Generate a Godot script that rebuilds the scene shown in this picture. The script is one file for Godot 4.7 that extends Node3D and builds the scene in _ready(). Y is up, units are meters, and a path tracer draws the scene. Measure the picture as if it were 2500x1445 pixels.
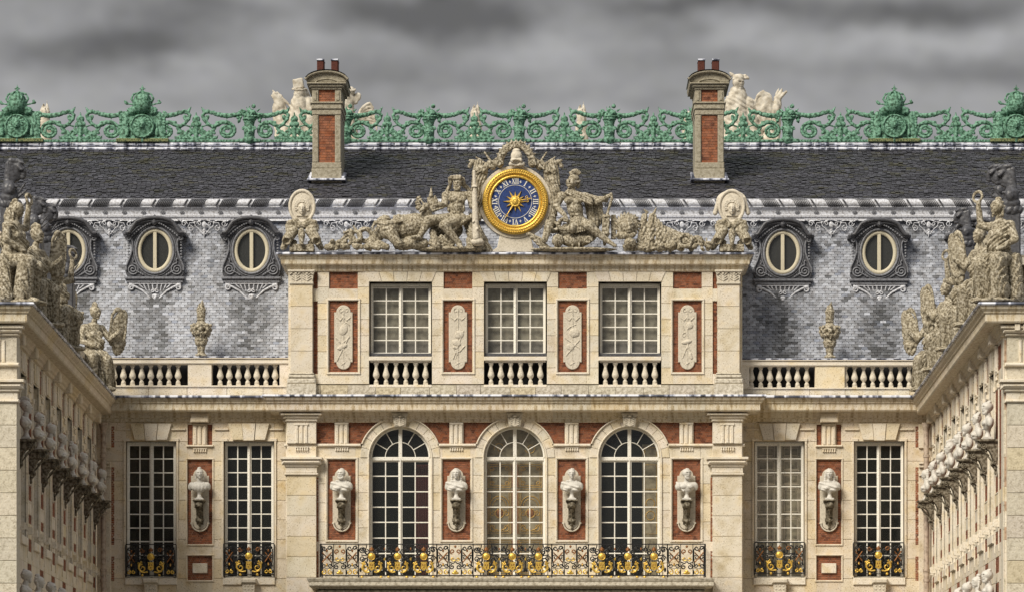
extends Node3D
# A court of a brick-and-stone palace on an overcast day, seen head-on through a long lens.
# 1 unit = 1 metre. The face of the clock pavilion is the plane z = 0; 100 photograph pixels = 1 m there.
const DIST := 110.0
const CAMX := 0.9
const EYE := 1.6

var rng := RandomNumberGenerator.new()
var mat := {}
var used := {}
var lib := {}


# photograph pixel -> metres at depth z
func X(px: float, z := 0.0) -> float:
	return CAMX + (px - 1348.0) / 100.0 * (DIST - z) / DIST
func Y(py: float, z := 0.0) -> float:
	return EYE + (1940.0 - py) / 100.0 * (DIST - z) / DIST
func P(px: float, py: float, z := 0.0) -> Vector3:
	return Vector3(X(px, z), Y(py, z), z)


# ------------------------------------------------------------------ mesh builder
class MB:
	var v := PackedVector3Array()
	var n := PackedVector3Array()
	var c := PackedColorArray()
	var i := PackedInt32Array()
	var col := Color.WHITE
	var xf := Transform3D()

	func empty() -> bool:
		return i.is_empty()

	func put(p: Vector3, nr: Vector3) -> int:
		v.append(xf * p)
		n.append((xf.basis * nr).normalized())
		c.append(col)
		return v.size() - 1

	func face(a: int, b: int, d: int) -> void:
		if (v[d] - v[a]).cross(v[b] - v[a]).dot(n[a] + n[b] + n[d]) < 0.0:
			i.append(a); i.append(d); i.append(b)
		else:
			i.append(a); i.append(b); i.append(d)

	func quad(a: Vector3, b: Vector3, d: Vector3, e: Vector3, nr: Vector3) -> void:
		var k := put(a, nr)
		put(b, nr); put(d, nr); put(e, nr)
		face(k, k + 1, k + 2)
		face(k, k + 2, k + 3)

	func quadn(a: Vector3, b: Vector3, d: Vector3, e: Vector3, na: Vector3, nb: Vector3, nd: Vector3, ne: Vector3) -> void:
		var k := put(a, na)
		put(b, nb); put(d, nd); put(e, ne)
		face(k, k + 1, k + 2)
		face(k, k + 2, k + 3)

	func tri(a: Vector3, b: Vector3, d: Vector3, nr: Vector3) -> void:
		var k := put(a, nr)
		put(b, nr); put(d, nr)
		face(k, k + 1, k + 2)

	func box(x0: float, x1: float, y0: float, y1: float, z0: float, z1: float, ch := 0.0, back := true) -> void:
		var a := Vector3(x0 + ch, y0 + ch, z1)
		var b := Vector3(x1 - ch, y0 + ch, z1)
		var d := Vector3(x1 - ch, y1 - ch, z1)
		var e := Vector3(x0 + ch, y1 - ch, z1)
		quad(a, b, d, e, Vector3.BACK)
		var zc := z1 - ch
		var A := Vector3(x0, y0, zc)
		var B := Vector3(x1, y0, zc)
		var E := Vector3(x1, y1, zc)
		var F := Vector3(x0, y1, zc)
		if ch > 0.0:
			quad(A, B, b, a, Vector3(0, -1, 1))
			quad(B, E, d, b, Vector3(1, 0, 1))
			quad(E, F, e, d, Vector3(0, 1, 1))
			quad(F, A, a, e, Vector3(-1, 0, 1))
		var w := Vector3(0, 0, z0 - zc)
		quad(A, B, B + w, A + w, Vector3.DOWN)
		quad(B, E, E + w, B + w, Vector3.RIGHT)
		quad(E, F, F + w, E + w, Vector3.UP)
		quad(F, A, A + w, F + w, Vector3.LEFT)
		if back:
			quad(A + w, B + w, E + w, F + w, Vector3.FORWARD)

	# a polygon in x,y pushed from z0 to z1, its front edge chamfered
	func prism(poly: PackedVector2Array, z0: float, z1: float, ch := 0.0, back := false) -> void:
		var m := poly.size()
		var area := 0.0
		for k in m:
			area += poly[k].cross(poly[(k + 1) % m])
		var sg := 1.0 if area > 0.0 else -1.0
		var ins := PackedVector2Array()
		var en := []
		for k in m:
			var d := (poly[(k + 1) % m] - poly[k]).normalized()
			en.append(Vector2(d.y, -d.x) * sg)
		for k in m:
			var q: Vector2 = en[k] + en[(k + m - 1) % m]
			q = q.normalized()
			var co: float = maxf(0.4, q.dot(en[k]))
			ins.append(poly[k] - q * ch / co)
		var t := Geometry2D.triangulate_polygon(ins)
		for k in range(0, t.size(), 3):
			var a := ins[t[k]]
			var b := ins[t[k + 1]]
			var d := ins[t[k + 2]]
			tri(Vector3(a.x, a.y, z1), Vector3(b.x, b.y, z1), Vector3(d.x, d.y, z1), Vector3.BACK)
			if back:
				tri(Vector3(a.x, a.y, z0), Vector3(b.x, b.y, z0), Vector3(d.x, d.y, z0), Vector3.FORWARD)
		var zc := z1 - ch
		for k in m:
			var j := (k + 1) % m
			var a := poly[k]
			var b := poly[j]
			var e: Vector2 = en[k]
			if ch > 0.0:
				quad(Vector3(a.x, a.y, zc), Vector3(b.x, b.y, zc), Vector3(ins[j].x, ins[j].y, z1), Vector3(ins[k].x, ins[k].y, z1), Vector3(e.x, e.y, 1))
			quad(Vector3(a.x, a.y, zc), Vector3(b.x, b.y, zc), Vector3(b.x, b.y, z0), Vector3(a.x, a.y, z0), Vector3(e.x, e.y, 0))

	# profile of (radius, height) turned round y at o
	func lathe(prof: Array, o: Vector3, seg := 12, sx := 1.0, sz := 1.0) -> void:
		for k in prof.size() - 1:
			var p: Vector2 = prof[k]
			var q: Vector2 = prof[k + 1]
			var d := (q - p).normalized()
			for s in seg:
				var a0 := TAU * s / seg
				var a1 := TAU * (s + 1) / seg
				var u0 := Vector3(cos(a0) * sx, 0, sin(a0) * sz)
				var u1 := Vector3(cos(a1) * sx, 0, sin(a1) * sz)
				var n0 := Vector3(cos(a0) * d.y, -d.x, sin(a0) * d.y)
				var n1 := Vector3(cos(a1) * d.y, -d.x, sin(a1) * d.y)
				var h0 := Vector3(0, p.y, 0)
				var h1 := Vector3(0, q.y, 0)
				if p.x > 0.0:
					quadn(o + u0 * p.x + h0, o + u1 * p.x + h0, o + u1 * q.x + h1, o + u0 * q.x + h1, n0, n1, n1, n0)
				else:
					quadn(o + u1 * q.x + h1, o + u0 * q.x + h1, o + h0, o + h0, n1, n0, n0, n0)

	# a bar along points; rx in the plane of the curve, rz across it
	func tube(pts: PackedVector3Array, rx: float, rz: float, seg := 6, taper := 1.0, closed := false) -> void:
		var m := pts.size()
		var rings := []
		for k in m:
			var a := pts[(k + m - 1) % m] if closed else pts[maxi(k - 1, 0)]
			var b := pts[(k + 1) % m] if closed else pts[mini(k + 1, m - 1)]
			var t := (b - a).normalized()
			var ref := Vector3.BACK if absf(t.z) < 0.9 else Vector3.UP
			var s := t.cross(ref).normalized()
			var w := s.cross(t).normalized()
			var f := lerpf(1.0, taper, float(k) / maxf(1.0, m - 1))
			var ring := []
			for j in seg:
				var an := TAU * (j + 0.5) / seg
				var o := s * cos(an) * rx * f + w * sin(an) * rz * f
				var nr := s * cos(an) / rx + w * sin(an) / rz
				ring.append(put(pts[k] + o, nr))
			rings.append(ring)
		for k in (m if closed else m - 1):
			var r0: Array = rings[k]
			var r1: Array = rings[(k + 1) % m]
			for j in seg:
				var j2 := (j + 1) % seg
				face(r0[j], r0[j2], r1[j2])
				face(r0[j], r1[j2], r1[j])
		if not closed:
			for e in [0, m - 1]:
				var r: Array = rings[e]
				var nr := (pts[0] - pts[1]) if e == 0 else (pts[m - 1] - pts[m - 2])
				var ce := v.size()
				v.append(xf * pts[e]); n.append((xf.basis * nr).normalized()); c.append(col)
				var first := v.size()
				for j in seg:
					v.append(v[r[j]]); n.append(n[ce]); c.append(col)
				for j in seg:
					face(ce, first + j, first + (j + 1) % seg)

	func ell(o: Vector3, r: Vector3, turn := 0.0, seg := 8, rings := 5) -> void:
		var bs := Basis(Vector3.BACK, turn)
		for a in rings:
			var t0 := PI * a / rings
			var t1 := PI * (a + 1) / rings
			for s in seg:
				var p0 := TAU * s / seg
				var p1 := TAU * (s + 1) / seg
				var q := []
				for w in [[t0, p0], [t0, p1], [t1, p1], [t1, p0]]:
					q.append(Vector3(sin(w[0]) * cos(w[1]), cos(w[0]), sin(w[0]) * sin(w[1])))
				quadn(o + bs * (q[0] * r), o + bs * (q[1] * r), o + bs * (q[2] * r), o + bs * (q[3] * r), bs * (q[0] / r), bs * (q[1] / r), bs * (q[2] / r), bs * (q[3] / r))

	# moulding: profile of (out, y) run along a plan path of (x, z), mitred; the outside lies left of travel seen from above
	func sweep(prof: Array, path: Array) -> void:
		var m := path.size()
		var outs := []
		for k in m:
			var o := Vector2.ZERO
			var ds := []
			if k > 0:
				ds.append((path[k] - path[k - 1]).normalized())
			if k < m - 1:
				ds.append((path[k + 1] - path[k]).normalized())
			for d in ds:
				o += Vector2(-d.y, d.x)
			o = o.normalized()
			var d0: Vector2 = ds[0]
			o /= maxf(0.3, o.dot(Vector2(-d0.y, d0.x)))
			outs.append(o)
		for k in m - 1:
			var d: Vector2 = (path[k + 1] - path[k]).normalized()
			var on := Vector2(-d.y, d.x)
			for j in prof.size() - 1:
				var p: Vector2 = prof[j]
				var q: Vector2 = prof[j + 1]
				var pt := func(w: int, r: Vector2) -> Vector3:
					return Vector3(path[w].x + outs[w].x * r.x, r.y, path[w].y + outs[w].y * r.x)
				var e := (q - p).normalized()
				var nr := Vector3(on.x * e.y, -e.x, on.y * e.y)
				quad(pt.call(k, p), pt.call(k + 1, p), pt.call(k + 1, q), pt.call(k, q), nr)
		for w in [0, m - 1]:
			var poly := PackedVector2Array(prof)
			var t := Geometry2D.triangulate_polygon(poly)
			var dd: Vector2 = (path[1] - path[0]) if w == 0 else (path[m - 1] - path[m - 2])
			dd = dd.normalized() * (-1.0 if w == 0 else 1.0)
			for k in range(0, t.size(), 3):
				var q := []
				for s in 3:
					var r := poly[t[k + s]]
					q.append(Vector3(path[w].x + outs[w].x * r.x, r.y, path[w].y + outs[w].y * r.x))
				tri(q[0], q[1], q[2], Vector3(dd.x, 0, dd.y))

	func add_mesh(m: Mesh, t := Transform3D()) -> void:
		var s := m.surface_get_arrays(0)
		var k := v.size()
		var nb := t.basis.inverse().transposed()
		for q in s[Mesh.ARRAY_VERTEX]:
			v.append(xf * (t * q)); c.append(col)
		for q in s[Mesh.ARRAY_NORMAL]:
			n.append((xf.basis * (nb * q)).normalized())
		for q in s[Mesh.ARRAY_INDEX]:
			i.append(k + q)

	func mesh() -> ArrayMesh:
		var m := ArrayMesh.new()
		if i.is_empty():
			return m
		var a := []
		a.resize(Mesh.ARRAY_MAX)
		a[Mesh.ARRAY_VERTEX] = v
		a[Mesh.ARRAY_NORMAL] = n
		a[Mesh.ARRAY_COLOR] = c
		a[Mesh.ARRAY_INDEX] = i
		m.add_surface_from_arrays(Mesh.PRIMITIVE_TRIANGLES, a)
		return m


# ------------------------------------------------------------------ carving: solids joined smoothly, meshed as surface nets
class Sculpt:
	var pr := []
	var ox := 0.0
	var oy := 0.0
	var flip := 1.0
	var k := 0.04
	var fd := Vector3.ZERO   # fold direction times frequency
	var fa := 0.0            # fold depth
	var neg := false
	var grow := 1.0

	func _init(x := 0.0, y := 0.0, f := 1.0) -> void:
		ox = x; oy = y; flip = f

	func at(x: float, y: float, z: float) -> Vector3:
		return Vector3((x - ox) * 0.01 * flip, (oy - y) * 0.01, z * 0.01)

	func fold(dx := 0.0, dy := 0.0, waves := 0.0, depth := 0.0, dz := 0.0) -> Sculpt:
		fd = Vector3(dx * flip, dy, dz).normalized() * waves if waves > 0.0 else Vector3.ZERO
		fa = depth * 0.01
		return self

	func soft(cm: float) -> Sculpt:
		k = cm * 0.01
		return self

	# tapered limb
	func c(x1: float, y1: float, z1: float, r1: float, x2: float, y2: float, z2: float, r2: float) -> Sculpt:
		pr.append([0, at(x1, y1, z1), at(x2, y2, z2), r1 * 0.01, r2 * 0.01, k, fd, fa, neg])
		return self

	# ellipsoid turned by deg in the picture plane
	func e(x: float, y: float, z: float, rx: float, ry: float, rz: float, deg := 0.0) -> Sculpt:
		pr.append([1, at(x, y, z), Vector3(rx, ry, rz) * 0.01, -deg_to_rad(deg) * flip, 0.0, k, fd, fa, neg])
		return self

	func b(x: float, y: float, z: float, hx: float, hy: float, hz: float, deg := 0.0, rd := 1.0) -> Sculpt:
		pr.append([2, at(x, y, z), Vector3(hx, hy, hz) * 0.01, -deg_to_rad(deg) * flip, rd * 0.01, k, fd, fa, neg])
		return self

	# ring lying in the picture plane, tilted about its x axis
	func t(x: float, y: float, z: float, R: float, r: float, tilt := 0.0, squash := 1.0) -> Sculpt:
		pr.append([3, at(x, y, z), Vector3(R, r, squash) * 0.01, deg_to_rad(tilt), 0.0, k, fd, fa, neg])
		return self

	func path(pts: Array, r0: float, r1: float, z := 0.0) -> Sculpt:
		for q in pts.size() - 1:
			var f0 := float(q) / (pts.size() - 1)
			var f1 := float(q + 1) / (pts.size() - 1)
			c(pts[q].x, pts[q].y, z, lerpf(r0, r1, f0), pts[q + 1].x, pts[q + 1].y, z, lerpf(r0, r1, f1))
		return self

	func spiral(x: float, y: float, r0: float, r1: float, a0: float, turns: float, w0: float, w1: float, z := 0.0) -> Sculpt:
		var pts := []
		var m := int(absf(turns) * 14) + 2
		for q in m + 1:
			var f := float(q) / m
			var an := deg_to_rad(a0) + TAU * turns * f
			var r := lerpf(r0, r1, pow(f, 0.8))
			pts.append(Vector2(x + cos(an) * r, y - sin(an) * r))
		return path(pts, w0, w1, z)

	func cut() -> Sculpt:
		neg = true
		return self
	func fill() -> Sculpt:
		neg = false
		return self

	func mesh(cell: float, rough := 0.0, rfreq := 6.0, sd := 1) -> ArrayMesh:
		var lo := Vector3(1e9, 1e9, 1e9)
		var hi := -lo
		for p in pr:
			if p[8]:
				continue
			var bb := _bounds(p, 0.02)
			lo = lo.min(bb[0]); hi = hi.max(bb[1])
		lo -= Vector3.ONE * cell * 2.0
		var nx := int((hi.x - lo.x) / cell) + 4
		var ny := int((hi.y - lo.y) / cell) + 4
		var nz := int((hi.z - lo.z) / cell) + 4
		var f := PackedFloat32Array()
		f.resize(nx * ny * nz)
		f.fill(1.0)
		var mark := PackedByteArray()
		mark.resize(nx * ny * nz)
		var nxy := nx * ny
		var near := cell * 4.5
		for p in pr:
			var kk: float = maxf(p[5], 0.0005)
			var bb := _bounds(p, kk * 0.5 + cell * 3.0)
			var i0: Vector3 = ((bb[0] - lo) / cell).floor().max(Vector3.ZERO)
			var i1: Vector3 = ((bb[1] - lo) / cell).ceil()
			var x0 := int(i0.x)
			var y0 := int(i0.y)
			var z0 := int(i0.z)
			var x1 := mini(int(i1.x), nx - 1)
			var y1 := mini(int(i1.y), ny - 1)
			var z1 := mini(int(i1.z), nz - 1)
			var kind: int = p[0]
			var a: Vector3 = p[1]
			var bq: Vector3 = p[2]
			var r1: float = p[3]
			var r2: float = p[4]
			var fdv: Vector3 = p[6]
			var fam: float = p[7]
			var sub: bool = p[8]
			var ab := bq - a
			var il := 1.0 / maxf(ab.length_squared(), 1e-9)
			var dr := r2 - r1
			var cs := cos(r1)
			var sn := sin(r1)
			var inv := Vector3(1.0 / maxf(bq.x, 1e-4), 1.0 / maxf(bq.y, 1e-4), 1.0 / maxf(bq.z, 1e-4))
			var mr := minf(bq.x, minf(bq.y, bq.z))
			var hb := bq - Vector3.ONE * r2
			for iz in range(z0, z1 + 1):
				for iy in range(y0, y1 + 1):
					var row := iz * nxy + iy * nx
					for ix in range(x0, x1 + 1):
						var q := lo + Vector3(ix, iy, iz) * cell
						var d: float
						if kind == 0:
							var w := q - a
							var h := clampf(w.dot(ab) * il, 0.0, 1.0)
							d = (w - ab * h).length() - r1 - dr * h
						else:
							var w := q - a
							if kind == 3:
								w = Vector3(w.x, w.y * cs - w.z * sn, w.y * sn + w.z * cs)
								var g := Vector2(w.x, w.y / (bq.z * 100.0)).length() - bq.x
								d = sqrt(g * g + w.z * w.z) - bq.y
							else:
								w = Vector3(w.x * cs + w.y * sn, w.y * cs - w.x * sn, w.z)
								if kind == 1:
									var u := w * inv
									var l := u.length()
									d = (l - 1.0) * mr if l < 0.2 else l * (l - 1.0) / (u * inv).length()
								else:
									var g := w.abs() - hb
									d = g.max(Vector3.ZERO).length() + minf(maxf(g.x, maxf(g.y, g.z)), 0.0) - r2
						if fam > 0.0:
							d += fam * (0.75 - 1.5 * absf(sin(0.5 * q.dot(fdv) + 0.9 * sin(q.y * 9.0 + q.x * 5.0))))
						var id := row + ix
						var o := f[id]
						if sub:
							d = -d
							var hh := maxf(kk - absf(o - d), 0.0) / kk
							d = maxf(o, d) + hh * hh * kk * 0.25
						else:
							var hh := maxf(kk - absf(o - d), 0.0) / kk
							d = minf(o, d) - hh * hh * kk * 0.25
						f[id] = d
						if d < near and d > -near:
							mark[id] = 1
		if rough > 0.0:
			var no := FastNoiseLite.new()
			no.seed = sd
			no.frequency = rfreq
			no.fractal_octaves = 3
			var g := mark.find(1)
			while g >= 0:
				var iz := g / nxy
				var iy := (g % nxy) / nx
				var ix := g % nx
				f[g] += rough * no.get_noise_3d(lo.x + ix * cell, lo.y + iy * cell, lo.z + iz * cell)
				g = mark.find(1, g + 1)
		var vid := PackedInt32Array()
		vid.resize(f.size())
		vid.fill(-1)
		var vs := PackedVector3Array()
		var ns := PackedVector3Array()
		var cells := PackedInt32Array()
		var offs := [0, 1, nx, nx + 1, nxy, nxy + 1, nxy + nx, nxy + nx + 1]
		var cor := [Vector3(0, 0, 0), Vector3(1, 0, 0), Vector3(0, 1, 0), Vector3(1, 1, 0), Vector3(0, 0, 1), Vector3(1, 0, 1), Vector3(0, 1, 1), Vector3(1, 1, 1)]
		var edges := [0, 1, 2, 3, 4, 5, 6, 7, 0, 2, 1, 3, 4, 6, 5, 7, 0, 4, 1, 5, 2, 6, 3, 7]
		var last := f.size() - nxy - nx - 2
		var g2 := mark.find(1)
		while g2 >= 0 and g2 < last:
			var s := [f[g2], f[g2 + 1], f[g2 + nx], f[g2 + nx + 1], f[g2 + nxy], f[g2 + nxy + 1], f[g2 + nxy + nx], f[g2 + nxy + nx + 1]]
			var inside := 0
			for q in 8:
				if s[q] < 0.0:
					inside += 1
			if inside > 0 and inside < 8:
				var sum := Vector3.ZERO
				var cnt := 0
				for q in range(0, 24, 2):
					var ea: int = edges[q]
					var eb: int = edges[q + 1]
					var fa1: float = s[ea]
					var fb: float = s[eb]
					if (fa1 < 0.0) != (fb < 0.0):
						sum += cor[ea].lerp(cor[eb], fa1 / (fa1 - fb))
						cnt += 1
				var iz := g2 / nxy
				var iy := (g2 % nxy) / nx
				var ix := g2 % nx
				vid[g2] = vs.size()
				cells.append(g2)
				vs.append(lo + (Vector3(ix, iy, iz) + sum / cnt) * cell)
				ns.append(Vector3(s[1] + s[3] + s[5] + s[7] - s[0] - s[2] - s[4] - s[6], s[2] + s[3] + s[6] + s[7] - s[0] - s[1] - s[4] - s[5], s[4] + s[5] + s[6] + s[7] - s[0] - s[1] - s[2] - s[3]).normalized())
			g2 = mark.find(1, g2 + 1)
		var idx := PackedInt32Array()
		var step := [1, nx, nxy]
		for g3 in cells:
			for ax in 3:
				var s0 := f[g3] < 0.0
				if s0 == (f[g3 + step[ax]] < 0.0):
					continue
				var u: int = step[(ax + 1) % 3]
				var w: int = step[(ax + 2) % 3]
				if g3 - u - w < 0:
					continue
				var A := vid[g3]
				var B := vid[g3 - u]
				var C := vid[g3 - u - w]
				var E := vid[g3 - w]
				if A < 0 or B < 0 or C < 0 or E < 0:
					continue
				if s0:
					idx.append_array([A, E, C, A, C, B])
				else:
					idx.append_array([A, C, E, A, B, C])
		var out := ArrayMesh.new()
		if idx.is_empty():
			return out
		var arr := []
		arr.resize(Mesh.ARRAY_MAX)
		arr[Mesh.ARRAY_VERTEX] = vs
		arr[Mesh.ARRAY_NORMAL] = ns
		arr[Mesh.ARRAY_INDEX] = idx
		out.add_surface_from_arrays(Mesh.PRIMITIVE_TRIANGLES, arr)
		return out

	func _bounds(p: Array, m: float) -> Array:
		var e: Vector3 = Vector3.ONE * (m + p[7])
		if p[0] == 0:
			var a: Vector3 = p[1]
			var q: Vector3 = p[2]
			return [a.min(q) - e - Vector3.ONE * maxf(p[3], p[4]), a.max(q) + e + Vector3.ONE * maxf(p[3], p[4])]
		var r: Vector3 = p[2]
		if p[0] == 3:
			r = Vector3(p[2].x + p[2].y, (p[2].x + p[2].y) * maxf(1.0, p[2].z * 100.0), p[2].y + p[2].x * absf(sin(p[3])))
		else:
			var cs: float = absf(cos(p[3]))
			var sn: float = absf(sin(p[3]))
			r = Vector3(r.x * cs + r.y * sn, r.x * sn + r.y * cs, r.z)
		return [p[1] - r - e, p[1] + r + e]


# ------------------------------------------------------------------ nodes
func numbered(called: String) -> String:
	var k: int = used.get(called, 0)
	used[called] = k + 1
	return called if k == 0 else "%s_%03d" % [called, k]

func thing(called: String, label: String, category: String, at := Vector3.ZERO, turn := 0.0, group := "") -> Node3D:
	var o := Node3D.new()
	o.name = numbered(called)
	add_child(o)
	o.position = at
	o.rotation.y = turn
	tag(o, label, category, group)
	return o

func tag(o: Node, label: String, category: String, group := "") -> void:
	o.set_meta("label", label)
	o.set_meta("category", category)
	if group != "":
		o.set_meta("group", group)

func part(called: String, m: Variant, material: Material, parent: Node, at := Vector3.ZERO, turn := 0.0) -> MeshInstance3D:
	var o := MeshInstance3D.new()
	o.name = called
	if m is MB:
		o.mesh = m.mesh()
	elif m != null:
		o.mesh = m
	o.material_override = material
	o.position = at
	o.rotation.y = turn
	parent.add_child(o, true)
	return o

func joint(called: String, parent: Node, at := Vector3.ZERO, turn := 0.0) -> Node3D:
	var o := Node3D.new()
	o.name = called
	o.position = at
	o.rotation.y = turn
	parent.add_child(o, true)
	return o

func solo(called: String, m: Variant, material: Material, label: String, category: String, at := Vector3.ZERO, turn := 0.0, group := "") -> MeshInstance3D:
	var o := part(numbered(called), m, material, self, at, turn)
	tag(o, label, category, group)
	return o

func copy(o: Node3D, called: String, label: String, at: Vector3, turn: float, group := "") -> Node3D:
	var r: Node3D = o.duplicate()
	r.name = numbered(called)
	add_child(r)
	r.position = at
	r.rotation.y = turn
	r.set_meta("label", label)
	if group != "":
		r.set_meta("group", group)
	return r

func arc(cx: float, cy: float, r: float, a0: float, a1: float, m: int) -> PackedVector2Array:
	var o := PackedVector2Array()
	for k in m + 1:
		var a := deg_to_rad(lerpf(a0, a1, float(k) / m))
		o.append(Vector2(cx + cos(a) * r, cy + sin(a) * r))
	return o

func to3(p: PackedVector2Array, z := 0.0) -> PackedVector3Array:
	var o := PackedVector3Array()
	for q in p:
		o.append(Vector3(q.x, q.y, z))
	return o

func curl(cx: float, cy: float, r0: float, r1: float, a0: float, turns: float, z := 0.0, per := 14) -> PackedVector3Array:
	var o := PackedVector3Array()
	var m := int(absf(turns) * per) + 2
	for k in m + 1:
		var f := float(k) / m
		var a := deg_to_rad(a0) + TAU * turns * f
		var r := lerpf(r0, r1, f)
		o.append(Vector3(cx + cos(a) * r, cy + sin(a) * r, z))
	return o


# ------------------------------------------------------------------ materials: what things are made of
func lin(r: float, g: float, b: float) -> Color:
	return Color(r, g, b).linear_to_srgb()

func ramp(stops: Array) -> Gradient:
	var g := Gradient.new()
	var o := PackedFloat32Array()
	var c := PackedColorArray()
	for s in stops:
		o.append(s[0])
		c.append(lin(s[1], s[2], s[3]))
	g.offsets = o
	g.colors = c
	return g

func noise(sd: int, freq: float, stops: Array, octaves := 4, size := 512, kind := FastNoiseLite.TYPE_SIMPLEX_SMOOTH, warp := 0.0) -> NoiseTexture2D:
	var f := FastNoiseLite.new()
	f.seed = sd
	f.noise_type = kind
	f.frequency = freq
	f.fractal_octaves = octaves
	if warp > 0.0:
		f.domain_warp_enabled = true
		f.domain_warp_amplitude = warp
		f.domain_warp_frequency = freq * 0.6
	var t := NoiseTexture2D.new()
	t.width = size
	t.height = size
	t.seamless = true
	t.seamless_blend_skirt = 0.2
	t.noise = f
	t.color_ramp = ramp(stops)
	return t

# base colour (linear), a coarse and a fine pattern multiplied in, relief
func surf(called: String, base: Color, tex: Texture2D, tile: Vector3, fine: Texture2D, ftile: Vector3, rough := 0.85, relief: Texture2D = null, depth := 0.0, metal := 0.0) -> StandardMaterial3D:
	var m := StandardMaterial3D.new()
	m.resource_name = called
	m.albedo_color = base.linear_to_srgb()
	m.vertex_color_use_as_albedo = true
	m.roughness = rough
	m.metallic = metal
	m.uv1_triplanar = true
	m.uv1_world_triplanar = true
	m.uv1_triplanar_sharpness = 4.0
	m.uv1_scale = tile
	if tex:
		m.albedo_texture = tex
	if fine:
		m.detail_enabled = true
		m.detail_albedo = fine
		m.detail_blend_mode = BaseMaterial3D.BLEND_MODE_MUL
		m.detail_uv_layer = BaseMaterial3D.DETAIL_UV_2
		m.uv2_triplanar = true
		m.uv2_world_triplanar = true
		m.uv2_triplanar_sharpness = 4.0
		m.uv2_scale = ftile
	if relief:
		m.heightmap_enabled = true
		m.heightmap_texture = relief
		m.heightmap_scale = depth
	return m

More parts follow.
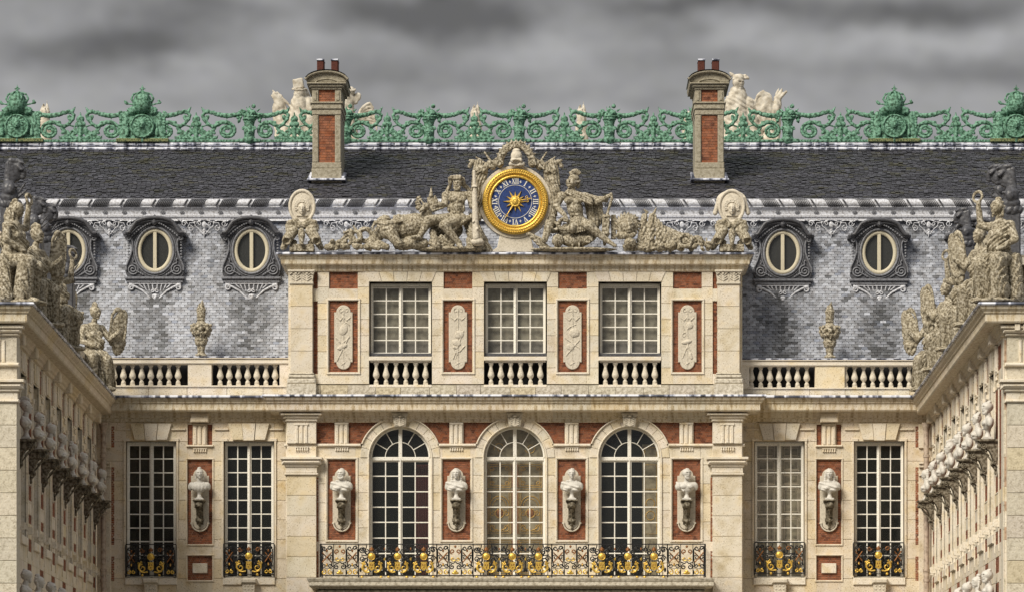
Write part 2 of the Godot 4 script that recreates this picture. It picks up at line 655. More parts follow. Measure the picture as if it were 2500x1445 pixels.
func make_materials() -> void:
	var one := Vector3.ONE
	var blotch := noise(11, 0.009, [[0.0, 0.74, 0.68, 0.55], [0.3, 0.93, 0.91, 0.86], [0.55, 1, 1, 1], [0.75, 1.0, 0.96, 0.87], [1.0, 0.84, 0.73, 0.52]], 5)
	var speck := noise(12, 0.05, [[0.0, 0.30, 0.27, 0.21], [0.22, 0.66, 0.61, 0.53], [0.30, 0.97, 0.96, 0.94], [0.8, 1, 1, 1], [1.0, 0.95, 0.89, 0.76]], 4)
	var grain := noise(13, 0.06, [[0.0, 0, 0, 0], [1.0, 1, 1, 1]], 4)
	var grime := noise(14, 0.016, [[0.0, 0.14, 0.125, 0.10], [0.30, 0.30, 0.27, 0.22], [0.48, 0.60, 0.56, 0.48], [0.68, 0.93, 0.91, 0.85], [0.85, 1, 1, 1], [1.0, 0.88, 0.80, 0.62]], 6)
	var lichen := noise(15, 0.022, [[0.0, 0.55, 0.53, 0.49], [0.3, 0.74, 0.72, 0.67], [0.5, 0.90, 0.89, 0.85], [0.7, 1, 1, 1], [1.0, 0.97, 0.93, 0.84]], 6)
	var crust := noise(20, 0.02, [[0.0, 0.45, 0.43, 0.39], [0.3, 0.66, 0.63, 0.58], [0.5, 0.86, 0.84, 0.79], [0.68, 1, 1, 1], [1.0, 0.94, 0.88, 0.74]], 6)
	var clean := noise(21, 0.03, [[0.0, 0.62, 0.60, 0.56], [0.35, 0.9, 0.89, 0.87], [0.6, 1, 1, 1], [1.0, 0.95, 0.93, 0.88]], 4)
	var streak := noise(16, 0.022, [[0.0, 0.03, 0.033, 0.045], [0.36, 0.09, 0.10, 0.14], [0.47, 0.5, 0.52, 0.6], [0.56, 0.95, 0.96, 1.0], [1.0, 1, 1, 1]], 5)
	var patina := noise(17, 0.03, [[0.0, 0.06, 0.10, 0.07], [0.32, 0.22, 0.32, 0.25], [0.5, 0.70, 0.84, 0.78], [0.62, 1, 1, 1], [0.82, 0.9, 1.0, 0.96], [1.0, 0.75, 0.62, 0.28]], 5)
	var soot := noise(18, 0.02, [[0.0, 0.45, 0.42, 0.40], [0.4, 0.8, 0.78, 0.76], [0.6, 1, 1, 1], [1.0, 0.95, 0.9, 0.86]], 4)
	var flake := noise(19, 0.06, [[0.0, 0.25, 0.22, 0.18], [0.18, 0.45, 0.41, 0.34], [0.25, 0.95, 0.94, 0.9], [1.0, 1, 1, 1]], 3)
	mat.stone = surf("cream limestone", Color(0.76, 0.705, 0.615), blotch, one * 0.28, speck, one * 0.85, 0.9, grain, 0.5)
	var runs := noise(23, 0.02, [[0.0, 0.42, 0.35, 0.26], [0.24, 0.64, 0.56, 0.44], [0.40, 0.88, 0.82, 0.71], [0.55, 1, 0.98, 0.95], [0.8, 1, 1, 1], [1.0, 0.86, 0.70, 0.45]], 6)
	mat.stained = surf("rain-stained limestone", Color(0.74, 0.68, 0.58), runs, Vector3(0.9, 0.22, 0.9), speck, one * 0.9, 0.9, grain, 0.5)
	mat.stone_warm = surf("ochre limestone", Color(0.73, 0.655, 0.545), blotch, one * 0.33, speck, one * 0.85, 0.9, grain, 0.5)
	mat.stone_grey = surf("weathered limestone", Color(0.66, 0.62, 0.54), crust, one * 0.9, speck, one * 1.4, 0.95, grain, 0.6)
	mat.stone_end = surf("pitted limestone", Color(0.68, 0.635, 0.54), clean, one * 0.4, speck, one * 1.0, 0.95, grain, 0.6)
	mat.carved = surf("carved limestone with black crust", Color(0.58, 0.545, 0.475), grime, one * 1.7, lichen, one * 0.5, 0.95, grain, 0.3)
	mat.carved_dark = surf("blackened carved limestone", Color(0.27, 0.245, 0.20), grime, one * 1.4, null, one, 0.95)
	mat.carved_pale = surf("pale carved limestone", Color(0.66, 0.61, 0.52), clean, one * 0.9, speck, one * 1.8, 0.9, grain, 0.4)
	mat.chimney_stone = surf("sooty limestone", Color(0.40, 0.37, 0.30), lichen, one * 0.9, speck, one * 1.2, 0.95, grain, 0.7)
	mat.far_stone = surf("pale far limestone", Color(0.64, 0.60, 0.53), crust, one * 0.4, null, one, 0.9)
	mat.marble = surf("weathered white marble", Color(0.62, 0.60, 0.56), clean, one * 1.6, null, one, 0.55)
	mat.brick = surf("red brick", Color(0.33, 0.13, 0.07), soot, one * 0.5, null, one, 0.95)
	mat.mortar = surf("lime mortar", Color(0.46, 0.33, 0.235), soot, one * 0.8, null, one, 0.95)
	mat.slate = surf("blue grey slate", Color(0.43, 0.455, 0.515), soot, one * 0.5, null, one, 0.5)
	mat.slate_old = surf("old dark slate", Color(0.085, 0.088, 0.115), clean, one * 0.6, soot, one * 2.0, 0.6)
	mat.lead = surf("streaked lead sheet", Color(0.78, 0.80, 0.87), streak, Vector3(0.30, 0.05, 0.30), null, one, 0.5)
	mat.lead_plain = surf("pale lead", Color(0.66, 0.69, 0.77), clean, Vector3(0.8, 0.4, 0.8), soot, one * 1.5, 0.5)
	mat.lead_grey = surf("grey cast lead", Color(0.21, 0.22, 0.25), soot, one * 1.2, null, one, 0.45)
	mat.lead_dark = surf("dark cast lead", Color(0.085, 0.088, 0.102), soot, one * 1.2, null, one, 0.45)
	mat.shade_and_joint_black = surf("near-black for shade and joints", Color(0.016, 0.016, 0.018), null, one, null, one, 0.9)  # shade behind the balusters put into the colour; also backs the roof joints
	mat.copper = surf("verdigris copper", Color(0.20, 0.39, 0.295), patina, one * 0.65, soot, one * 2.5, 0.7)
	mat.rust = surf("rusted copper base", Color(0.22, 0.22, 0.10), patina, one * 1.1, null, one, 0.8)
	mat.gold = surf("gold leaf", Color(0.88, 0.60, 0.13), soot, one * 2.0, null, one, 0.42, null, 0.0, 0.7)
	mat.gilt = surf("worn gilding", Color(0.70, 0.46, 0.13), soot, one * 3.0, null, one, 0.45, null, 0.0, 0.5)
	mat.bronze = surf("brown gilding", Color(0.32, 0.14, 0.05), soot, one * 3.0, null, one, 0.5, null, 0.0, 0.5)
	mat.iron = surf("black painted iron", Color(0.010, 0.010, 0.011), null, one, null, one, 0.4)
	mat.blue = surf("blue enamel", Color(0.014, 0.045, 0.20), soot, one * 1.5, null, one, 0.5)
	mat.white_mark = surf("white enamel paint", Color(0.75, 0.74, 0.68), null, one, null, one, 0.5)
	mat.paint = surf("flaking white paint", Color(0.84, 0.82, 0.77), flake, one * 0.8, null, one, 0.6)
	mat.paint_old = surf("bare peeling paint", Color(0.60, 0.55, 0.43), flake, one * 1.0, null, one, 0.7)
	mat.blind = surf("linen blind", Color(0.25, 0.235, 0.185), soot, one * 0.35, null, one, 0.95)
	mat.shutter = surf("cream panelled shutter", Color(0.30, 0.265, 0.18), soot, one * 0.5, null, one, 0.7)
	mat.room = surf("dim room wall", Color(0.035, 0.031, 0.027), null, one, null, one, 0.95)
	mat.attic_shade = surf("near-black attic shade", Color(0.012, 0.012, 0.012), null, one, null, one, 0.9)  # darkness of the attic behind the dormer glass, put into the colour
	mat.curtain = surf("dark red curtain", Color(0.07, 0.010, 0.010), null, one, null, one, 0.9)
	mat.pot = surf("sooty clay pot", Color(0.10, 0.028, 0.018), soot, one * 2.0, null, one, 0.9)
	mat.pipe = surf("painted drainpipe", Color(0.50, 0.41, 0.33), soot, one * 0.7, null, one, 0.6)
	mat.ground = surf("courtyard paving", Color(0.10, 0.093, 0.08), blotch, one * 0.1, speck, one * 0.5, 0.9)
	var g := StandardMaterial3D.new()
	g.resource_name = "old window glass"
	g.transparency = BaseMaterial3D.TRANSPARENCY_ALPHA
	g.albedo_color = Color(0.5, 0.52, 0.5, 0.06)
	g.roughness = 0.06
	mat.glass = g


func _ready() -> void:
	rng.seed = 77
	var t0 := Time.get_ticks_msec()
	# camera: level, looking straight at the facade, the lens shifted up
	var cam := Camera3D.new()
	cam.name = "camera"
	cam.projection = Camera3D.PROJECTION_FRUSTUM
	cam.near = 5.0
	cam.far = 6000.0
	cam.size = 14.45 * cam.near / DIST
	cam.frustum_offset = Vector2(-0.98, 12.175) * cam.near / DIST
	cam.position = Vector3(CAMX, EYE, DIST)
	add_child(cam)
	cam.current = true
	# overcast sky
	var we := WorldEnvironment.new()
	we.name = "world"
	var env := Environment.new()
	env.background_mode = Environment.BG_SKY
	env.tonemap_mode = Environment.TONE_MAPPER_LINEAR
	env.tonemap_exposure = EXPOSURE
	env.sdfgi_enabled = true
	env.ssao_enabled = true
	env.ssil_enabled = true
	var sky := Sky.new()
	var pano := PanoramaSkyMaterial.new()
	pano.panorama = cloud_panorama()
	pano.energy_multiplier = SKY_ENERGY
	sky.sky_material = pano
	env.sky = sky
	we.environment = env
	add_child(we)
	# the sun behind thin cloud, high on the left in front of the facade
	var sun := DirectionalLight3D.new()
	sun.name = "sun"
	sun.light_energy = SUN_ENERGY
	sun.light_color = Color(1.0, 0.965, 0.90)
	sun.light_angular_distance = 26.0
	sun.shadow_enabled = true
	sun.position = Vector3(-40, 60, 60)
	add_child(sun)
	sun.look_at_from_position(sun.position, sun.position - SUN_FROM)

	make_materials()
	var gm := MB.new()
	gm.quad(Vector3(-3000, 0, -3000), Vector3(3000, 0, -3000), Vector3(3000, 0, 3000), Vector3(-3000, 0, 3000), Vector3.UP)
	var gr := part("ground", gm, mat.ground, self)
	gr.set_meta("kind", "structure")
	gr.set_meta("label", "paved courtyard ground in front of the palace")
	print("setup ", Time.get_ticks_msec() - t0)
	build_pavilion()
	print("pavilion ", Time.get_ticks_msec() - t0)
	build_main()
	print("main ", Time.get_ticks_msec() - t0)
	build_wings()
	print("wings ", Time.get_ticks_msec() - t0)
	build_roof_cresting()
	print("cresting ", Time.get_ticks_msec() - t0)
	build_clock()
	build_crown_sculpture()
	print("sculpture ", Time.get_ticks_msec() - t0)
	build_busts()
	build_wing_statues()
	build_far_statues()
	print("statues ", Time.get_ticks_msec() - t0)
	build_railings()
	print("done ", Time.get_ticks_msec() - t0)


const EXPOSURE := 2.8
const SKY_ENERGY := 1.0
const SUN_ENERGY := 0.5
const SUN_FROM := Vector3(-0.46, 0.66, 0.62)

# grey cloud all round; the tones are linear light
func cloud_panorama() -> ImageTexture:
	var w := 4096
	var h := 2048
	var f := FastNoiseLite.new()
	f.seed = 5
	f.noise_type = FastNoiseLite.TYPE_SIMPLEX_SMOOTH
	f.frequency = 0.0085
	f.fractal_octaves = 5
	f.fractal_gain = 0.45
	var img := f.get_seamless_image(2048, 1024, false, false, 0.1, true)
	img.resize(w, h, Image.INTERPOLATE_CUBIC)
	img.convert(Image.FORMAT_RGBA8)
	# an overcast dome: the same tone all round, brighter towards the zenith
	for iy in h:
		var el := maxf(0.0, (h * 0.5 - iy - 0.5) / h * PI)
		var t := int(lerpf(64.0, 160.0, smoothstep(0.33, 1.4, el)))
		img.blend_rect(veil_row(w, Color8(t, t, t + 1, 175)), Rect2i(0, 0, w, 1), Vector2i(0, iy))
	# the banks of cloud the photograph shows above the roofs, drawn where they are
	var banks := [[330, 110, 190, 60, -46], [120, 120, 120, 40, -14], [170, 20, 150, 40, 8], [500, 15, 140, 40, -34], [760, 75, 170, 45, 20], [1090, 35, 230, 50, -58], [900, 20, 200, 40, -20], [1300, 120, 160, 50, 14], [1450, 160, 300, 60, 8], [1720, 8, 260, 26, -46], [1600, 75, 120, 40, -18], [1790, 95, 170, 34, 30], [2190, 40, 200, 38, -42], [2420, 10, 160, 40, -24], [2290, 112, 220, 34, 28], [2080, 110, 120, 40, 6], [1960, 160, 130, 40, -14], [2370, 180, 160, 34, -16], [480, 195, 200, 50, 26], [40, 240, 220, 60, 22], [220, 235, 120, 40, -6], [880, 200, 200, 50, -12], [1250, 300, 1500, 46, 20], [1950, 230, 240, 50, 8]]
	f.frequency = 0.0032
	f.seed = 8
	f.fractal_octaves = 6
	f.fractal_gain = 0.5
	for iy in range(int(h * (0.5 - 0.085)), int(h * 0.5)):
		for rx in range(-130, 110):
			var ix := (rx + w) % w
			var az := (rx + 0.5) / w * TAU
			var el := (h * 0.5 - iy - 0.5) / h * PI
			var px := 1348.0 + tan(az) * 11000.0
			var py := 1940.0 - tan(el) / cos(az) * 11000.0
			var add := 148.0 + 22.0 * f.get_noise_2d(px * 0.7, py * 2.2) + 8.0 * f.get_noise_2d(px * 4.0, py * 9.0)
			var wx: float = px + 90.0 * f.get_noise_2d(px + 900.0, py * 2.0)
			var wy: float = py + 44.0 * f.get_noise_2d(px * 1.2, py * 2.0 + 700.0)
			for b in banks:
				var dx: float = (wx - b[0]) / b[2]
				var dy: float = (wy - b[1]) / b[3]
				add += b[4] * exp(-dx * dx - dy * dy)
			var edge := clampf(minf(rx + 130, 110 - rx) / 16.0, 0.0, 1.0) * clampf((iy - h * 0.415) / 10.0, 0.0, 1.0)
			# the tone as it stands in the picture, before the exposure
			var tone_in := Color(add / 255.0, 0, 0).srgb_to_linear().r / EXPOSURE
			var g := lerpf(img.get_pixel(ix, iy).g, Color(tone_in, 0, 0).linear_to_srgb().r, edge)
			img.set_pixel(ix, iy, Color(g, g, g * 1.006, 1.0))
	img.convert(Image.FORMAT_RGB8)
	return ImageTexture.create_from_image(img)

func veil_row(w: int, c: Color) -> Image:
	var r := Image.create(w, 1, false, Image.FORMAT_RGBA8)
	r.fill(c)
	return r


# ------------------------------------------------------------------ masonry
class Wall:
	var node: Node3D
	var bx := 0.0
	var by := 0.0
	var s := 0.01
	var zf := 0.0
	var back := MB.new()
	var mort := MB.new()
	var more_stone := MB.new()
	var more_brick := MB.new()
	var stones := 0
	var bricks := 0
	var stone_most := 150
	var brick_most := 150
	var stone_mat: Material
	var ph := 0.0445
	var pl := 0.115
	func x(px: float) -> float:
		return bx + px * s
	func y(py: float) -> float:
		return by - py * s

func wall_at(parent: Node, z: float, stone_mat: Material) -> Wall:
	var w := Wall.new()
	var sc := (DIST - z) / DIST
	w.s = sc / 100.0
	w.bx = CAMX - 13.48 * sc
	w.by = EYE + 19.40 * sc
	w.zf = z
	w.stone_mat = stone_mat
	w.node = part("wall", null, stone_mat, parent)
	return w

func wall_done(w: Wall) -> void:
	(w.node as MeshInstance3D).mesh = w.back.mesh()
	if not w.mort.empty():
		part("mortar_bed", w.mort, mat.mortar, w.node).set_meta("kind", "stuff")
	if not w.more_stone.empty():
		part("stone_facing", w.more_stone, w.stone_mat, w.node).set_meta("kind", "stuff")
	if not w.more_brick.empty():
		part("brick_field", w.more_brick, mat.brick, w.node).set_meta("kind", "stuff")

func tone() -> Color:
	var r := rng.randf()
	var g := rng.randf_range(0.90, 1.0)
	if r < 0.12:
		return Color(g, g * 0.95, g * 0.82)
	if r < 0.22:
		return Color(g * 0.93, g * 0.94, g * 0.93)
	return Color(g, g * rng.randf_range(0.98, 1.0), g * rng.randf_range(0.94, 1.0))

# dressed stone between pixel edges, in courses of blocks with open joints
func stone(w: Wall, px0: float, px1: float, py0: float, py1: float, out := 0.0, course := 42.0, length := 95.0, deep := 0.45) -> void:
	var x0 := w.x(px0)
	var x1 := w.x(px1)
	var y1 := w.y(py0)
	var y0 := w.y(py1)
	var z := w.zf + out
	w.back.box(x0, x1, y0, y1, z - deep, z - 0.022)
	var rows := maxi(1, roundi((py1 - py0) / course))
	for r in rows:
		var ya := lerpf(y1, y0, float(r) / rows)
		var yb := lerpf(y1, y0, float(r + 1) / rows)
		var cols := maxi(1, roundi((px1 - px0) / length))
		var cuts := [0.0]
		for q in range(1, cols):
			cuts.append((q + (0.25 if r % 2 == 0 else -0.25) + rng.randf_range(-0.08, 0.08)) / cols)
		cuts.append(1.0)
		for q in cols:
			var xa := lerpf(x0, x1, cuts[q])
			var xb := lerpf(x0, x1, cuts[q + 1])
			var j := 0.005
			var m := w.more_stone
			var own := w.stones < w.stone_most
			if own:
				m = MB.new()
			m.col = tone()
			m.box(xa + (j if q > 0 else 0.0), xb - (j if q < cols - 1 else 0.0), yb + (j if r < rows - 1 else 0.0), ya - (j if r > 0 else 0.0), z - 0.03, z + rng.randf_range(-0.002, 0.002), 0.006, false)
			if own:
				w.stones += 1
				part("stone_block", m, w.stone_mat, w.node)

func brick_tone(k: int) -> Color:
	return [Color(1, 1, 1), Color(0.86, 0.9, 0.95), Color(0.72, 0.7, 0.75), Color(0.95, 0.82, 0.7), Color(0.5, 0.46, 0.5), Color(1.0, 0.95, 0.85)][k]

func bricks(w: Wall, px0: float, px1: float, py0: float, py1: float, out := -0.045, hole := Vector3.ZERO, bed := true) -> void:
	var x0 := w.x(px0)
	var x1 := w.x(px1)
	var y1 := w.y(py0)
	var y0 := w.y(py1)
	var z := w.zf + out
	if bed:
		w.mort.box(x0, x1, y0, y1, z - 0.4, z - 0.012)
	var ph := w.ph
	var rows := maxi(1, roundi((y1 - y0) / ph))
	ph = (y1 - y0) / rows
	if not lib.has("bricks"):
		var l := []
		for k in 6:
			var m := MB.new()
			m.col = brick_tone(k)
			m.box(-0.053, 0.053, -0.018, 0.018, -0.02, 0.0, 0.003, false)
			l.append(m.mesh())
		lib.bricks = l
	for r in rows:
		var yc := y1 - (r + 0.5) * ph
		var xx := x0 - (0.0 if r % 2 == 0 else w.pl * 0.74)
		var q := 0
		while xx < x1:
			var len := w.pl if (q + r) % 3 != 2 else w.pl * 0.52
			var xa := maxf(xx, x0) + 0.0045
			var xb := minf(xx + len, x1) - 0.0045
			q += 1
			var full := xx >= x0 and xx + len <= x1 and len > 0.1 and w.pl < 0.12
			xx += len
			if xb - xa < 0.012:
				continue
			if hole.z > 0.0 and Vector2((xa + xb) * 0.5 - hole.x, yc - hole.y).length() < hole.z:
				continue
			var k: int = [0, 0, 1, 1, 2, 3, 3, 4, 5, 0][rng.randi() % 10]
			if full and w.bricks < w.brick_most and rng.randf() < 0.5:
				w.bricks += 1
				part("brick", lib.bricks[k], mat.brick, w.node, Vector3((xa + xb) * 0.5, yc, z))
			else:
				w.more_brick.col = brick_tone(k)
				w.more_brick.box(xa, xb, yc - ph * 0.5 + 0.0045, yc + ph * 0.5 - 0.0045, z - 0.02, z + rng.randf_range(-0.003, 0.002), 0.0, false)

# a raised fillet round a panel
func fillet(w: Wall, m: MB, px0: float, px1: float, py0: float, py1: float, wide: float, out: float) -> void:
	var z := w.zf
	m.box(w.x(px0 - wide), w.x(px1 + wide), w.y(py0), w.y(py0 - wide), z - 0.02, z + out, 0.006)
	m.box(w.x(px0 - wide), w.x(px1 + wide), w.y(py1 + wide), w.y(py1), z - 0.02, z + out, 0.006)
	m.box(w.x(px0 - wide), w.x(px0), w.y(py1), w.y(py0), z - 0.02, z + out - 0.003, 0.006)
	m.box(w.x(px1), w.x(px1 + wide), w.y(py1), w.y(py0), z - 0.02, z + out - 0.003, 0.006)

# a run of cornice cut into blocks; profile as [out, py]
func cornice(called: String, parent: Node, w: Wall, prof: Array, path: Array, material: Material, length := 0.95) -> void:
	var pf := []
	var thin := []
	for p in prof:
		pf.append(Vector2(p[0], w.y(p[1])))
		thin.append(Vector2(maxf(0.0, p[0] - 0.012), w.y(p[1]) - 0.004))
	var base := MB.new()
	base.sweep(thin, path)
	var run := part(called, base, material, parent)
	# find the long leg
	var long := 0
	for k in path.size() - 1:
		if path[k].distance_to(path[k + 1]) > path[long].distance_to(path[long + 1]):
			long = k
	var a: Vector2 = path[long]
	var b: Vector2 = path[long + 1]
	var cnt := maxi(2, roundi(a.distance_to(b) / length))
	var d := (b - a).normalized() * 0.003
	for q in cnt:
		var f0 := (q + (rng.randf_range(-0.12, 0.12) if q > 0 else 0.0)) / cnt
		var f1 := (q + 1.0) / cnt
		var p0 := a.lerp(b, q / float(cnt)) + (d if q > 0 else Vector2.ZERO)
		var p1 := a.lerp(b, f1) - (d if q < cnt - 1 else Vector2.ZERO)
		var m := MB.new()
		m.col = tone()
		var pa := []
		if q == 0:
			for k in long:
				pa.append(path[k])
		pa.append(p0)
		pa.append(p1)
		if q == cnt - 1:
			for k in range(long + 2, path.size()):
				pa.append(path[k])
		m.sweep(pf, pa)
		part("cornice_block", m, material, run)

# ------------------------------------------------------------------ pieces used all over
func baluster() -> Mesh:
	if not lib.has("baluster"):
		var m := MB.new()
		m.box(-0.058, 0.058, 0.0, 0.045, -0.058, 0.058, 0.004)
		m.box(-0.058, 0.058, 0.475, 0.52, -0.058, 0.058, 0.004)
		m.lathe([Vector2(0.052, 0.045), Vector2(0.058, 0.07), Vector2(0.05, 0.10), Vector2(0.032, 0.125), Vector2(0.030, 0.14), Vector2(0.045, 0.15), Vector2(0.045, 0.16), Vector2(0.06, 0.17), Vector2(0.078, 0.20), Vector2(0.082, 0.23), Vector2(0.075, 0.27), Vector2(0.055, 0.33), Vector2(0.040, 0.39), Vector2(0.034, 0.43), Vector2(0.046, 0.445), Vector2(0.05, 0.46), Vector2(0.05, 0.475)], Vector3.ZERO, 12)
		lib.baluster = m.mesh()
	return lib.baluster

# one row of balusters between pixel columns, with its rail, as a part of a building
func balusters(parent: Node, w: Wall, xs: Array, py0: float, py1: float, z: float) -> void:
	var m := baluster()
	var h := w.y(py0) - w.y(py1)
	for px in xs:
		var o := part("baluster", m, mat.carved_pale, parent, Vector3(w.x(px), w.y(py1), z))
		o.scale = Vector3(1, h / 0.52, 1)

# fluted block with drops below
func triglyph(parent: Node, w: Wall, cx: float, py0: float, py1: float, half: float, out: float, material: Material, drops := true) -> void:
	var m := MB.new()
	var z := w.zf
	var n := 3
	var bar := half * 2.0 / 3.0
	m.box(w.x(cx - half), w.x(cx + half), w.y(py1), w.y(py0), z - 0.03, z + out - 0.035)
	for k in n:
		var c := cx - half + bar * (k + 0.5)
		m.box(w.x(c - bar * 0.34), w.x(c + bar * 0.34), w.y(py1), w.y(py0 + 5), z - 0.03, z + out, 0.015)
	m.box(w.x(cx - half), w.x(cx + half), w.y(py0 + 5), w.y(py0), z - 0.03, z + out + 0.004, 0.004)
	part("triglyph", m, material, parent)
	if drops:
		var g := MB.new()
		g.box(w.x(cx - half), w.x(cx + half), w.y(py1 + 10), w.y(py1 + 8), z - 0.02, z + out * 0.6)
		for k in 6:
			var gx := w.x(cx - half + (k + 0.5) * half / 3.0)
			g.lathe([Vector2(0.022, w.y(py1 + 17)), Vector2(0.022, w.y(py1 + 16)), Vector2(0.012, w.y(py1 + 10))], Vector3(gx, 0, z + out * 0.4), 6)
		part("guttae", g, material, parent)

# ------------------------------------------------------------------ windows
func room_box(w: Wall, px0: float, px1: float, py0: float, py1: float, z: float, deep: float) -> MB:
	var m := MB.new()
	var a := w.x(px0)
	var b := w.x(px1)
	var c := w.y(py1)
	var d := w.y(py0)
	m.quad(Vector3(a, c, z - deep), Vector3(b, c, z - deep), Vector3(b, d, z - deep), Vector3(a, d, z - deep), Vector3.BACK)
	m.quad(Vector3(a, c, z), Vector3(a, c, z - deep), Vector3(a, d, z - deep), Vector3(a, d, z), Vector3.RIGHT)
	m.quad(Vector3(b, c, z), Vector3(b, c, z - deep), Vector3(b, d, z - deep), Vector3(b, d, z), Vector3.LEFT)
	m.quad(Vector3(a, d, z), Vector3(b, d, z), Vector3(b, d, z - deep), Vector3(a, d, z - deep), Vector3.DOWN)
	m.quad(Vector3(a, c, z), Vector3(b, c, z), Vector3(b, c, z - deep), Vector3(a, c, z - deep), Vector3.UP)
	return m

# two glazed leaves; rows are the pixel heights of the bars from top to bottom
func window(parent: Node, w: Wall, cx: float, half: float, py0: float, rows: Array, recess: float, arch := 0.0) -> Node3D:
	var win := joint("window", parent)
	var z := w.zf - recess
	var py1: float = rows[-1]
	var fr := MB.new()
	var fw := 4.5
	var jag := 0.6
	# outer frame
	fr.box(w.x(cx - half), w.x(cx - half + fw), w.y(py1), w.y(py0), z - 0.08, z + 0.03, 0.008)
	fr.box(w.x(cx + half - fw), w.x(cx + half), w.y(py1), w.y(py0), z - 0.08, z + 0.03, 0.008)
	if arch <= 0.0:
		fr.box(w.x(cx - half + fw), w.x(cx + half - fw), w.y(py0 + 6), w.y(py0), z - 0.08, z + 0.03, 0.008)
	fr.box(w.x(cx - 1.5), w.x(cx + 1.5), w.y(py1), w.y(py0), z - 0.05, z + 0.045, 0.006)
	if arch > 0.0:
		# fanlight above the transom
		var sp := py0
		fr.box(w.x(cx - half + fw), w.x(cx + half - fw), w.y(sp + 8), w.y(sp - 1), z - 0.08, z + 0.035, 0.008)
		fr.box(w.x(cx - 4.5), w.x(cx + 4.5), w.y(sp - 1), w.y(sp - arch + 4), z - 0.06, z + 0.03, 0.008)
		var s := w.s
		fr.tube(to3(arc(w.x(cx), w.y(sp), (arch - 3.0) * s, 0, 180, 28), z), 0.035, 0.05, 6)
		fr.tube(to3(arc(w.x(cx), w.y(sp), 37.0 * s, 0, 180, 20), z), 0.012, 0.02, 5)
		for a in [30, 60, 120, 150]:
			var d := Vector3(cos(deg_to_rad(a)), sin(deg_to_rad(a)), 0)
			var o := Vector3(w.x(cx), w.y(sp), z)
			fr.tube(PackedVector3Array([o + d * 37.0 * s, o + d * (arch - 4.0) * s]), 0.012, 0.02, 5)
		for k in 6:
			var pl := arc(w.x(cx), w.y(sp), 38.5 * s, k * 30 + 1, k * 30 + 29, 5)
			var po := arc(w.x(cx), w.y(sp), (arch - 6.0) * s, k * 30 + 29, k * 30 + 1, 5)
			pl.append_array(po)
			var m := MB.new()
			m.prism(pl, z - 0.006, z + 0.0, 0.0)
			part("pane", m, mat.glass, win)
		for k in 2:
			var pl := arc(w.x(cx), w.y(sp), 35.5 * s, k * 90 + (8 if k == 0 else 0) - (0 if k == 0 else -0.0), k * 90 + (82 if k == 0 else 90), 8)
			pl.append(Vector2(w.x(cx), w.y(sp)))
			var m := MB.new()
			m.prism(pl, z - 0.006, z, 0.0)
			part("pane", m, mat.glass, win)
	part("frame", fr, mat.paint, win)
	for leaf in [-1, 1]:
		var sash := MB.new()
		var xa: float = cx + (leaf * 1.0 if leaf > 0 else -half + fw)
		var xb: float = cx + (half - fw if leaf > 0 else -1.0)
		var st := 4.0
		var zz := z + 0.005
		var mid: float = (xa + xb) * 0.5 + (leaf * 0.5)
		var top: float = rows[0]
		sash.box(w.x(xa), w.x(xa + (st if leaf > 0 else 2.0)), w.y(py1), w.y(top - 3), zz - 0.045, zz, 0.004)
		sash.box(w.x(xb - (st if leaf < 0 else 2.0)), w.x(xb), w.y(py1), w.y(top - 3), zz - 0.045, zz, 0.004)
		sash.box(w.x(mid - 1.35), w.x(mid + 1.35), w.y(py1), w.y(top), zz - 0.035, zz - 0.012, 0.003)
		for r in rows.size():
			var hb := 1.4 if r > 0 and r < rows.size() - 1 else 2.0
			# old bars, never quite straight
			var d1 := rng.randf_range(-0.4, 0.4)
			sash.box(w.x(xa + 2), w.x(xb - 2), w.y(rows[r] + hb + d1), w.y(rows[r] - hb + d1), zz - 0.034, zz - 0.010, 0.003)
		part("sash", sash, mat.paint, win)
		for r in rows.size() - 1:
			for q in 2:
				var pa: float = xa + 2 if q == 0 else mid
				var pb: float = mid if q == 0 else xb - 2
				var m := MB.new()
				var tz := rng.randf_range(-0.004, 0.004)
				var a := Vector3(w.x(pa), w.y(rows[r + 1]), zz - 0.022 + tz)
				var b := Vector3(w.x(pb), w.y(rows[r + 1]), zz - 0.022 - tz)
				var c := Vector3(w.x(pb), w.y(rows[r]), zz - 0.022 + rng.randf_range(-0.004, 0.004))
				var e := Vector3(w.x(pa), w.y(rows[r]), zz - 0.022)
				m.quad(a, b, c, e, Vector3.BACK)
				part("pane", m, mat.glass, win)
	return win


const MAIN_CORNICE := [[0.0, 1031], [0.05, 1029], [0.06, 1023], [0.10, 1020], [0.11, 1015], [0.15, 1010], [0.16, 1007], [0.37, 1006], [0.39, 1003], [0.39, 989], [0.42, 987], [0.43, 984], [0.48, 979], [0.50, 974], [0.50, 971], [0.0, 969]]

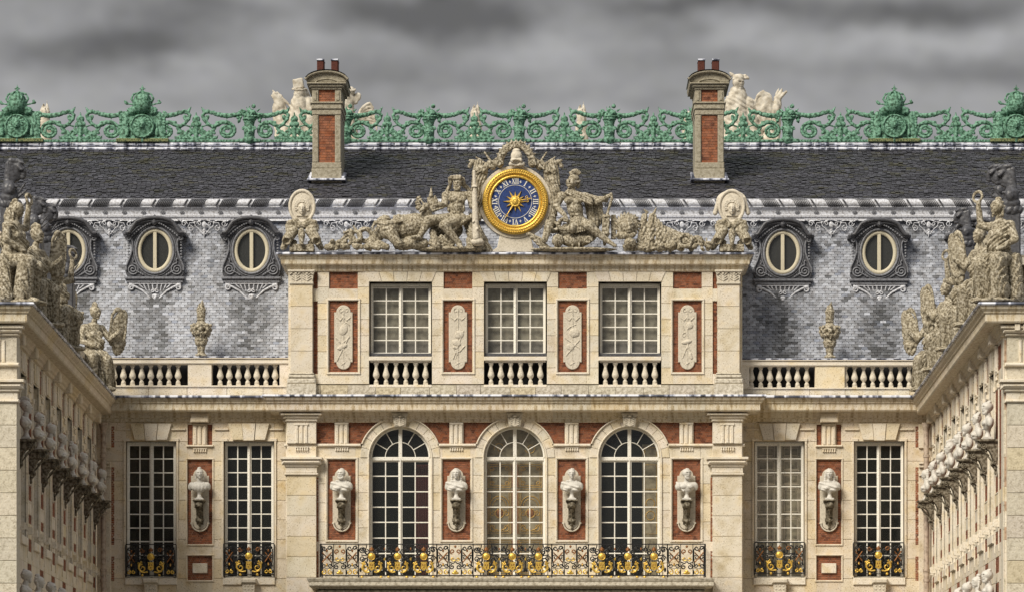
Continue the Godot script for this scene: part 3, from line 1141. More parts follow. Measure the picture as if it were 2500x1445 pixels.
func build_pavilion() -> void:
	var T := thing("clock_pavilion", "cream stone and red brick pavilion with three arched windows below the clock", "building")
	# ---- attic storey
	var z := -0.10
	var w := wall_at(T, z, mat.stone)
	w.node.name = "attic_wall"
	var pcs := [838.0, 1118.0, 1398.0, 1679.0]
	var wcs := [977.5, 1258.5, 1538.5]
	stone(w, 703, 764, 662, 937, -0.02)
	stone(w, 1752, 1813, 662, 937, -0.02)
	for q in [[764, 775], [1741, 1752]]:
		bricks(w, q[0], q[1], 662, 705)
		stone(w, q[0], q[1], 705, 735)
		bricks(w, q[0], q[1], 735, 912)
		stone(w, q[0], q[1], 912, 937)
	for k in 4:
		var pc: float = pcs[k]
		bricks(w, pc - 35, pc + 35, 662, 705)
		stone(w, pc - 35, pc + 35, 705, 734, 0.0, 40, 70)
		bricks(w, pc - 35, pc + 35, 734, 908)
		stone(w, pc - 35, pc + 35, 908, 937, 0.0, 40, 80)
		var trim := MB.new()
		fillet(w, trim, pc - 37, pc + 37, 733, 909, 4, 0.035)
		part("panel_moulding", trim, mat.stone, T)
		var xa: float = 775.0 if k == 0 else wcs[k - 1] + 77
		var xb: float = 1741.0 if k == 3 else wcs[k] - 77
		stone(w, xa, pc - 35, 662, 937)
		stone(w, pc + 35, xb, 662, 937)
		relief_tablet(T, w, pc, k)
	for k in 3:
		var wc: float = wcs[k]
		# flat arch of five stones
		w.back.box(w.x(wc - 77), w.x(wc + 77), w.y(688), w.y(662), z - 0.45, z - 0.03)
		for q in 5:
			var f0 := -1.0 + q * 0.4
			var f1 := f0 + 0.4
			var m := MB.new()
			m.col = tone()
			m.prism(PackedVector2Array([Vector2(w.x(wc + f0 * 77) + 0.004, w.y(688)), Vector2(w.x(wc + f1 * 77) - 0.004, w.y(688)), Vector2(w.x(wc + f1 * 88) - 0.004, w.y(663)), Vector2(w.x(wc + f0 * 88) + 0.004, w.y(663))]), z - 0.3, z + 0.018, 0.006)
			part("voussoir", m, mat.stone, w.node)
		var win := window(T, w, wc, 74, 690, [699, 731, 763.5, 796, 828, 860], 0.26)
		var bl := MB.new()
		for r in 5:
			for q in 4:
				var g := rng.randf_range(0.8, 1.0) * (1.0 if r < 4 else 0.88)
				bl.col = Color(g, g, g * (1.0 if r < 4 else 1.12))
				bl.box(w.x(wc - 72 + q * 36), w.x(wc - 36 + q * 36), w.y(699 + (r + 1) * 32.4), w.y(699 + r * 32.4), z - 0.40, z - 0.39, 0.0, false)
		part("blind", bl, mat.blind, win)
		var sill := MB.new()
		sill.box(w.x(wc - 77), w.x(wc + 77), w.y(869), w.y(861), z - 0.35, z - 0.10, 0.01)
		part("window_sill", sill, mat.lead_dark, T)
		var rail := MB.new()
		rail.box(w.x(wc - 77), w.x(wc + 77), w.y(880), w.y(870), z - 0.30, z + 0.02, 0.012)
		rail.box(w.x(wc - 77), w.x(wc + 77), w.y(946), w.y(939), z - 0.30, z + 0.06, 0.012)
		rail.box(w.x(wc - 74), w.x(wc + 74), w.y(883), w.y(880), z - 0.24, z - 0.03)
		part("balustrade_rail", rail, mat.stone, T)
		var xs := []
		for q in 6:
			xs.append(wc - 60 + q * 24.2)
		balusters(T, w, xs, 883, 939, z - 0.12)
		part("recess", room_box(w, wc - 77, wc + 77, 880, 940, z - 0.05, 0.45), mat.shade_and_joint_black, T)  # shade between the balusters is put into the black of this box
	wall_done(w)
	var wp := wall_at(T, z, mat.stone_grey)
	wp.node.name = "plinth_course"
	stone(wp, 700, 1815, 940, 970, 0.05, 40, 66)
	wall_done(wp)
	# pilasters of the attic
	for c in [736.0, 1779.0]:
		var ps := wall_at(T, z, mat.stone)
		ps.node.name = "pilaster"
		stone(ps, c - 27, c + 27, 695, 912, 0.13, 52, 80, 0.3)
		wall_done(ps)
		var b := MB.new()
		b.box(w.x(c - 30), w.x(c + 30), w.y(915), w.y(911), z, z + 0.16, 0.01)
		b.box(w.x(c - 32), w.x(c + 32), w.y(924), w.y(916), z, z + 0.18, 0.03)
		b.box(w.x(c - 35), w.x(c + 35), w.y(938), w.y(925), z, z + 0.20, 0.03)
		b.box(w.x(c - 36), w.x(c + 36), w.y(969), w.y(938), z, z + 0.22, 0.008)
		part("pilaster_base", b, mat.stone_grey, T)
		var cp := MB.new()
		cp.prism(PackedVector2Array([Vector2(w.x(c - 27), w.y(690)), Vector2(w.x(c + 27), w.y(690)), Vector2(w.x(c + 31), w.y(665)), Vector2(w.x(c - 31), w.y(665))]), z, z + 0.14, 0.01)
		cp.box(w.x(c - 33), w.x(c + 33), w.y(666), w.y(661), z, z + 0.20, 0.01)
		cp.box(w.x(c - 29), w.x(c + 29), w.y(696), w.y(690), z, z + 0.17, 0.015)
		var cap := part("capital", cp, mat.carved_pale, T)
		part("acanthus", acanthus_capital(), mat.carved_pale, cap, Vector3(w.x(c), w.y(690), z + 0.14))
	# upper cornice with its lead cover
	var prof := [[0.0, 664], [0.04, 662], [0.05, 656], [0.08, 653], [0.09, 650], [0.17, 648], [0.18, 646], [0.18, 636], [0.20, 634], [0.21, 631], [0.25, 628], [0.26, 624], [0.0, 623]]
	var xl := w.x(704)
	var xr := w.x(1812)
	cornice("attic_cornice", T, w, prof, [Vector2(xl, -4.0), Vector2(xl, z), Vector2(xr, z), Vector2(xr, -4.0)], mat.stained)
	var ld := MB.new()
	ld.sweep([Vector2(0.0, w.y(624)), Vector2(0.29, w.y(625)), Vector2(0.30, w.y(623)), Vector2(0.29, w.y(620)), Vector2(0.05, w.y(615)), Vector2(0.0, w.y(615))], [Vector2(xl, -4.0), Vector2(xl, z), Vector2(xr, z), Vector2(xr, -4.0)])
	ld.box(xl, xr, w.y(640), w.y(616), -4.0, z + 0.1)
	part("lead_cover", ld, mat.lead, T)
	# flanks of the attic going back into the roof
	var fl := MB.new()
	fl.box(w.x(706), w.x(712), w.y(975), w.y(640), -4.0, z - 0.02)
	part("flank_wall", fl, mat.stone_warm, T)
	var fl2 := MB.new()
	fl2.box(w.x(1804), w.x(1810), w.y(975), w.y(640), -4.0, z - 0.02)
	part("flank_wall", fl2, mat.stone_warm, T)

	# ---- principal storey
	var v := wall_at(T, 0.0, mat.stone)
	v.node.name = "lower_wall"
	var pls := [833.5, 1114.0, 1396.0, 1676.5]
	var wls := [976.5, 1257.0, 1537.5]
	stone(v, 697, 800, 1088, 1460, 0.0, 44)
	stone(v, 1711, 1815, 1088, 1460, 0.0, 44)
	stone(v, 697, 772, 1030, 1083, 0.0, 60, 90)
	stone(v, 1740, 1815, 1030, 1083, 0.0, 60, 90)
	for k in 4:
		var pc: float = pls[k]
		stone(v, pc - 34, pc + 34, 1088, 1122, 0.0, 40, 90)
		bricks(v, pc - 34, pc + 34, 1122, 1318)
		stone(v, pc - 34, pc + 34, 1318, 1460, 0.0, 44, 80)
		var tr2 := MB.new()
		fillet(v, tr2, pc - 36, pc + 36, 1120, 1319, 4, 0.03)
		part("panel_moulding", tr2, mat.stone, T)
		var xl2: float = 772.0 if k == 0 else wls[k - 1]
		var xr2: float = 1740.0 if k == 3 else wls[k]
		stone(v, pc - 17, pc + 17, 1030, 1083, 0.0, 60, 40)
		for side in [-1, 1]:
			var far: float = xl2 if side < 0 else xr2
			var arched: bool = not (k == 0 and side < 0) and not (k == 3 and side > 0)
			if arched:
				var poly := PackedVector2Array()
				poly.append(Vector2(v.x(pc + side * 17), v.y(1083)))
				poly.append(Vector2(v.x(pc + side * 17), v.y(1030)))
				for q in 9:
					var py := lerpf(1030.0, 1083.0, q / 8.0)
					poly.append(Vector2(v.x(far - side * sqrt(90.0 * 90.0 - (1117.0 - py) * (1117.0 - py))), v.y(py)))
				v.mort.prism(poly, -0.4, -0.045 - 0.012, 0.0)
				var cxm := v.x(far)
				var cym := v.y(1117)
				bricks(v, minf(pc + side * 17, far), maxf(pc + side * 17, far), 1030, 1083, -0.045, Vector3(cxm, cym, 0.93), false)
			else:
				bricks(v, minf(pc + side * 17, far), maxf(pc + side * 17, far), 1030, 1083)
		if k > 0:
			stone(v, wls[k - 1] + 75, pc - 34, 1117, 1460, 0.0, 44)
			stone(v, wls[k - 1] + 92, pc - 34, 1088, 1117, 0.0, 44)
		if k < 3:
			stone(v, pc + 34, wls[k] - 75, 1117, 1460, 0.0, 44)
			stone(v, pc + 34, wls[k] - 92, 1088, 1117, 0.0, 44)
		triglyph(T, v, pc, 1031, 1083, 17, 0.05, mat.stone)
		bust_niche(T, v, pc)
	for k in 3:
		var wc: float = wls[k]
		var o := Vector2(v.x(wc), v.y(1117))
		for q in 12:
			var a0 := q * 15.0
			var pl := arc(o.x, o.y, 0.75, a0 + 0.25, a0 + 14.75, 4)
			pl.append_array(arc(o.x, o.y, 0.975, a0 + 14.75, a0 + 0.25, 4))
			var m := MB.new()
			m.col = tone()
			m.prism(pl, -0.45, 0.02, 0.006)
			part("voussoir", m, mat.stone, v.node)
		var am := MB.new()
		am.tube(to3(arc(o.x, o.y, 0.99, 20, 160, 32), 0.02), 0.022, 0.055, 6)
		am.tube(to3(arc(o.x, o.y, 0.775, 0, 180, 32), 0.02), 0.018, 0.02, 6)
		for sx in [-1, 1]:
			am.box(o.x + sx * 0.775 - 0.018, o.x + sx * 0.775 + 0.018, v.y(1460), o.y, 0.0, 0.04, 0.006)
		part("archivolt", am, mat.stone, T)
		var ks := MB.new()
		ks.prism(PackedVector2Array([Vector2(o.x - 0.14, v.y(1043)), Vector2(o.x + 0.14, v.y(1043)), Vector2(o.x + 0.19, v.y(1012)), Vector2(o.x - 0.19, v.y(1012))]), -0.2, 0.16, 0.02)
		ks.box(o.x - 0.2, o.x + 0.2, v.y(1014), v.y(1009), -0.1, 0.22, 0.012)
		var kk := part("keystone", ks, mat.stone_grey, T)
		part("acanthus", acanthus_key(), mat.carved_pale, kk, Vector3(o.x, v.y(1043), 0.15))
		var win := window(T, v, wc, 75, 1115, [1124, 1161, 1199, 1236.5, 1274, 1312, 1350, 1390, 1410], 0.18, 75)
		if k == 1:
			gilt_door(win, v, wc)
		else:
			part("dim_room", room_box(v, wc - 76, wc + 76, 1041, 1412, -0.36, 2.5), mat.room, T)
			if k == 0:
				var cu := MB.new()
				for q in 12:
					var zz := -0.5 + (0.02 if q % 2 == 0 else -0.02)
					cu.box(v.x(wc + 38 + q * 2.6), v.x(wc + 41 + q * 2.6), v.y(1405), v.y(1130), zz - 0.02, zz, 0.008)
				part("curtain", cu, mat.curtain, win)
			else:
				door_leaf(win, v, wc + 52, 20, -0.55)
	# thin brick chases beside the pilasters
	for q in [[772, 777], [1735, 1740]]:
		bricks(v, q[0], q[1], 1165, 1322, 0.012)
		bricks(v, q[0], q[1], 1345, 1410, 0.012)
	wall_done(v)
	# string course stepping over the arches
	var sc := [[697, 881 - 0], [1071, 1163], [1351, 1443], [1632, 1815]]
	var st := MB.new()
	for q in sc:
		st.box(v.x(q[0]) - (0.04 if q[0] == 697 else 0.0), v.x(q[1]) + (0.04 if q[1] == 1815 else 0.0), v.y(1090), v.y(1083), -0.02, 0.07, 0.02)
	part("string_course", st, mat.stone, T)
	# pilasters with their capitals
	for c in [736.0, 1776.0]:
		var ps := wall_at(T, 0.0, mat.stone)
		ps.node.name = "pilaster"
		stone(ps, c - 36, c + 36, 1160, 1460, 0.14, 52, 100, 0.3)
		stone(ps, c - 36, c + 36, 1090, 1118, 0.10, 52, 100, 0.3)
		wall_done(ps)
		var cp := MB.new()
		cp.box(v.x(c - 51), v.x(c + 51), v.y(1123), v.y(1117), 0, 0.31, 0.008)
		cp.box(v.x(c - 48), v.x(c + 48), v.y(1135), v.y(1123), 0, 0.28, 0.05)
		cp.box(v.x(c - 41), v.x(c + 41), v.y(1141), v.y(1135), 0, 0.20, 0.02)
		cp.box(v.x(c - 38), v.x(c + 38), v.y(1155), v.y(1141), 0, 0.16, 0.005)
		cp.box(v.x(c - 41), v.x(c + 41), v.y(1161), v.y(1156), 0, 0.19, 0.02)
		part("capital", cp, mat.stone, T)
		var en := MB.new()
		en.box(v.x(c - 50), v.x(c + 50), v.y(1015), v.y(1010), 0, 0.30, 0.01)
		en.box(v.x(c - 44), v.x(c + 44), v.y(1023), v.y(1015), 0, 0.24, 0.03)
		en.box(v.x(c - 39), v.x(c + 39), v.y(1030), v.y(1023), 0, 0.19, 0.02)
		part("entablature_break", en, mat.stone, T)
		var blk := MB.new()
		blk.box(v.x(c - 36), v.x(c + 36), v.y(1083), v.y(1030), 0, 0.14, 0.006)
		part("frieze_block", blk, mat.stone, T)
		v.zf = 0.13
		triglyph(T, v, c, 1034, 1083, 17, 0.04, mat.stone)
		v.zf = 0.0
	xl = v.x(696)
	xr = v.x(1816)
	var cpath := [Vector2(xl, -0.75), Vector2(xl, 0.0), Vector2(xr, 0.0), Vector2(xr, -0.75)]
	cornice("main_cornice", T, v, MAIN_CORNICE, cpath, mat.stained)
	var ld2 := MB.new()
	ld2.sweep([Vector2(0.0, v.y(971)), Vector2(0.53, v.y(972.5)), Vector2(0.545, v.y(970)), Vector2(0.53, v.y(967)), Vector2(0.0, v.y(963.5))], cpath)
	part("lead_flashing", ld2, mat.lead, T)
	# balcony slab carried over the door
	var bal := MB.new()
	var bz := 1.5
	var bp := [Vector2(v.x(781), 0.0), Vector2(v.x(781), bz - 0.28), Vector2(v.x(1717), bz - 0.28), Vector2(v.x(1717), 0.0)]
	var yb := func(py: float) -> float: return Y(py, 1.5)
	bal.sweep([Vector2(0, yb.call(1560)), Vector2(0.0, yb.call(1437)), Vector2(0.03, yb.call(1436)), Vector2(0.03, yb.call(1433.5)), Vector2(0.20, yb.call(1430)), Vector2(0.21, yb.call(1428)), Vector2(0.21, yb.call(1420)), Vector2(0.225, yb.call(1418)), Vector2(0.25, yb.call(1412)), Vector2(0.25, yb.call(1410)), Vector2(0, yb.call(1409))], bp)
	bal.box(v.x(781), v.x(1717), yb.call(1440), yb.call(1409), 0.0, bz - 0.28)
	bal.box(v.x(800), v.x(1700), yb.call(1406), yb.call(1409) - 0.01, 0.3, bz - 0.12, 0.01)
	part("balcony", bal, mat.stone_grey, T)
	var dn := MB.new()
	for k in 160:
		var dx := lerpf(v.x(783), v.x(1715), (k + 0.5) / 160.0)
		dn.box(dx - 0.018, dx + 0.018, yb.call(1434), yb.call(1429.5), bz - 0.28, bz - 0.19)
	var dd := part("dentils", dn, mat.stone_grey, T)
	dd.set_meta("kind", "stuff")
	# lower storey under the balcony
	var lw := MB.new()
	lw.box(v.x(697), v.x(1815), 0.0, v.y(1460), -0.6, 0.0)
	part("ground_storey_wall", lw, mat.stone, T)

# carved panel with stepped round ends
func relief_tablet(T: Node, w: Wall, c: float, k: int) -> void:
	var m := MB.new()
	var s := w.s
	var poly := PackedVector2Array()
	var cx := w.x(c)
	var yt := w.y(762)
	var ybm := w.y(884)
	poly.append_array(arc(cx, yt, 17.5 * s, 0, 180, 14))
	poly.append(Vector2(cx - 22.5 * s, yt))
	poly.append(Vector2(cx - 22.5 * s, ybm))
	poly.append_array(arc(cx, ybm, 17.5 * s, 180, 360, 14))
	poly.append(Vector2(cx + 22.5 * s, ybm))
	poly.append(Vector2(cx + 22.5 * s, yt))
	m.prism(poly, w.zf - 0.06, w.zf + 0.0, 0.012)
	var tb := part("relief_tablet", m, mat.carved_pale, T)
	# trophies of arms hung from a ribbon
	var q := Sculpt.new(0, 0)
	q.soft(0.8)
	q.spiral(-6, -66, 6, 2, 90, 0.9, 1.4, 0.8).spiral(6, -66, 6, 2, 90, -0.9, 1.4, 0.8)
	q.c(0, -68, 0, 1.6, 0, 60, 0, 1.0)
	q.path([Vector2(-17, -50), Vector2(-8, -42), Vector2(0, -52), Vector2(8, -42), Vector2(17, -50)], 1.6, 1.6)
	match k:
		0:
			q.e(0, -20, 0, 10, 14, 3, 20).path([Vector2(-18, 0), Vector2(-4, 14), Vector2(16, -2)], 2, 1.2).c(-16, 56, 0, 1.6, 14, -4, 0, 1.6).c(16, 54, 0, 1.6, -12, 10, 0, 1.6).e(-3, 22, 0, 14, 6, 3, -28).spiral(6, -30, 8, 2, 0, 1.2, 1.5, 1)
		1:
			q.e(3, -8, 0, 12, 10, 3, -30).e(-4, 12, 0, 12, 8, 3, 24).c(-12, 52, 0, 1.5, 14, -18, 0, 1.5).path([Vector2(16, 20), Vector2(4, 34), Vector2(-10, 30)], 2, 1.2).b(-6, 24, 0, 6, 3, 2.4, 8).c(0, 30, 0, 2, -6, 54, 0, 1)
		2:
			q.e(4, -12, 0, 13, 11, 3.4, 0).c(-18, 0, 0, 2, 17, 26, 0, 1.4).c(16, 6, 0, 1.8, -16, 44, 0, 1.4).e(-6, 22, 0, 10, 8, 3, 20).path([Vector2(-14, -20), Vector2(-4, -28), Vector2(8, -32)], 1.4, 1.4)
		3:
			q.c(-14, -34, 0, 1.6, 8, 10, 0, 1.6).e(5, -30, 0, 9, 9, 3, 0).e(-2, 10, 0, 14, 5, 3, -14).c(-12, 50, 0, 1.5, 2, 14, 0, 1.5).c(12, 50, 0, 1.5, 0, 14, 0, 1.5).e(8, 44, 0, 4, 10, 2.4, -12).spiral(-8, -6, 7, 2, 30, 1.1, 1.4, 0.8)
	q.c(-5, 66, 0, 1.4, 5, 60, 0, 1.2).c(0, 60, 0, 1.4, 0, 74, 0, 1.0)
	part("trophy_carving", q.mesh(0.016, 0.006, 14.0, k), mat.carved_pale, tb, Vector3(w.x(c), w.y(824), w.zf + 0.004))

func acanthus_capital() -> Mesh:
	if not lib.has("acap"):
		var q := Sculpt.new(0, 0).soft(0.6)
		for sx in [-13.5, 13.5]:
			q.c(sx, -1, 0, 2.0, sx, -17, 1.0, 1.6)
			for k in 3:
				for d in [-1, 1]:
					q.c(sx, -3 - k * 5, 0.5, 1.6, sx + d * (10 - k * 1.5), -9 - k * 5.2, 1.6, 1.5)
			q.e(sx, -20, 3, 4, 2.5, 2)
		q.c(0, -2, 0, 1.5, 0, -20, 0.6, 1.2)
		for d in [-1, 1]:
			q.spiral(d * 27, -21, 4.5, 1.2, 180.0 if d > 0 else 0.0, -1.3 * d, 1.4, 0.9, 3)
			q.spiral(d * 5, -22, 3.5, 1.0, 0.0 if d > 0 else 180.0, 1.2 * d, 1.2, 0.8, 2)
		lib.acap = q.mesh(0.014)
	return lib.acap

func acanthus_key() -> Mesh:
	if not lib.has("akey"):
		var q := Sculpt.new(0, 0).soft(0.6)
		q.c(0, -1, 0, 2, 0, -20, 3, 2)
		for k in 4:
			for d in [-1, 1]:
				q.c(0, -2 - k * 4.5, 0.5, 1.8, d * 11, -7 - k * 4.8, 2, 1.5)
		for d in [-1, 1]:
			q.spiral(d * 13, -27, 4.5, 1.2, 180.0 if d > 0 else 0.0, -1.3 * d, 1.6, 1.0, 5)
		q.e(0, -26, 5, 5, 3, 3)
		lib.akey = q.mesh(0.016)
	return lib.akey

# gilt panelled doors behind the middle arch
func gilt_door(win: Node3D, v: Wall, wc: float) -> void:
	var pl := MB.new()
	var zz := -0.46
	pl.box(v.x(wc - 75), v.x(wc + 75), v.y(1412), v.y(1117), zz - 0.05, zz)
	var p2 := arc(v.x(wc), v.y(1117), 0.75, 0, 180, 20)
	pl.prism(p2, zz - 0.05, zz, 0.0)
	part("panelled_shutter", pl, mat.shutter, win)
	var g := MB.new()
	var d := MB.new()
	for sx in [-1, 1]:
		var c: float = wc + sx * 38
		for r in [[1130, 1186], [1192, 1300], [1316, 1400]]:
			var x0 := v.x(c - 28)
			var x1 := v.x(c + 28)
			for q in [0.0, 0.045]:
				g.tube(PackedVector3Array([Vector3(x0 + q, v.y(r[1]) + q, zz), Vector3(x1 - q, v.y(r[1]) + q, zz), Vector3(x1 - q, v.y(r[0]) - q, zz), Vector3(x0 + q, v.y(r[0]) - q, zz)]), 0.011, 0.016, 5, 1.0, true)
			d.box(v.x(c - 34), v.x(c - 30), v.y(r[1]), v.y(r[0]), zz, zz + 0.012)
			d.box(v.x(c + 30), v.x(c + 34), v.y(r[1]), v.y(r[0]), zz, zz + 0.012)
		var o := Vector2(v.x(c), v.y(1248))
		g.tube(to3(arc(o.x, v.y(1232), 0.24, 0, 180, 16), zz), 0.014, 0.02, 5)
		g.tube(to3(arc(o.x, v.y(1232), 0.17, 0, 180, 16), zz), 0.010, 0.015, 5)
		g.tube(to3(arc(o.x, v.y(1250), 0.11, 0, 360, 18), zz), 0.014, 0.02, 5)
		d.ell(Vector3(o.x, v.y(1250), zz), Vector3(0.09, 0.11, 0.02))
		for b in [-1, 1]:
			g.tube(curl(o.x + b * 0.18, v.y(1250), 0.07, 0.02, 90, b * 1.4, zz), 0.010, 0.016, 5)
			g.tube(curl(o.x + b * 0.16, v.y(1285), 0.10, 0.02, 200 if b > 0 else -20, b * 1.2, zz), 0.010, 0.016, 5)
			g.tube(curl(o.x + b * 0.19, v.y(1140), 0.06, 0.02, 0, b * 1.4, zz), 0.010, 0.016, 5)
			g.tube(curl(o.x + b * 0.19, v.y(1176), 0.06, 0.02, 0, -b * 1.4, zz), 0.010, 0.016, 5)
		g.tube(to3(arc(o.x, v.y(1270), 0.22, 200, 340, 14), zz), 0.013, 0.018, 5)
		g.tube(curl(o.x, v.y(1090), 0.14, 0.03, 200, sx * 1.3, zz), 0.011, 0.016, 5)
	part("gilt_moulding", g, mat.gilt, win)
	part("moulding_shadow", d, mat.bronze, win)  # brown strips and ovals put in as the shadow of the gilt mouldings

func door_leaf(win: Node3D, v: Wall, c: float, half: float, z: float) -> void:
	var pl := MB.new()
	pl.box(v.x(c - half), v.x(c + half), v.y(1405), v.y(1080), z - 0.04, z)
	part("panelled_shutter", pl, mat.shutter, win)
	var g := MB.new()
	for r in [[1088, 1112], [1130, 1190], [1198, 1300]]:
		g.tube(PackedVector3Array([Vector3(v.x(c - half * 0.7), v.y(r[1]), z), Vector3(v.x(c + half * 0.8), v.y(r[1]), z), Vector3(v.x(c + half * 0.8), v.y(r[0]), z), Vector3(v.x(c - half * 0.7), v.y(r[0]), z)]), 0.014, 0.014, 5, 1.0, true)
	for py in [1225, 1255]:
		g.tube(to3(arc(v.x(c), v.y(py), 0.11, 0, 360, 14), z), 0.012, 0.016, 5, 1.0, true)
	part("gilt_moulding", g, mat.gilt, win)

# stone tablet behind a bust, with the U-shaped moulding at its foot
func bust_niche(T: Node, w: Wall, c: float) -> void:
	var m := MB.new()
	var s := w.s
	var cx := w.x(c)
	var poly := PackedVector2Array()
	poly.append_array(arc(cx, w.y(1161), 17 * s, 0, 180, 12))
	poly.append(Vector2(cx - 22 * s, w.y(1161)))
	poly.append(Vector2(cx - 22 * s, w.y(1276)))
	poly.append_array(arc(cx, w.y(1276), 17 * s, 180, 360, 12))
	poly.append(Vector2(cx + 22 * s, w.y(1276)))
	poly.append(Vector2(cx + 22 * s, w.y(1161)))
	m.prism(poly, w.zf - 0.07, w.zf - 0.012, 0.01)
	var u := arc(cx, w.y(1277), 19.5 * s, 180, 360, 14)
	m.tube(to3(u, w.zf - 0.01), 0.022, 0.03, 6)
	for sx in [-1, 1]:
		m.box(cx + sx * 0.205 - 0.03, cx + sx * 0.205 + 0.03, w.y(1279), w.y(1275), w.zf - 0.05, w.zf + 0.02, 0.004)
	part("bust_tablet", m, mat.carved_pale, T)
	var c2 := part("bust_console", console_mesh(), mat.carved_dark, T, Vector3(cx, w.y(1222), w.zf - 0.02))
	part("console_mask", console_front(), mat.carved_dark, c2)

# scrolled bracket; its top is at y = 0 and it hangs on the plane z = 0
func console_mesh() -> Mesh:
	if not lib.has("console"):
		var m := MB.new()
		m.box(-0.145, 0.145, -0.035, 0.0, 0.0, 0.44, 0.012)
		m.box(-0.125, 0.125, -0.06, -0.035, 0.0, 0.40, 0.01)
		# S profile in (z, y)
		var pf := PackedVector2Array([Vector2(0.0, -0.06), Vector2(0.36, -0.06), Vector2(0.385, -0.11), Vector2(0.37, -0.17), Vector2(0.31, -0.205), Vector2(0.25, -0.20), Vector2(0.19, -0.24), Vector2(0.15, -0.32), Vector2(0.12, -0.42), Vector2(0.12, -0.48), Vector2(0.09, -0.53), Vector2(0.04, -0.55), Vector2(0.0, -0.60)])
		m.xf = Transform3D(Basis(Vector3(0, 0, 1), Vector3(0, 1, 0), Vector3(-1, 0, 0)), Vector3.ZERO)
		m.prism(pf, -0.085, 0.085, 0.01, true)
		for sx in [-0.088, 0.088]:
			m.tube(curl(0.29, -0.135, 0.075, 0.012, 90, -1.8, sx), 0.014, 0.02, 5)
			m.tube(curl(0.075, -0.47, 0.04, 0.01, -90, 1.4, sx), 0.011, 0.018, 5)
		m.xf = Transform3D()
		m.lathe([Vector2(0.0, -0.72), Vector2(0.025, -0.70), Vector2(0.03, -0.67), Vector2(0.018, -0.64), Vector2(0.03, -0.62), Vector2(0.045, -0.59), Vector2(0.03, -0.56)], Vector3(0, 0, 0.05), 8)
		lib.console = m.mesh()
	return lib.console

func console_front() -> Mesh:
	if not lib.has("conf"):
		var q := Sculpt.new(0, 0).soft(0.8)
		q.e(0, 12, 38, 9, 7, 4).e(-5, 12, 40, 3, 2.5, 2).e(5, 12, 40, 3, 2.5, 2).e(0, 15, 42, 2, 3, 2)
		for d in [-1, 1]:
			q.c(d * 2, 22, 30, 2, d * 6, 32, 19, 1.4)
			q.c(d * 2, 46, 13, 2, d * 7, 50, 12, 1.6)
		q.c(0, 22, 30, 2.6, 0, 44, 13, 1.8).e(0, 50, 13, 5, 4, 3).c(0, 52, 12, 3, 0, 60, 8, 1.2)
		lib.conf = q.mesh(0.014)
	return lib.conf


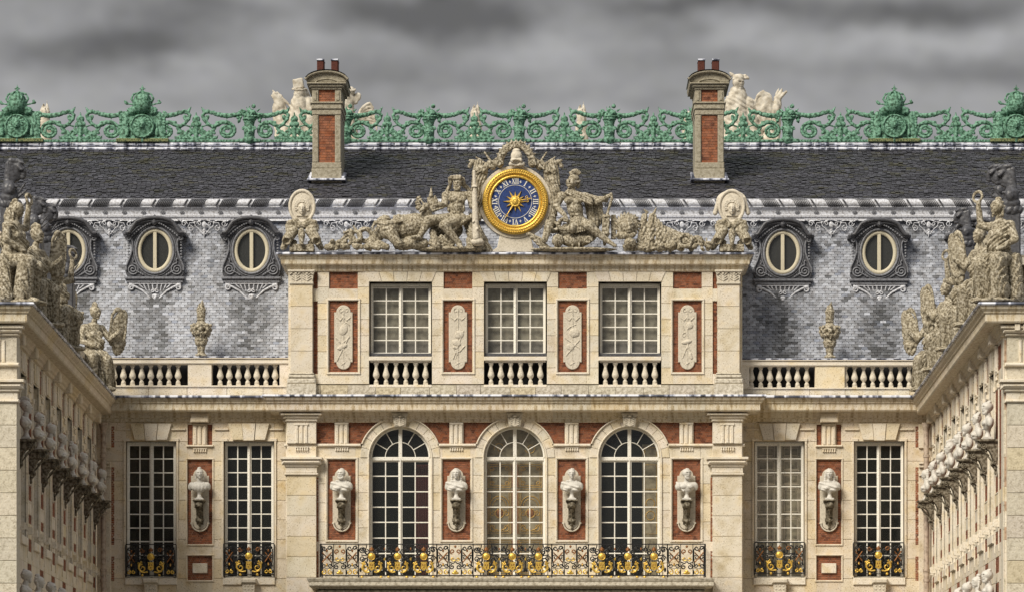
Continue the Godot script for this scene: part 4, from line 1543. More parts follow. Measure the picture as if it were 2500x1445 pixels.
# a storey of tall windows and brick piers; pixel columns along the wall
func range_wall(T: Node, w: Wall, px0: float, px1: float, wins: Array, piers: Array, wing := false) -> void:
	var cuts := []
	var pr := 0.35 if wing else 1.0
	var bo := -0.004 if wing else -0.045
	var hw := 44.0 if wing else 30.0
	for c in wins:
		cuts.append([c - 62.0, c + 62.0])
	for c in piers:
		cuts.append([c - hw, c + hw])
	cuts.sort_custom(func(a, b): return a[0] < b[0])
	var trim := MB.new()
	var at := px0
	for q in cuts:
		if q[0] > at:
			if wing and q[0] - at > 30:
				banded(w, at, q[0], bo)
			else:
				stone(w, at, q[0], 1030, 1460, 0.0, 48, 70)
		at = q[1]
	if px1 > at:
		if wing:
			banded(w, at, px1, bo)
		else:
			stone(w, at, px1, 1030, 1460, 0.0, 48, 70)
	for c in piers:
		bricks(w, c - hw, c - 18, 1036, 1086, bo)
		bricks(w, c + 18, c + hw, 1036, 1086, bo)
		stone(w, c - 18, c + 18, 1030, 1086, -0.02, 60, 60)
		stone(w, c - hw, c + hw, 1086, 1122, 0.0, 40, 80)
		bricks(w, c - hw, c + hw, 1122, 1328, bo)
		stone(w, c - hw, c + hw, 1328, 1357, 0.0, 40, 80)
		stone(w, c - hw, c - 18, 1030, 1036, 0.0)
		stone(w, c + 18, c + hw, 1030, 1036, 0.0)
		fillet(w, trim, c - hw - 1, c + hw + 1, 1121, 1329, 3, 0.03 * pr)
		triglyph(T, w, c, 1034, 1086, 17, 0.06 if not wing else 0.045, w.stone_mat)
		trim.box(w.x(c - 33), w.x(c + 33), w.y(1091), w.y(1086), w.zf - 0.02, w.zf + 0.06 * pr, 0.015 * pr)
		# the cornice bed breaks forward over each pier
		trim.box(w.x(c - 22), w.x(c + 22), w.y(1032), w.y(1010), w.zf, w.zf + 0.19 * (1.0 if not wing else 0.9), 0.02)
		if wing:
			bricks(w, c - hw, c + hw, 1357, 1376, bo)
			stone(w, c - hw, c + hw, 1376, 1408, 0.004, 40, 80)
			bricks(w, c - hw, c + hw, 1408, 1434, bo)
			stone(w, c - hw, c + hw, 1434, 1460, 0.004, 40, 80)
			# slim half-columns flank the piers of the wings
			for d in [-50.0, 50.0]:
				var hc := MB.new()
				hc.box(w.x(c + d - 4), w.x(c + d + 4), w.y(1450), w.y(1122), w.zf, w.zf + 0.022, 0.006)
				hc.box(w.x(c + d - 6), w.x(c + d + 6), w.y(1122), w.y(1112), w.zf, w.zf + 0.05, 0.01)
				hc.box(w.x(c + d - 6), w.x(c + d + 6), w.y(1402), w.y(1386), w.zf, w.zf + 0.13, 0.02)
				part("pilaster_strip", hc, w.stone_mat, T)
		else:
			bricks(w, c - 30, c + 30, 1357, 1416)
			stone(w, c - 30, c + 30, 1416, 1460, 0.0, 44, 80)
			fillet(w, trim, c - 31, c + 31, 1356, 1417, 3, 0.03)
			var tb := MB.new()
			tb.box(w.x(c - 18), w.x(c + 18), w.y(1399), w.y(1375), w.zf - 0.06, w.zf + 0.015, 0.008)
			part("blank_tablet", tb, mat.stone, T)
		bust_niche(T, w, c)
	for c in wins:
		w.back.box(w.x(c - 62), w.x(c + 62), w.y(1077), w.y(1030), w.zf - 0.45, w.zf - 0.02)
		stone(w, c - 62, c + 62, 1030, 1077, 0.0, 50, 60, 0.2)
		# three flared keystones
		for q in 3:
			var f0 := -1.0 + q * 2.0 / 3.0
			var f1 := f0 + 2.0 / 3.0
			var up := 0.0 if q == 1 else 2.0
			var m := MB.new()
			m.col = tone()
			m.prism(PackedVector2Array([Vector2(w.x(c + f0 * 40) + 0.004, w.y(1076 - up)), Vector2(w.x(c + f1 * 40) - 0.004, w.y(1076 - up)), Vector2(w.x(c + f1 * 51) - 0.004, w.y(1034)), Vector2(w.x(c + f0 * 51) + 0.004, w.y(1034))]), w.zf - 0.1, w.zf + (0.11 if q == 1 else 0.085) * pr, 0.008)
			part("keystone", m, mat.stone, T)
		# eared surround
		trim.box(w.x(c - 67), w.x(c - 62), w.y(1410), w.y(1077), w.zf - 0.02, w.zf + 0.035 * pr, 0.006)
		trim.box(w.x(c + 62), w.x(c + 67), w.y(1410), w.y(1077), w.zf - 0.02, w.zf + 0.035 * pr, 0.006)
		for sx in [-1, 1]:
			trim.box(w.x(c + sx * 60 - 8), w.x(c + sx * 60 + 8), w.y(1077), w.y(1070), w.zf - 0.02, w.zf + 0.04 * pr, 0.006)
			trim.box(w.x(minf(c + sx * 50, c + sx * 84)), w.x(maxf(c + sx * 50, c + sx * 84)), w.y(1050), w.y(1046), w.zf - 0.02, w.zf + 0.045 * pr, 0.006)
		var sl := MB.new()
		sl.box(w.x(c - 64), w.x(c + 64), w.y(1428), w.y(1410), w.zf - 0.4, w.zf + 0.05, 0.015)
		part("window_sill", sl, mat.stone, T)
		stone(w, c - 62, c + 62, 1428, 1460, 0.0, 44, 80)
		if not wing:
			var cb := MB.new()
			cb.box(w.x(c - 19), w.x(c + 19), w.y(1425), w.y(1413), w.zf, w.zf + 0.26, 0.03)
			cb.prism(PackedVector2Array([Vector2(w.x(c - 13), w.y(1470)), Vector2(w.x(c + 13), w.y(1470)), Vector2(w.x(c + 16), w.y(1425)), Vector2(w.x(c - 16), w.y(1425))]), w.zf, w.zf + 0.2, 0.012)
			for q in 3:
				for r in 3:
					cb.ell(Vector3(w.x(c - 9 + q * 9), w.y(1431 + r * 8), w.zf + 0.2), Vector3(0.026, 0.026, 0.016), 0.0, 6, 4)
			part("sill_bracket", cb, mat.carved_pale, T)
	# the storey below, down to the court
	var foot := 1460.0
	if wing:
		foot = 1590.0
		var sides := [px0]
		for c in piers:
			bricks(w, c - hw, c + hw, 1460, 1492, bo)
			stone(w, c - hw, c + hw, 1492, 1512, 0.004, 40, 90)
			bricks(w, c - hw, c + hw, 1512, 1560, bo)
			sides.append(c - hw)
			sides.append(c + hw)
		sides.append(px1)
		for k in range(0, sides.size(), 2):
			stone(w, sides[k], sides[k + 1], 1460, 1560, 0.0, 48, 90)
		stone(w, px0, px1, 1560, 1590, 0.004, 40, 90)
	var lw := MB.new()
	lw.box(w.x(px0), w.x(px1), 0.0, w.y(foot), w.zf - 0.5, w.zf)
	part("ground_storey_wall", lw, w.stone_mat, T)
	part("window_surround", trim, w.stone_mat, T)

# brickwork tied with stone bands, as on the wings
func banded(w: Wall, a: float, b: float, out: float) -> void:
	bricks(w, a, b, 1036, 1086, out)
	bricks(w, a, b, 1122, 1328, out)
	bricks(w, a, b, 1357, 1376, out)
	bricks(w, a, b, 1408, 1434, out)
	for r in [[1030, 1036], [1086, 1122], [1328, 1357], [1376, 1408], [1434, 1460]]:
		stone(w, a, b, r[0], r[1], 0.004, 40, 80)

const TALL_ROWS := [1085, 1118.5, 1152.5, 1186.5, 1220, 1254, 1287.5, 1321, 1355, 1408]

func shutter_panel(win: Node3D, w: Wall, c: float) -> void:
	var m := MB.new()
	var z := w.zf - 0.42
	m.box(w.x(c - 58), w.x(c + 58), w.y(1408), w.y(1080), z - 0.04, z)
	part("panelled_shutter", m, mat.shutter, win)
	var g := MB.new()
	for sx in [-1, 1]:
		for r in [[1086, 1112], [1120, 1146], [1154, 1180], [1190, 1250], [1262, 1318]]:
			var a: float = c + sx * 30
			for q in [0.0, 3.5]:
				g.tube(PackedVector3Array([Vector3(w.x(a - 20 + q), w.y(r[1] - q), z), Vector3(w.x(a + 20 - q), w.y(r[1] - q), z), Vector3(w.x(a + 20 - q), w.y(r[0] + q), z), Vector3(w.x(a - 20 + q), w.y(r[0] + q), z)]), 0.012, 0.016, 5, 1.0, true)
	part("panel_moulding", g, mat.stone_warm, win)

func build_main() -> void:
	var T := thing("palace_main_building", "long slate-roofed palace range behind the clock pavilion with oval dormers and tall chimneys", "building", Vector3.ZERO)
	var z := -0.75
	for side in [0, 1]:
		var w := wall_at(T, z, mat.stone_warm)
		w.stone_most = 110
		w.brick_most = 140
		var wins := [367.5, 607.0] if side == 0 else [1904.0, 2148.0]
		var pier := 487.0 if side == 0 else 2025.0
		var xa := 236.0 if side == 0 else 1790.0
		var xb := 720.0 if side == 0 else 2290.0
		# narrow brick chases by the corner
		var cc := 274.0 if side == 0 else 2240.0
		range_wall(T, w, xa, xb, wins, [pier])
		for r in [[1040, 1092], [1140, 1330], [1358, 1418]]:
			var ch := MB.new()
			ch.col = Color(0.8, 0.8, 0.85)
			bricks(w, cc - 4, cc + 4, r[0], r[1], 0.008)
		# quarter pilaster in the corner
		var qp := MB.new()
		var qa := xa if side == 0 else cc + 4
		var qb := cc - 4 if side == 0 else xb
		for r in [[1128, 1134, 0.20], [1134, 1142, 0.16], [1142, 1158, 0.09], [1158, 1163, 0.12], [1163, 1460, 0.07], [1036, 1094, 0.06]]:
			qp.box(w.x(qa), w.x(qb), w.y(r[1]), w.y(r[0]), z, z + r[2], 0.01)
		part("corner_pilaster", qp, mat.stone_warm, T)
		for k in 2:
			var c: float = wins[k]
			var win := window(T, w, c, 60, 1077, TALL_ROWS, 0.16)
			if side == 1 and k == 0:
				shutter_panel(win, w, c)
			else:
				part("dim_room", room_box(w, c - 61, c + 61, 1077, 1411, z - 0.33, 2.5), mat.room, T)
				if side == 0 and k == 0:
					pass
		wall_done(w)
		var path := [Vector2(w.x(xa - 10), z), Vector2(w.x(xb), z)]
		cornice("main_cornice", T, w, MAIN_CORNICE, path, mat.stained)
		var ld := MB.new()
		ld.sweep([Vector2(0.0, w.y(974)), Vector2(0.53, w.y(975)), Vector2(0.545, w.y(972)), Vector2(0.53, w.y(969)), Vector2(0.0, w.y(966))], path)
		part("lead_flashing", ld, mat.lead, T)
		# parapet of balusters
		var pw := wall_at(T, z - 0.08, mat.stone)
		pw.node.name = "parapet"
		var d := 0.0 if side == 0 else 5.0
		stone(pw, xa, xb, 943 + d, 968, 0.02, 40, 90)
		var rail := MB.new()
		rail.box(w.x(xa), w.x(xb), w.y(888 + d), w.y(876 + d), z - 0.32, z + 0.02, 0.02)
		rail.box(w.x(xa), w.x(xb), w.y(876 + d), w.y(873 + d), z - 0.35, z + 0.05, 0.008)
		rail.box(w.x(xa), w.x(xb), w.y(944 + d), w.y(940 + d), z - 0.28, z - 0.02, 0.01)
		part("balustrade_rail", rail, mat.stone, T)
		var led := MB.new()
		led.box(w.x(xa), w.x(xb), w.y(873 + d), w.y(870 + d), z - 0.36, z + 0.06, 0.006)
		part("lead_capping", led, mat.lead, T)
		var pcx := 487.0 if side == 0 else 2027.0
		var ph := 29.0 if side == 0 else 36.0
		stone(pw, pcx - ph, pcx + ph, 887 + d, 943 + d, 0.06, 60, 90)
		stone(pw, xa, 250.0 if side == 0 else 1830.0, 887 + d, 943 + d, 0.06, 60, 90)
		if side == 0:
			stone(pw, 682, 706, 887, 943, 0.06, 60, 30)
		wall_done(pw)
		var xs := []
		if side == 0:
			for q in 9:
				xs.append(277 + q * 22.3)
			xs.pop_back()
			for q in 7:
				xs.append(536 + q * 22.4)
		else:
			for q in 7:
				xs.append(1836 + q * 22.5)
			for q in 9:
				xs.append(2066 + q * 22.2)
		balusters(T, pw, xs, 888 + d, 940 + d, z - 0.16)
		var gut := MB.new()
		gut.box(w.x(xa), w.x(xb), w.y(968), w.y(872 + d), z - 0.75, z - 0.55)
		part("gap_shade_board", gut, mat.shade_and_joint_black, T)  # black board added behind the balusters so their gaps look shaded
	# body of the building behind everything
	var body := MB.new()
	body.box(-15.4, 15.4, 0.0, Y(960), -9.0, -4.2)
	body.box(-15.4, 15.4, Y(960), Y(530, -2.9), -8.4, -2.95)
	part("rear_wall", body, mat.stone_warm, T)
	build_mansard(T)
	for c in [797.0, 1733.0]:
		build_chimney(T, c)

# steep slates with their lead work, then the shallow upper slope
func build_mansard(T: Node) -> void:
	var roof := joint("steep_roof", T)
	var z0 := -1.45
	var z1 := -2.65
	var yb := Y(905, z0)
	var yt := Y(520, z1)
	var up := (Vector3(0, yt, z1) - Vector3(0, yb, z0))
	var hyp := up.length()
	up /= hyp
	var nr := Vector3(0, -up.z, up.y)
	var bs := Basis(Vector3.RIGHT, up, nr)
	var bed := MB.new()
	for q in [[-60.0, 2560.0]]:
		bed.quad(Vector3(X(q[0], z0), yb, z0 - 0.02), Vector3(X(q[1], z0), yb, z0 - 0.02), Vector3(X(q[1], z1), yt, z1 - 0.02), Vector3(X(q[0], z1), yt, z1 - 0.02), nr)
	part("roof_boarding", bed, mat.shade_and_joint_black, roof)
	var field := MB.new()
	var ph := 0.0705
	var rows := int(hyp / ph)
	var nz := FastNoiseLite.new()
	nz.seed = 31
	nz.frequency = 0.55
	nz.fractal_octaves = 3
	var dorm := [165.0, 377.0, 613.0, 1912.0, 2148.0, 2386.0]
	var count := 0
	var variants := {}
	for q in [[-30.0, 708.0, 900.0], [708.0, 1808.0, 650.0], [1808.0, 2530.0, 900.0]]:
		var xa := X(q[0], -2.0)
		var xb := X(q[1], -2.0)
		for r in rows:
			var t := r * ph
			var o := Vector3(0, yb, z0) + up * t
			var py := 1940.0 - (o.y - EYE) * 100.0 * DIST / (DIST - o.z)
			if py > q[2]:
				continue
			var xx := xa - (0.0 if r % 2 == 0 else 0.08) - rng.randf() * 0.01
			while xx < xb:
				var len := 0.158
				var px := 1348.0 + (xx + len * 0.5 - CAMX) * 100.0 * DIST / (DIST - o.z)
				var g := nz.get_noise_2d(xx * 1.0, o.y * 0.7)
				var v := 0.80 + g * 0.26 + rng.randf_range(-0.15, 0.15)
				var blue := rng.randf_range(0.0, 0.04)
				# water stains hang below every dormer sill
				for d in dorm:
					var dx: float = absf(px - d + g * 30.0) / 62.0
					if dx < 1.0 and py > 690.0:
						v -= (0.52 + 0.6 * nz.get_noise_2d(xx * 4.0 + 9.0, o.y * 1.6)) * (1.0 - dx * dx) * (0.5 + rng.randf() * 0.7)
					var sx: float = absf(absf(px - d) - 92.0) / 26.0
					if sx < 1.0 and py > 560.0 and py < 660.0:
						v -= 0.22 * (1.0 - sx) * (0.4 + rng.randf())
						blue += 0.05 * (1.0 - sx)
				var pick := rng.randf()
				if pick < 0.035:
					v *= 0.35
				elif pick < 0.07:
					v = 1.0
				elif pick < 0.12:
					blue += 0.14
					v *= 0.75
				v = clampf(v, 0.12, 1.0)
				var colr := Color(v * (1.0 - blue), v * (1.0 - blue * 0.7), v)
				var wide := len - 0.012
				var big := py < 860.0 and py > 560.0 and px > 300.0 and px < 2330.0
				if big and count < 300 and rng.randf() < 0.11:
					count += 1
					var key := int(v * 12.0)
					if not variants.has(key):
						var m := MB.new()
						m.col = Color(key / 12.0 * 0.97, key / 12.0 * 0.98, key / 12.0)
						m.box(0.0, wide, 0.0, ph + 0.035, -0.02, 0.0, 0.003)
						variants[key] = m.mesh()
					var s := part("slate", variants[key], mat.slate, roof)
					s.transform = Transform3D(bs * Basis(Vector3.RIGHT, -0.11), o + Vector3(xx, 0, 0) + nr * (0.014 + rng.randf() * 0.004))
				else:
					field.col = colr
					field.xf = Transform3D(bs * Basis(Vector3.RIGHT, -0.11 + rng.randf_range(-0.02, 0.02)), o + Vector3(xx, 0, 0) + nr * (0.014 + rng.randf() * 0.004))
					field.box(0.0, wide, 0.0, ph + 0.035, -0.02, 0.0, 0.0, false)
				xx += len
	field.xf = Transform3D()
	part("slate_field", field, mat.slate, roof).set_meta("kind", "stuff")
	# upper slope
	var u0 := Vector3(0, Y(489, -2.7), -2.7)
	var u1 := Vector3(0, Y(368, -8.6), -8.6)
	var ud := u1 - u0
	var ul := ud.length()
	ud /= ul
	var un := Vector3(0, -ud.z, ud.y)
	var ub := Basis(Vector3.RIGHT, ud, un)
	var top := joint("upper_roof", T)
	var bd := MB.new()
	bd.quad(u0 + Vector3(-15.5, 0, 0), u0 + Vector3(15.5, 0, 0), u1 + Vector3(15.5, 0, 0), u1 + Vector3(-15.5, 0, 0), un)
	bd.quad(u1 + Vector3(-15.5, 0, 0), u1 + Vector3(15.5, 0, 0), u1 + Vector3(15.5, -1.6, -6), u1 + Vector3(-15.5, -1.6, -6), Vector3(0, 1, -0.3))
	part("roof_boarding", bd, mat.shade_and_joint_black, top)
	var uf := MB.new()
	var uh := 0.165
	var cnt := 0
	var uvar := {}
	for r in int(ul / uh):
		var o := u0 + ud * (r * uh)
		var xx := -14.2 - (0.0 if r % 2 == 0 else 0.07)
		while xx < 14.4:
			var len := rng.randf_range(0.10, 0.14)
			var g := nz.get_noise_2d(xx * 0.8 + 40.0, r * 0.9)
			var v := clampf(0.62 + g * 0.40 + rng.randf_range(-0.26, 0.26), 0.15, 1.0)
			var m := clampf(nz.get_noise_2d(xx * 2.0 - 20.0, r * 0.5) * 1.6 - 0.25 + (r - 20) * 0.012, 0.0, 0.5)
			uf.col = Color(v, v * (1.0 - m * 0.10), v * (1.0 - m))
			if rng.randf() < 0.04:
				uf.col = Color(1, 1, 1)
			uf.xf = Transform3D(ub * Basis(Vector3.RIGHT, -0.07 + rng.randf_range(-0.03, 0.03)) * Basis(Vector3.BACK, rng.randf_range(-0.03, 0.03)), o + Vector3(xx, 0, 0) + un * (0.02 + rng.randf() * 0.02))
			uf.box(0.0, len - 0.012, 0.0, uh + 0.03, -0.010, 0.0, 0.0, false)
			xx += len
	uf.xf = Transform3D()
	part("slate_field", uf, mat.slate_old, top).set_meta("kind", "stuff")
	# ridge: two strips of lead, cut into sheets
	var zr := -8.6
	for k in 34:
		for row in 2:
			var m := MB.new()
			var xa := -14.3 + k * 0.85 + (0.3 if row == 1 else 0.0)
			var py := 349.5 if row == 0 else 361.0
			var g := rng.randf_range(0.82, 1.0)
			m.col = Color(g, g, g)
			m.box(xa + 0.006, xa + 0.844, Y(py + 8.2, zr), Y(py, zr), zr - 0.2, zr + (0.10 if row == 0 else 0.16) + rng.randf_range(-0.006, 0.006), 0.03)
			part("lead_sheet", m, mat.lead, top)
	var rg := MB.new()
	rg.box(-14.4, 14.6, Y(370, zr), Y(350, zr), zr - 0.2, zr + 0.06)
	part("ridge_board", rg, mat.shade_and_joint_black, top)
	# great lead roll at the break of the roof
	var roll := MB.new()
	var zl := -2.45
	var ry := Y(497, zl)
	for seg in [[-40.0, 2540.0]]:
		var path := [Vector2(X(seg[0], zl), zl), Vector2(X(seg[1], zl), zl)]
		var pf := []
		for k in 11:
			var a := deg_to_rad(-80 + k * 17)
			pf.append(Vector2(cos(a) * 0.095 + 0.0, ry + sin(a) * 0.095))
		pf.append(Vector2(-0.2, ry + 0.12))
		roll.sweep(pf, path)
		roll.sweep([Vector2(0.0, Y(540, zl)), Vector2(-0.02, Y(533, zl)), Vector2(0.02, Y(531, zl)), Vector2(0.03, Y(527, zl)), Vector2(-0.03, Y(524, zl)), Vector2(-0.02, Y(514, zl)), Vector2(0.02, Y(509, zl)), Vector2(0.06, Y(507, zl)), Vector2(0.06, Y(504, zl)), Vector2(-0.1, Y(503, zl))], path)
		roll.box(X(seg[0], zl), X(seg[1], zl), Y(489, zl), Y(485.5, zl), zl - 0.25, zl - 0.02, 0.01)
	var rl := part("lead_roll", roll, mat.lead_plain, T)
	var leaf := leaf_wrap(1.0)
	var leaf2 := leaf_wrap(-1.0)
	for px in range(10, 2500, 78):
		part("leaf_wrap", leaf if px < 1250 else leaf2, mat.lead_dark, rl, Vector3(X(px, zl), ry, zl))
	var ros := MB.new()
	for k in 6:
		var a := TAU * k / 6
		ros.ell(Vector3(cos(a) * 0.04, sin(a) * 0.03, 0), Vector3(0.026, 0.02, 0.02), 0.0, 6, 4)
	ros.ell(Vector3(0, 0, 0.015), Vector3(0.02, 0.02, 0.015), 0.0, 6, 4)
	var rm := ros.mesh()
	for px in range(20, 2500, 47):
		part("rosette", rm, mat.lead_grey, rl, Vector3(X(px, zl), Y(519, zl), zl - 0.01))
	# pierced lead festoons between the dormers
	var lam := lambrequin()
	for px in [40.0, 266.0, 498.0, 845.0, 1080.0, 1350.0, 1665.0, 1790.0, 2030.0, 2268.0, 2480.0]:
		part("lead_festoon", lam, mat.lead_plain, T, Vector3(X(px, -2.5), Y(536, -2.5), -2.42))
	# dormers
	var zd := -2.05
	var first: Node3D = null
	for px in dorm:
		if first == null:
			first = dormer(T)
			first.position = Vector3(X(px, zd), Y(613, zd), zd)
		else:
			var c: Node3D = first.duplicate()
			T.add_child(c, true)
			c.name = "dormer_window_%03d" % dorm.find(px)
			c.position = Vector3(X(px, zd), Y(612 if px < 1000 else 617, zd), zd)

func leaf_wrap(sd: float) -> Mesh:
	var m := MB.new()
	for k in 9:
		var pts := PackedVector3Array()
		for q in 7:
			var f := q / 6.0
			var a := deg_to_rad(-75 + f * 165)
			var r := 0.100 + 0.012 * sin(f * PI)
			pts.append(Vector3(sd * (-0.24 + k * 0.045 + f * 0.16), sin(a) * r, cos(a) * r))
		m.tube(pts, 0.012 + 0.010 * sin(k * 0.35), 0.02, 5, 0.5)
	for k in 5:
		m.ell(Vector3(sd * (-0.30 + k * 0.02), -0.05 + k * 0.03, 0.10), Vector3(0.035, 0.02, 0.02), sd * 0.5, 6, 4)
	return m.mesh()

func lambrequin() -> Mesh:
	var q := Sculpt.new(0, 0).soft(0.6)
	for d in [-1, 1]:
		q.path([Vector2(d * 4, 38), Vector2(d * 14, 24), Vector2(d * 22, 18), Vector2(d * 24, 10), Vector2(d * 36, 10), Vector2(d * 40, 20), Vector2(d * 34, 30)], 1.5, 1.2)
		q.spiral(d * 34, 24, 8, 2, 90, d * 1.2, 1.5, 0.9)
		q.spiral(d * 50, 12, 8, 2, 0, -d * 1.3, 1.5, 0.9)
		q.path([Vector2(d * 8, 4), Vector2(d * 20, 8), Vector2(d * 34, 4), Vector2(d * 58, 6), Vector2(d * 64, 2)], 1.4, 1.1)
		q.spiral(d * 12, 12, 6, 1.5, 180, d * 1.2, 1.3, 0.8)
		q.c(d * 2, 30, 0, 1.4, d * 12, 32, 0, 0.8)
	q.e(0, 14, 0.5, 6, 8, 2.5).e(0, 27, 0, 4, 3, 2).c(0, 34, 0, 3, 0, 46, 0, 1.2)
	q.b(0, 1, -0.5, 68, 2.0, 1.2, 0, 0.8)
	return q.mesh(0.016)

# round-headed lead dormer with an oval light; origin at the middle of the oval
func dormer(T: Node) -> Node3D:
	var D := joint("dormer_window", T)
	var ox := 0.44
	var oy := 0.545
	var e := func(f: float, m: int) -> PackedVector2Array:
		var p := PackedVector2Array()
		for k in m:
			var a := TAU * k / m
			p.append(Vector2(cos(a) * (ox + f), sin(a) * (oy + f)))
		return p
	# lyre-shaped cheek with the oval cut through it: two halves
	var ch := MB.new()
	for s in [-1, 1]:
		var poly := PackedVector2Array([Vector2(0, 0.74), Vector2(s * 0.25, 0.70), Vector2(s * 0.46, 0.56), Vector2(s * 0.60, 0.42), Vector2(s * 0.56, 0.22), Vector2(s * 0.57, 0.02), Vector2(s * 0.64, -0.20), Vector2(s * 0.72, -0.40), Vector2(s * 0.73, -0.56), Vector2(s * 0.68, -0.66), Vector2(0, -0.66)])
		for k in 17:
			var a := deg_to_rad(-90 + k * 180.0 / 16)
			poly.append(Vector2(s * cos(a) * ox, sin(a) * oy))
		ch.prism(poly, -0.9, 0.0, 0.02)
	part("cheek", ch, mat.lead_dark, D)
	# hood
	var hd := MB.new()
	for q in [[0.80, 0.05, 0.20], [0.73, 0.035, 0.15], [0.69, 0.03, 0.10]]:
		var pts := PackedVector3Array()
		for k in 29:
			var t := -1.0 + k / 14.0
			var x: float = t * 0.72
			var y: float = 0.44 + (q[0] - 0.44) * sqrt(maxf(0.0, 1.0 - pow(absf(t) / 0.86, 2.2))) if absf(t) < 0.86 else 0.44
			if absf(t) > 0.62:
				y = lerpf(y, 0.42, smoothstep(0.62, 0.9, absf(t)) * 0.6)
			pts.append(Vector3(x, y, q[2] - 0.05))
		hd.tube(pts, q[1], q[1] + 0.03, 6)
	hd.box(-0.78, -0.60, 0.36, 0.43, -0.5, 0.16, 0.02)
	hd.box(0.60, 0.78, 0.36, 0.43, -0.5, 0.16, 0.02)
	part("hood", hd, mat.lead_dark, D)
	# roof of the dormer running back into the slope
	var rf := MB.new()
	var rp := PackedVector2Array()
	for k in 15:
		var t := -1.0 + k / 7.0
		rp.append(Vector2(t * 0.7, 0.45 + 0.33 * sqrt(maxf(0.0, 1.0 - t * t))))
	rp.append(Vector2(0.7, 0.3))
	rp.append(Vector2(-0.7, 0.3))
	rf.prism(rp, -1.2, -0.14, 0.0)
	for s in [-1, 1]:
		rf.box(minf(s * 0.54, s * 0.50), maxf(s * 0.54, s * 0.50), -0.66, 0.45, -1.0, -0.02)
	part("dormer_roof", rf, mat.lead_dark, D)
	# oval frames
	var o1 := MB.new()
	o1.tube(to3(e.call(0.03, 40), 0.01), 0.035, 0.06, 6, 1.0, true)
	o1.tube(to3(e.call(0.085, 40), 0.0), 0.018, 0.03, 6, 1.0, true)
	part("oval_moulding", o1, mat.lead_grey, D)
	var o2 := MB.new()
	o2.tube(to3(e.call(-0.045, 40), -0.03), 0.058, 0.05, 6, 1.0, true)
	o2.box(-0.045, 0.045, -0.52, 0.52, -0.07, 0.0, 0.01)
	part("frame", o2, mat.paint_old, D)
	var pn := MB.new()
	for s in [-1, 1]:
		var m := MB.new()
		var pl := PackedVector2Array()
		for k in 13:
			var a := deg_to_rad(-84 + k * 14.0)
			pl.append(Vector2(s * cos(a) * (ox - 0.04) + s * 0.0, sin(a) * (oy - 0.04)))
		m.prism(pl, -0.055, -0.05, 0.0)
		part("pane", m, mat.glass, D)
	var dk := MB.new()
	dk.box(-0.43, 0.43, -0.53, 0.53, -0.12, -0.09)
	part("attic_shade_panel", dk, mat.attic_shade, D)  # black panel added close behind the panes in place of a dark attic
	# volutes, mask, garlands
	for s in [-1, 1]:
		var vo := MB.new()
		vo.tube(curl(s * 0.55, -0.47, 0.155, 0.015, 90, s * 2.2, 0.01), 0.022, 0.035, 5)
		vo.tube(PackedVector3Array([Vector3(s * 0.60, 0.34, 0.02), Vector3(s * 0.555, 0.2, 0.02), Vector3(s * 0.565, 0.0, 0.02), Vector3(s * 0.63, -0.2, 0.02), Vector3(s * 0.71, -0.38, 0.02), Vector3(s * 0.71, -0.5, 0.02)]), 0.025, 0.035, 5)
		vo.tube(curl(s * 0.64, 0.30, 0.06, 0.015, 90, -s * 1.3, 0.05), 0.022, 0.03, 5)
		vo.tube(PackedVector3Array([Vector3(s * 0.55, -0.30, 0.02), Vector3(s * 0.53, -0.24, 0.03), Vector3(s * 0.56, -0.20, 0.03)]), 0.02, 0.03, 5)
		part("volute", vo, mat.lead_grey, D)
	var ga := MB.new()
	for s in [-1, 1]:
		for k in 9:
			var f := k / 8.0
			ga.ell(Vector3(s * lerpf(0.12, 0.56, f), 0.66 - 0.30 * pow(f, 1.3), 0.10), Vector3(0.035, 0.024, 0.03), -s * 0.7, 6, 4)
		for k in 6:
			ga.ell(Vector3(s * 0.655, 0.2 - k * 0.075, 0.0), Vector3(0.03, 0.034, 0.03), k, 6, 4)
		for k in 4:
			ga.ell(Vector3(s * (0.30 + k * 0.05), -0.60 + k * 0.03, 0.03), Vector3(0.035, 0.02, 0.02), s * 0.5, 6, 4)
	part("garland", ga, mat.lead_grey, D)
	var hm := Sculpt.new(0, 0).soft(1.5)
	hm.e(0, -70, 12, 7, 9, 7).e(0, -79, 11, 9, 5, 6).e(-8, -72, 10, 3, 7, 4).e(8, -72, 10, 3, 7, 4).c(0, -72, 18, 1.5, 0, -67, 20, 2).e(0, -84, 11, 4, 4, 3)
	hm.cut().e(-3, -72, 19, 1.8, 1.2, 2).e(3, -72, 19, 1.8, 1.2, 2)
	part("mask", hm.mesh(0.016), mat.lead_dark, D)
	# sill and hanging bracket
	var si := MB.new()
	si.box(-0.74, 0.74, -0.72, -0.66, -0.5, 0.10, 0.015)
	si.box(-0.70, 0.70, -0.80, -0.725, -0.5, 0.05, 0.01)
	part("sill", si, mat.lead_grey, D)
	var br := Sculpt.new(0, 0).soft(0.8)
	for s in [-1, 1]:
		br.path([Vector2(s * 62, 84), Vector2(s * 48, 90), Vector2(s * 30, 100), Vector2(s * 14, 116), Vector2(0, 128)], 3.0, 2.2, 4)
		br.spiral(s * 58, 92, 8, 2, 90, -s * 1.3, 2.4, 1.2, 4)
		for k in 4:
			br.c(s * (6 + k * 11), 84, 0, 2.2, s * (4 + k * 8), 112 - k * 6, 0, 1.2)
		br.spiral(s * 6, 100, 6, 1.5, 90, s * 1.2, 1.6, 1.0, 5)
	br.e(0, 114, 3, 8, 7, 5).e(-3.5, 113, 7, 2.4, 2, 2).e(3.5, 113, 7, 2.4, 2, 2).c(0, 118, 4, 5, 0, 130, 2, 1.5)
	br.b(0, 82, 0, 66, 2, 3, 0, 1)
	part("hanging_bracket", br.mesh(0.018), mat.lead_plain, D)
	var bk := MB.new()
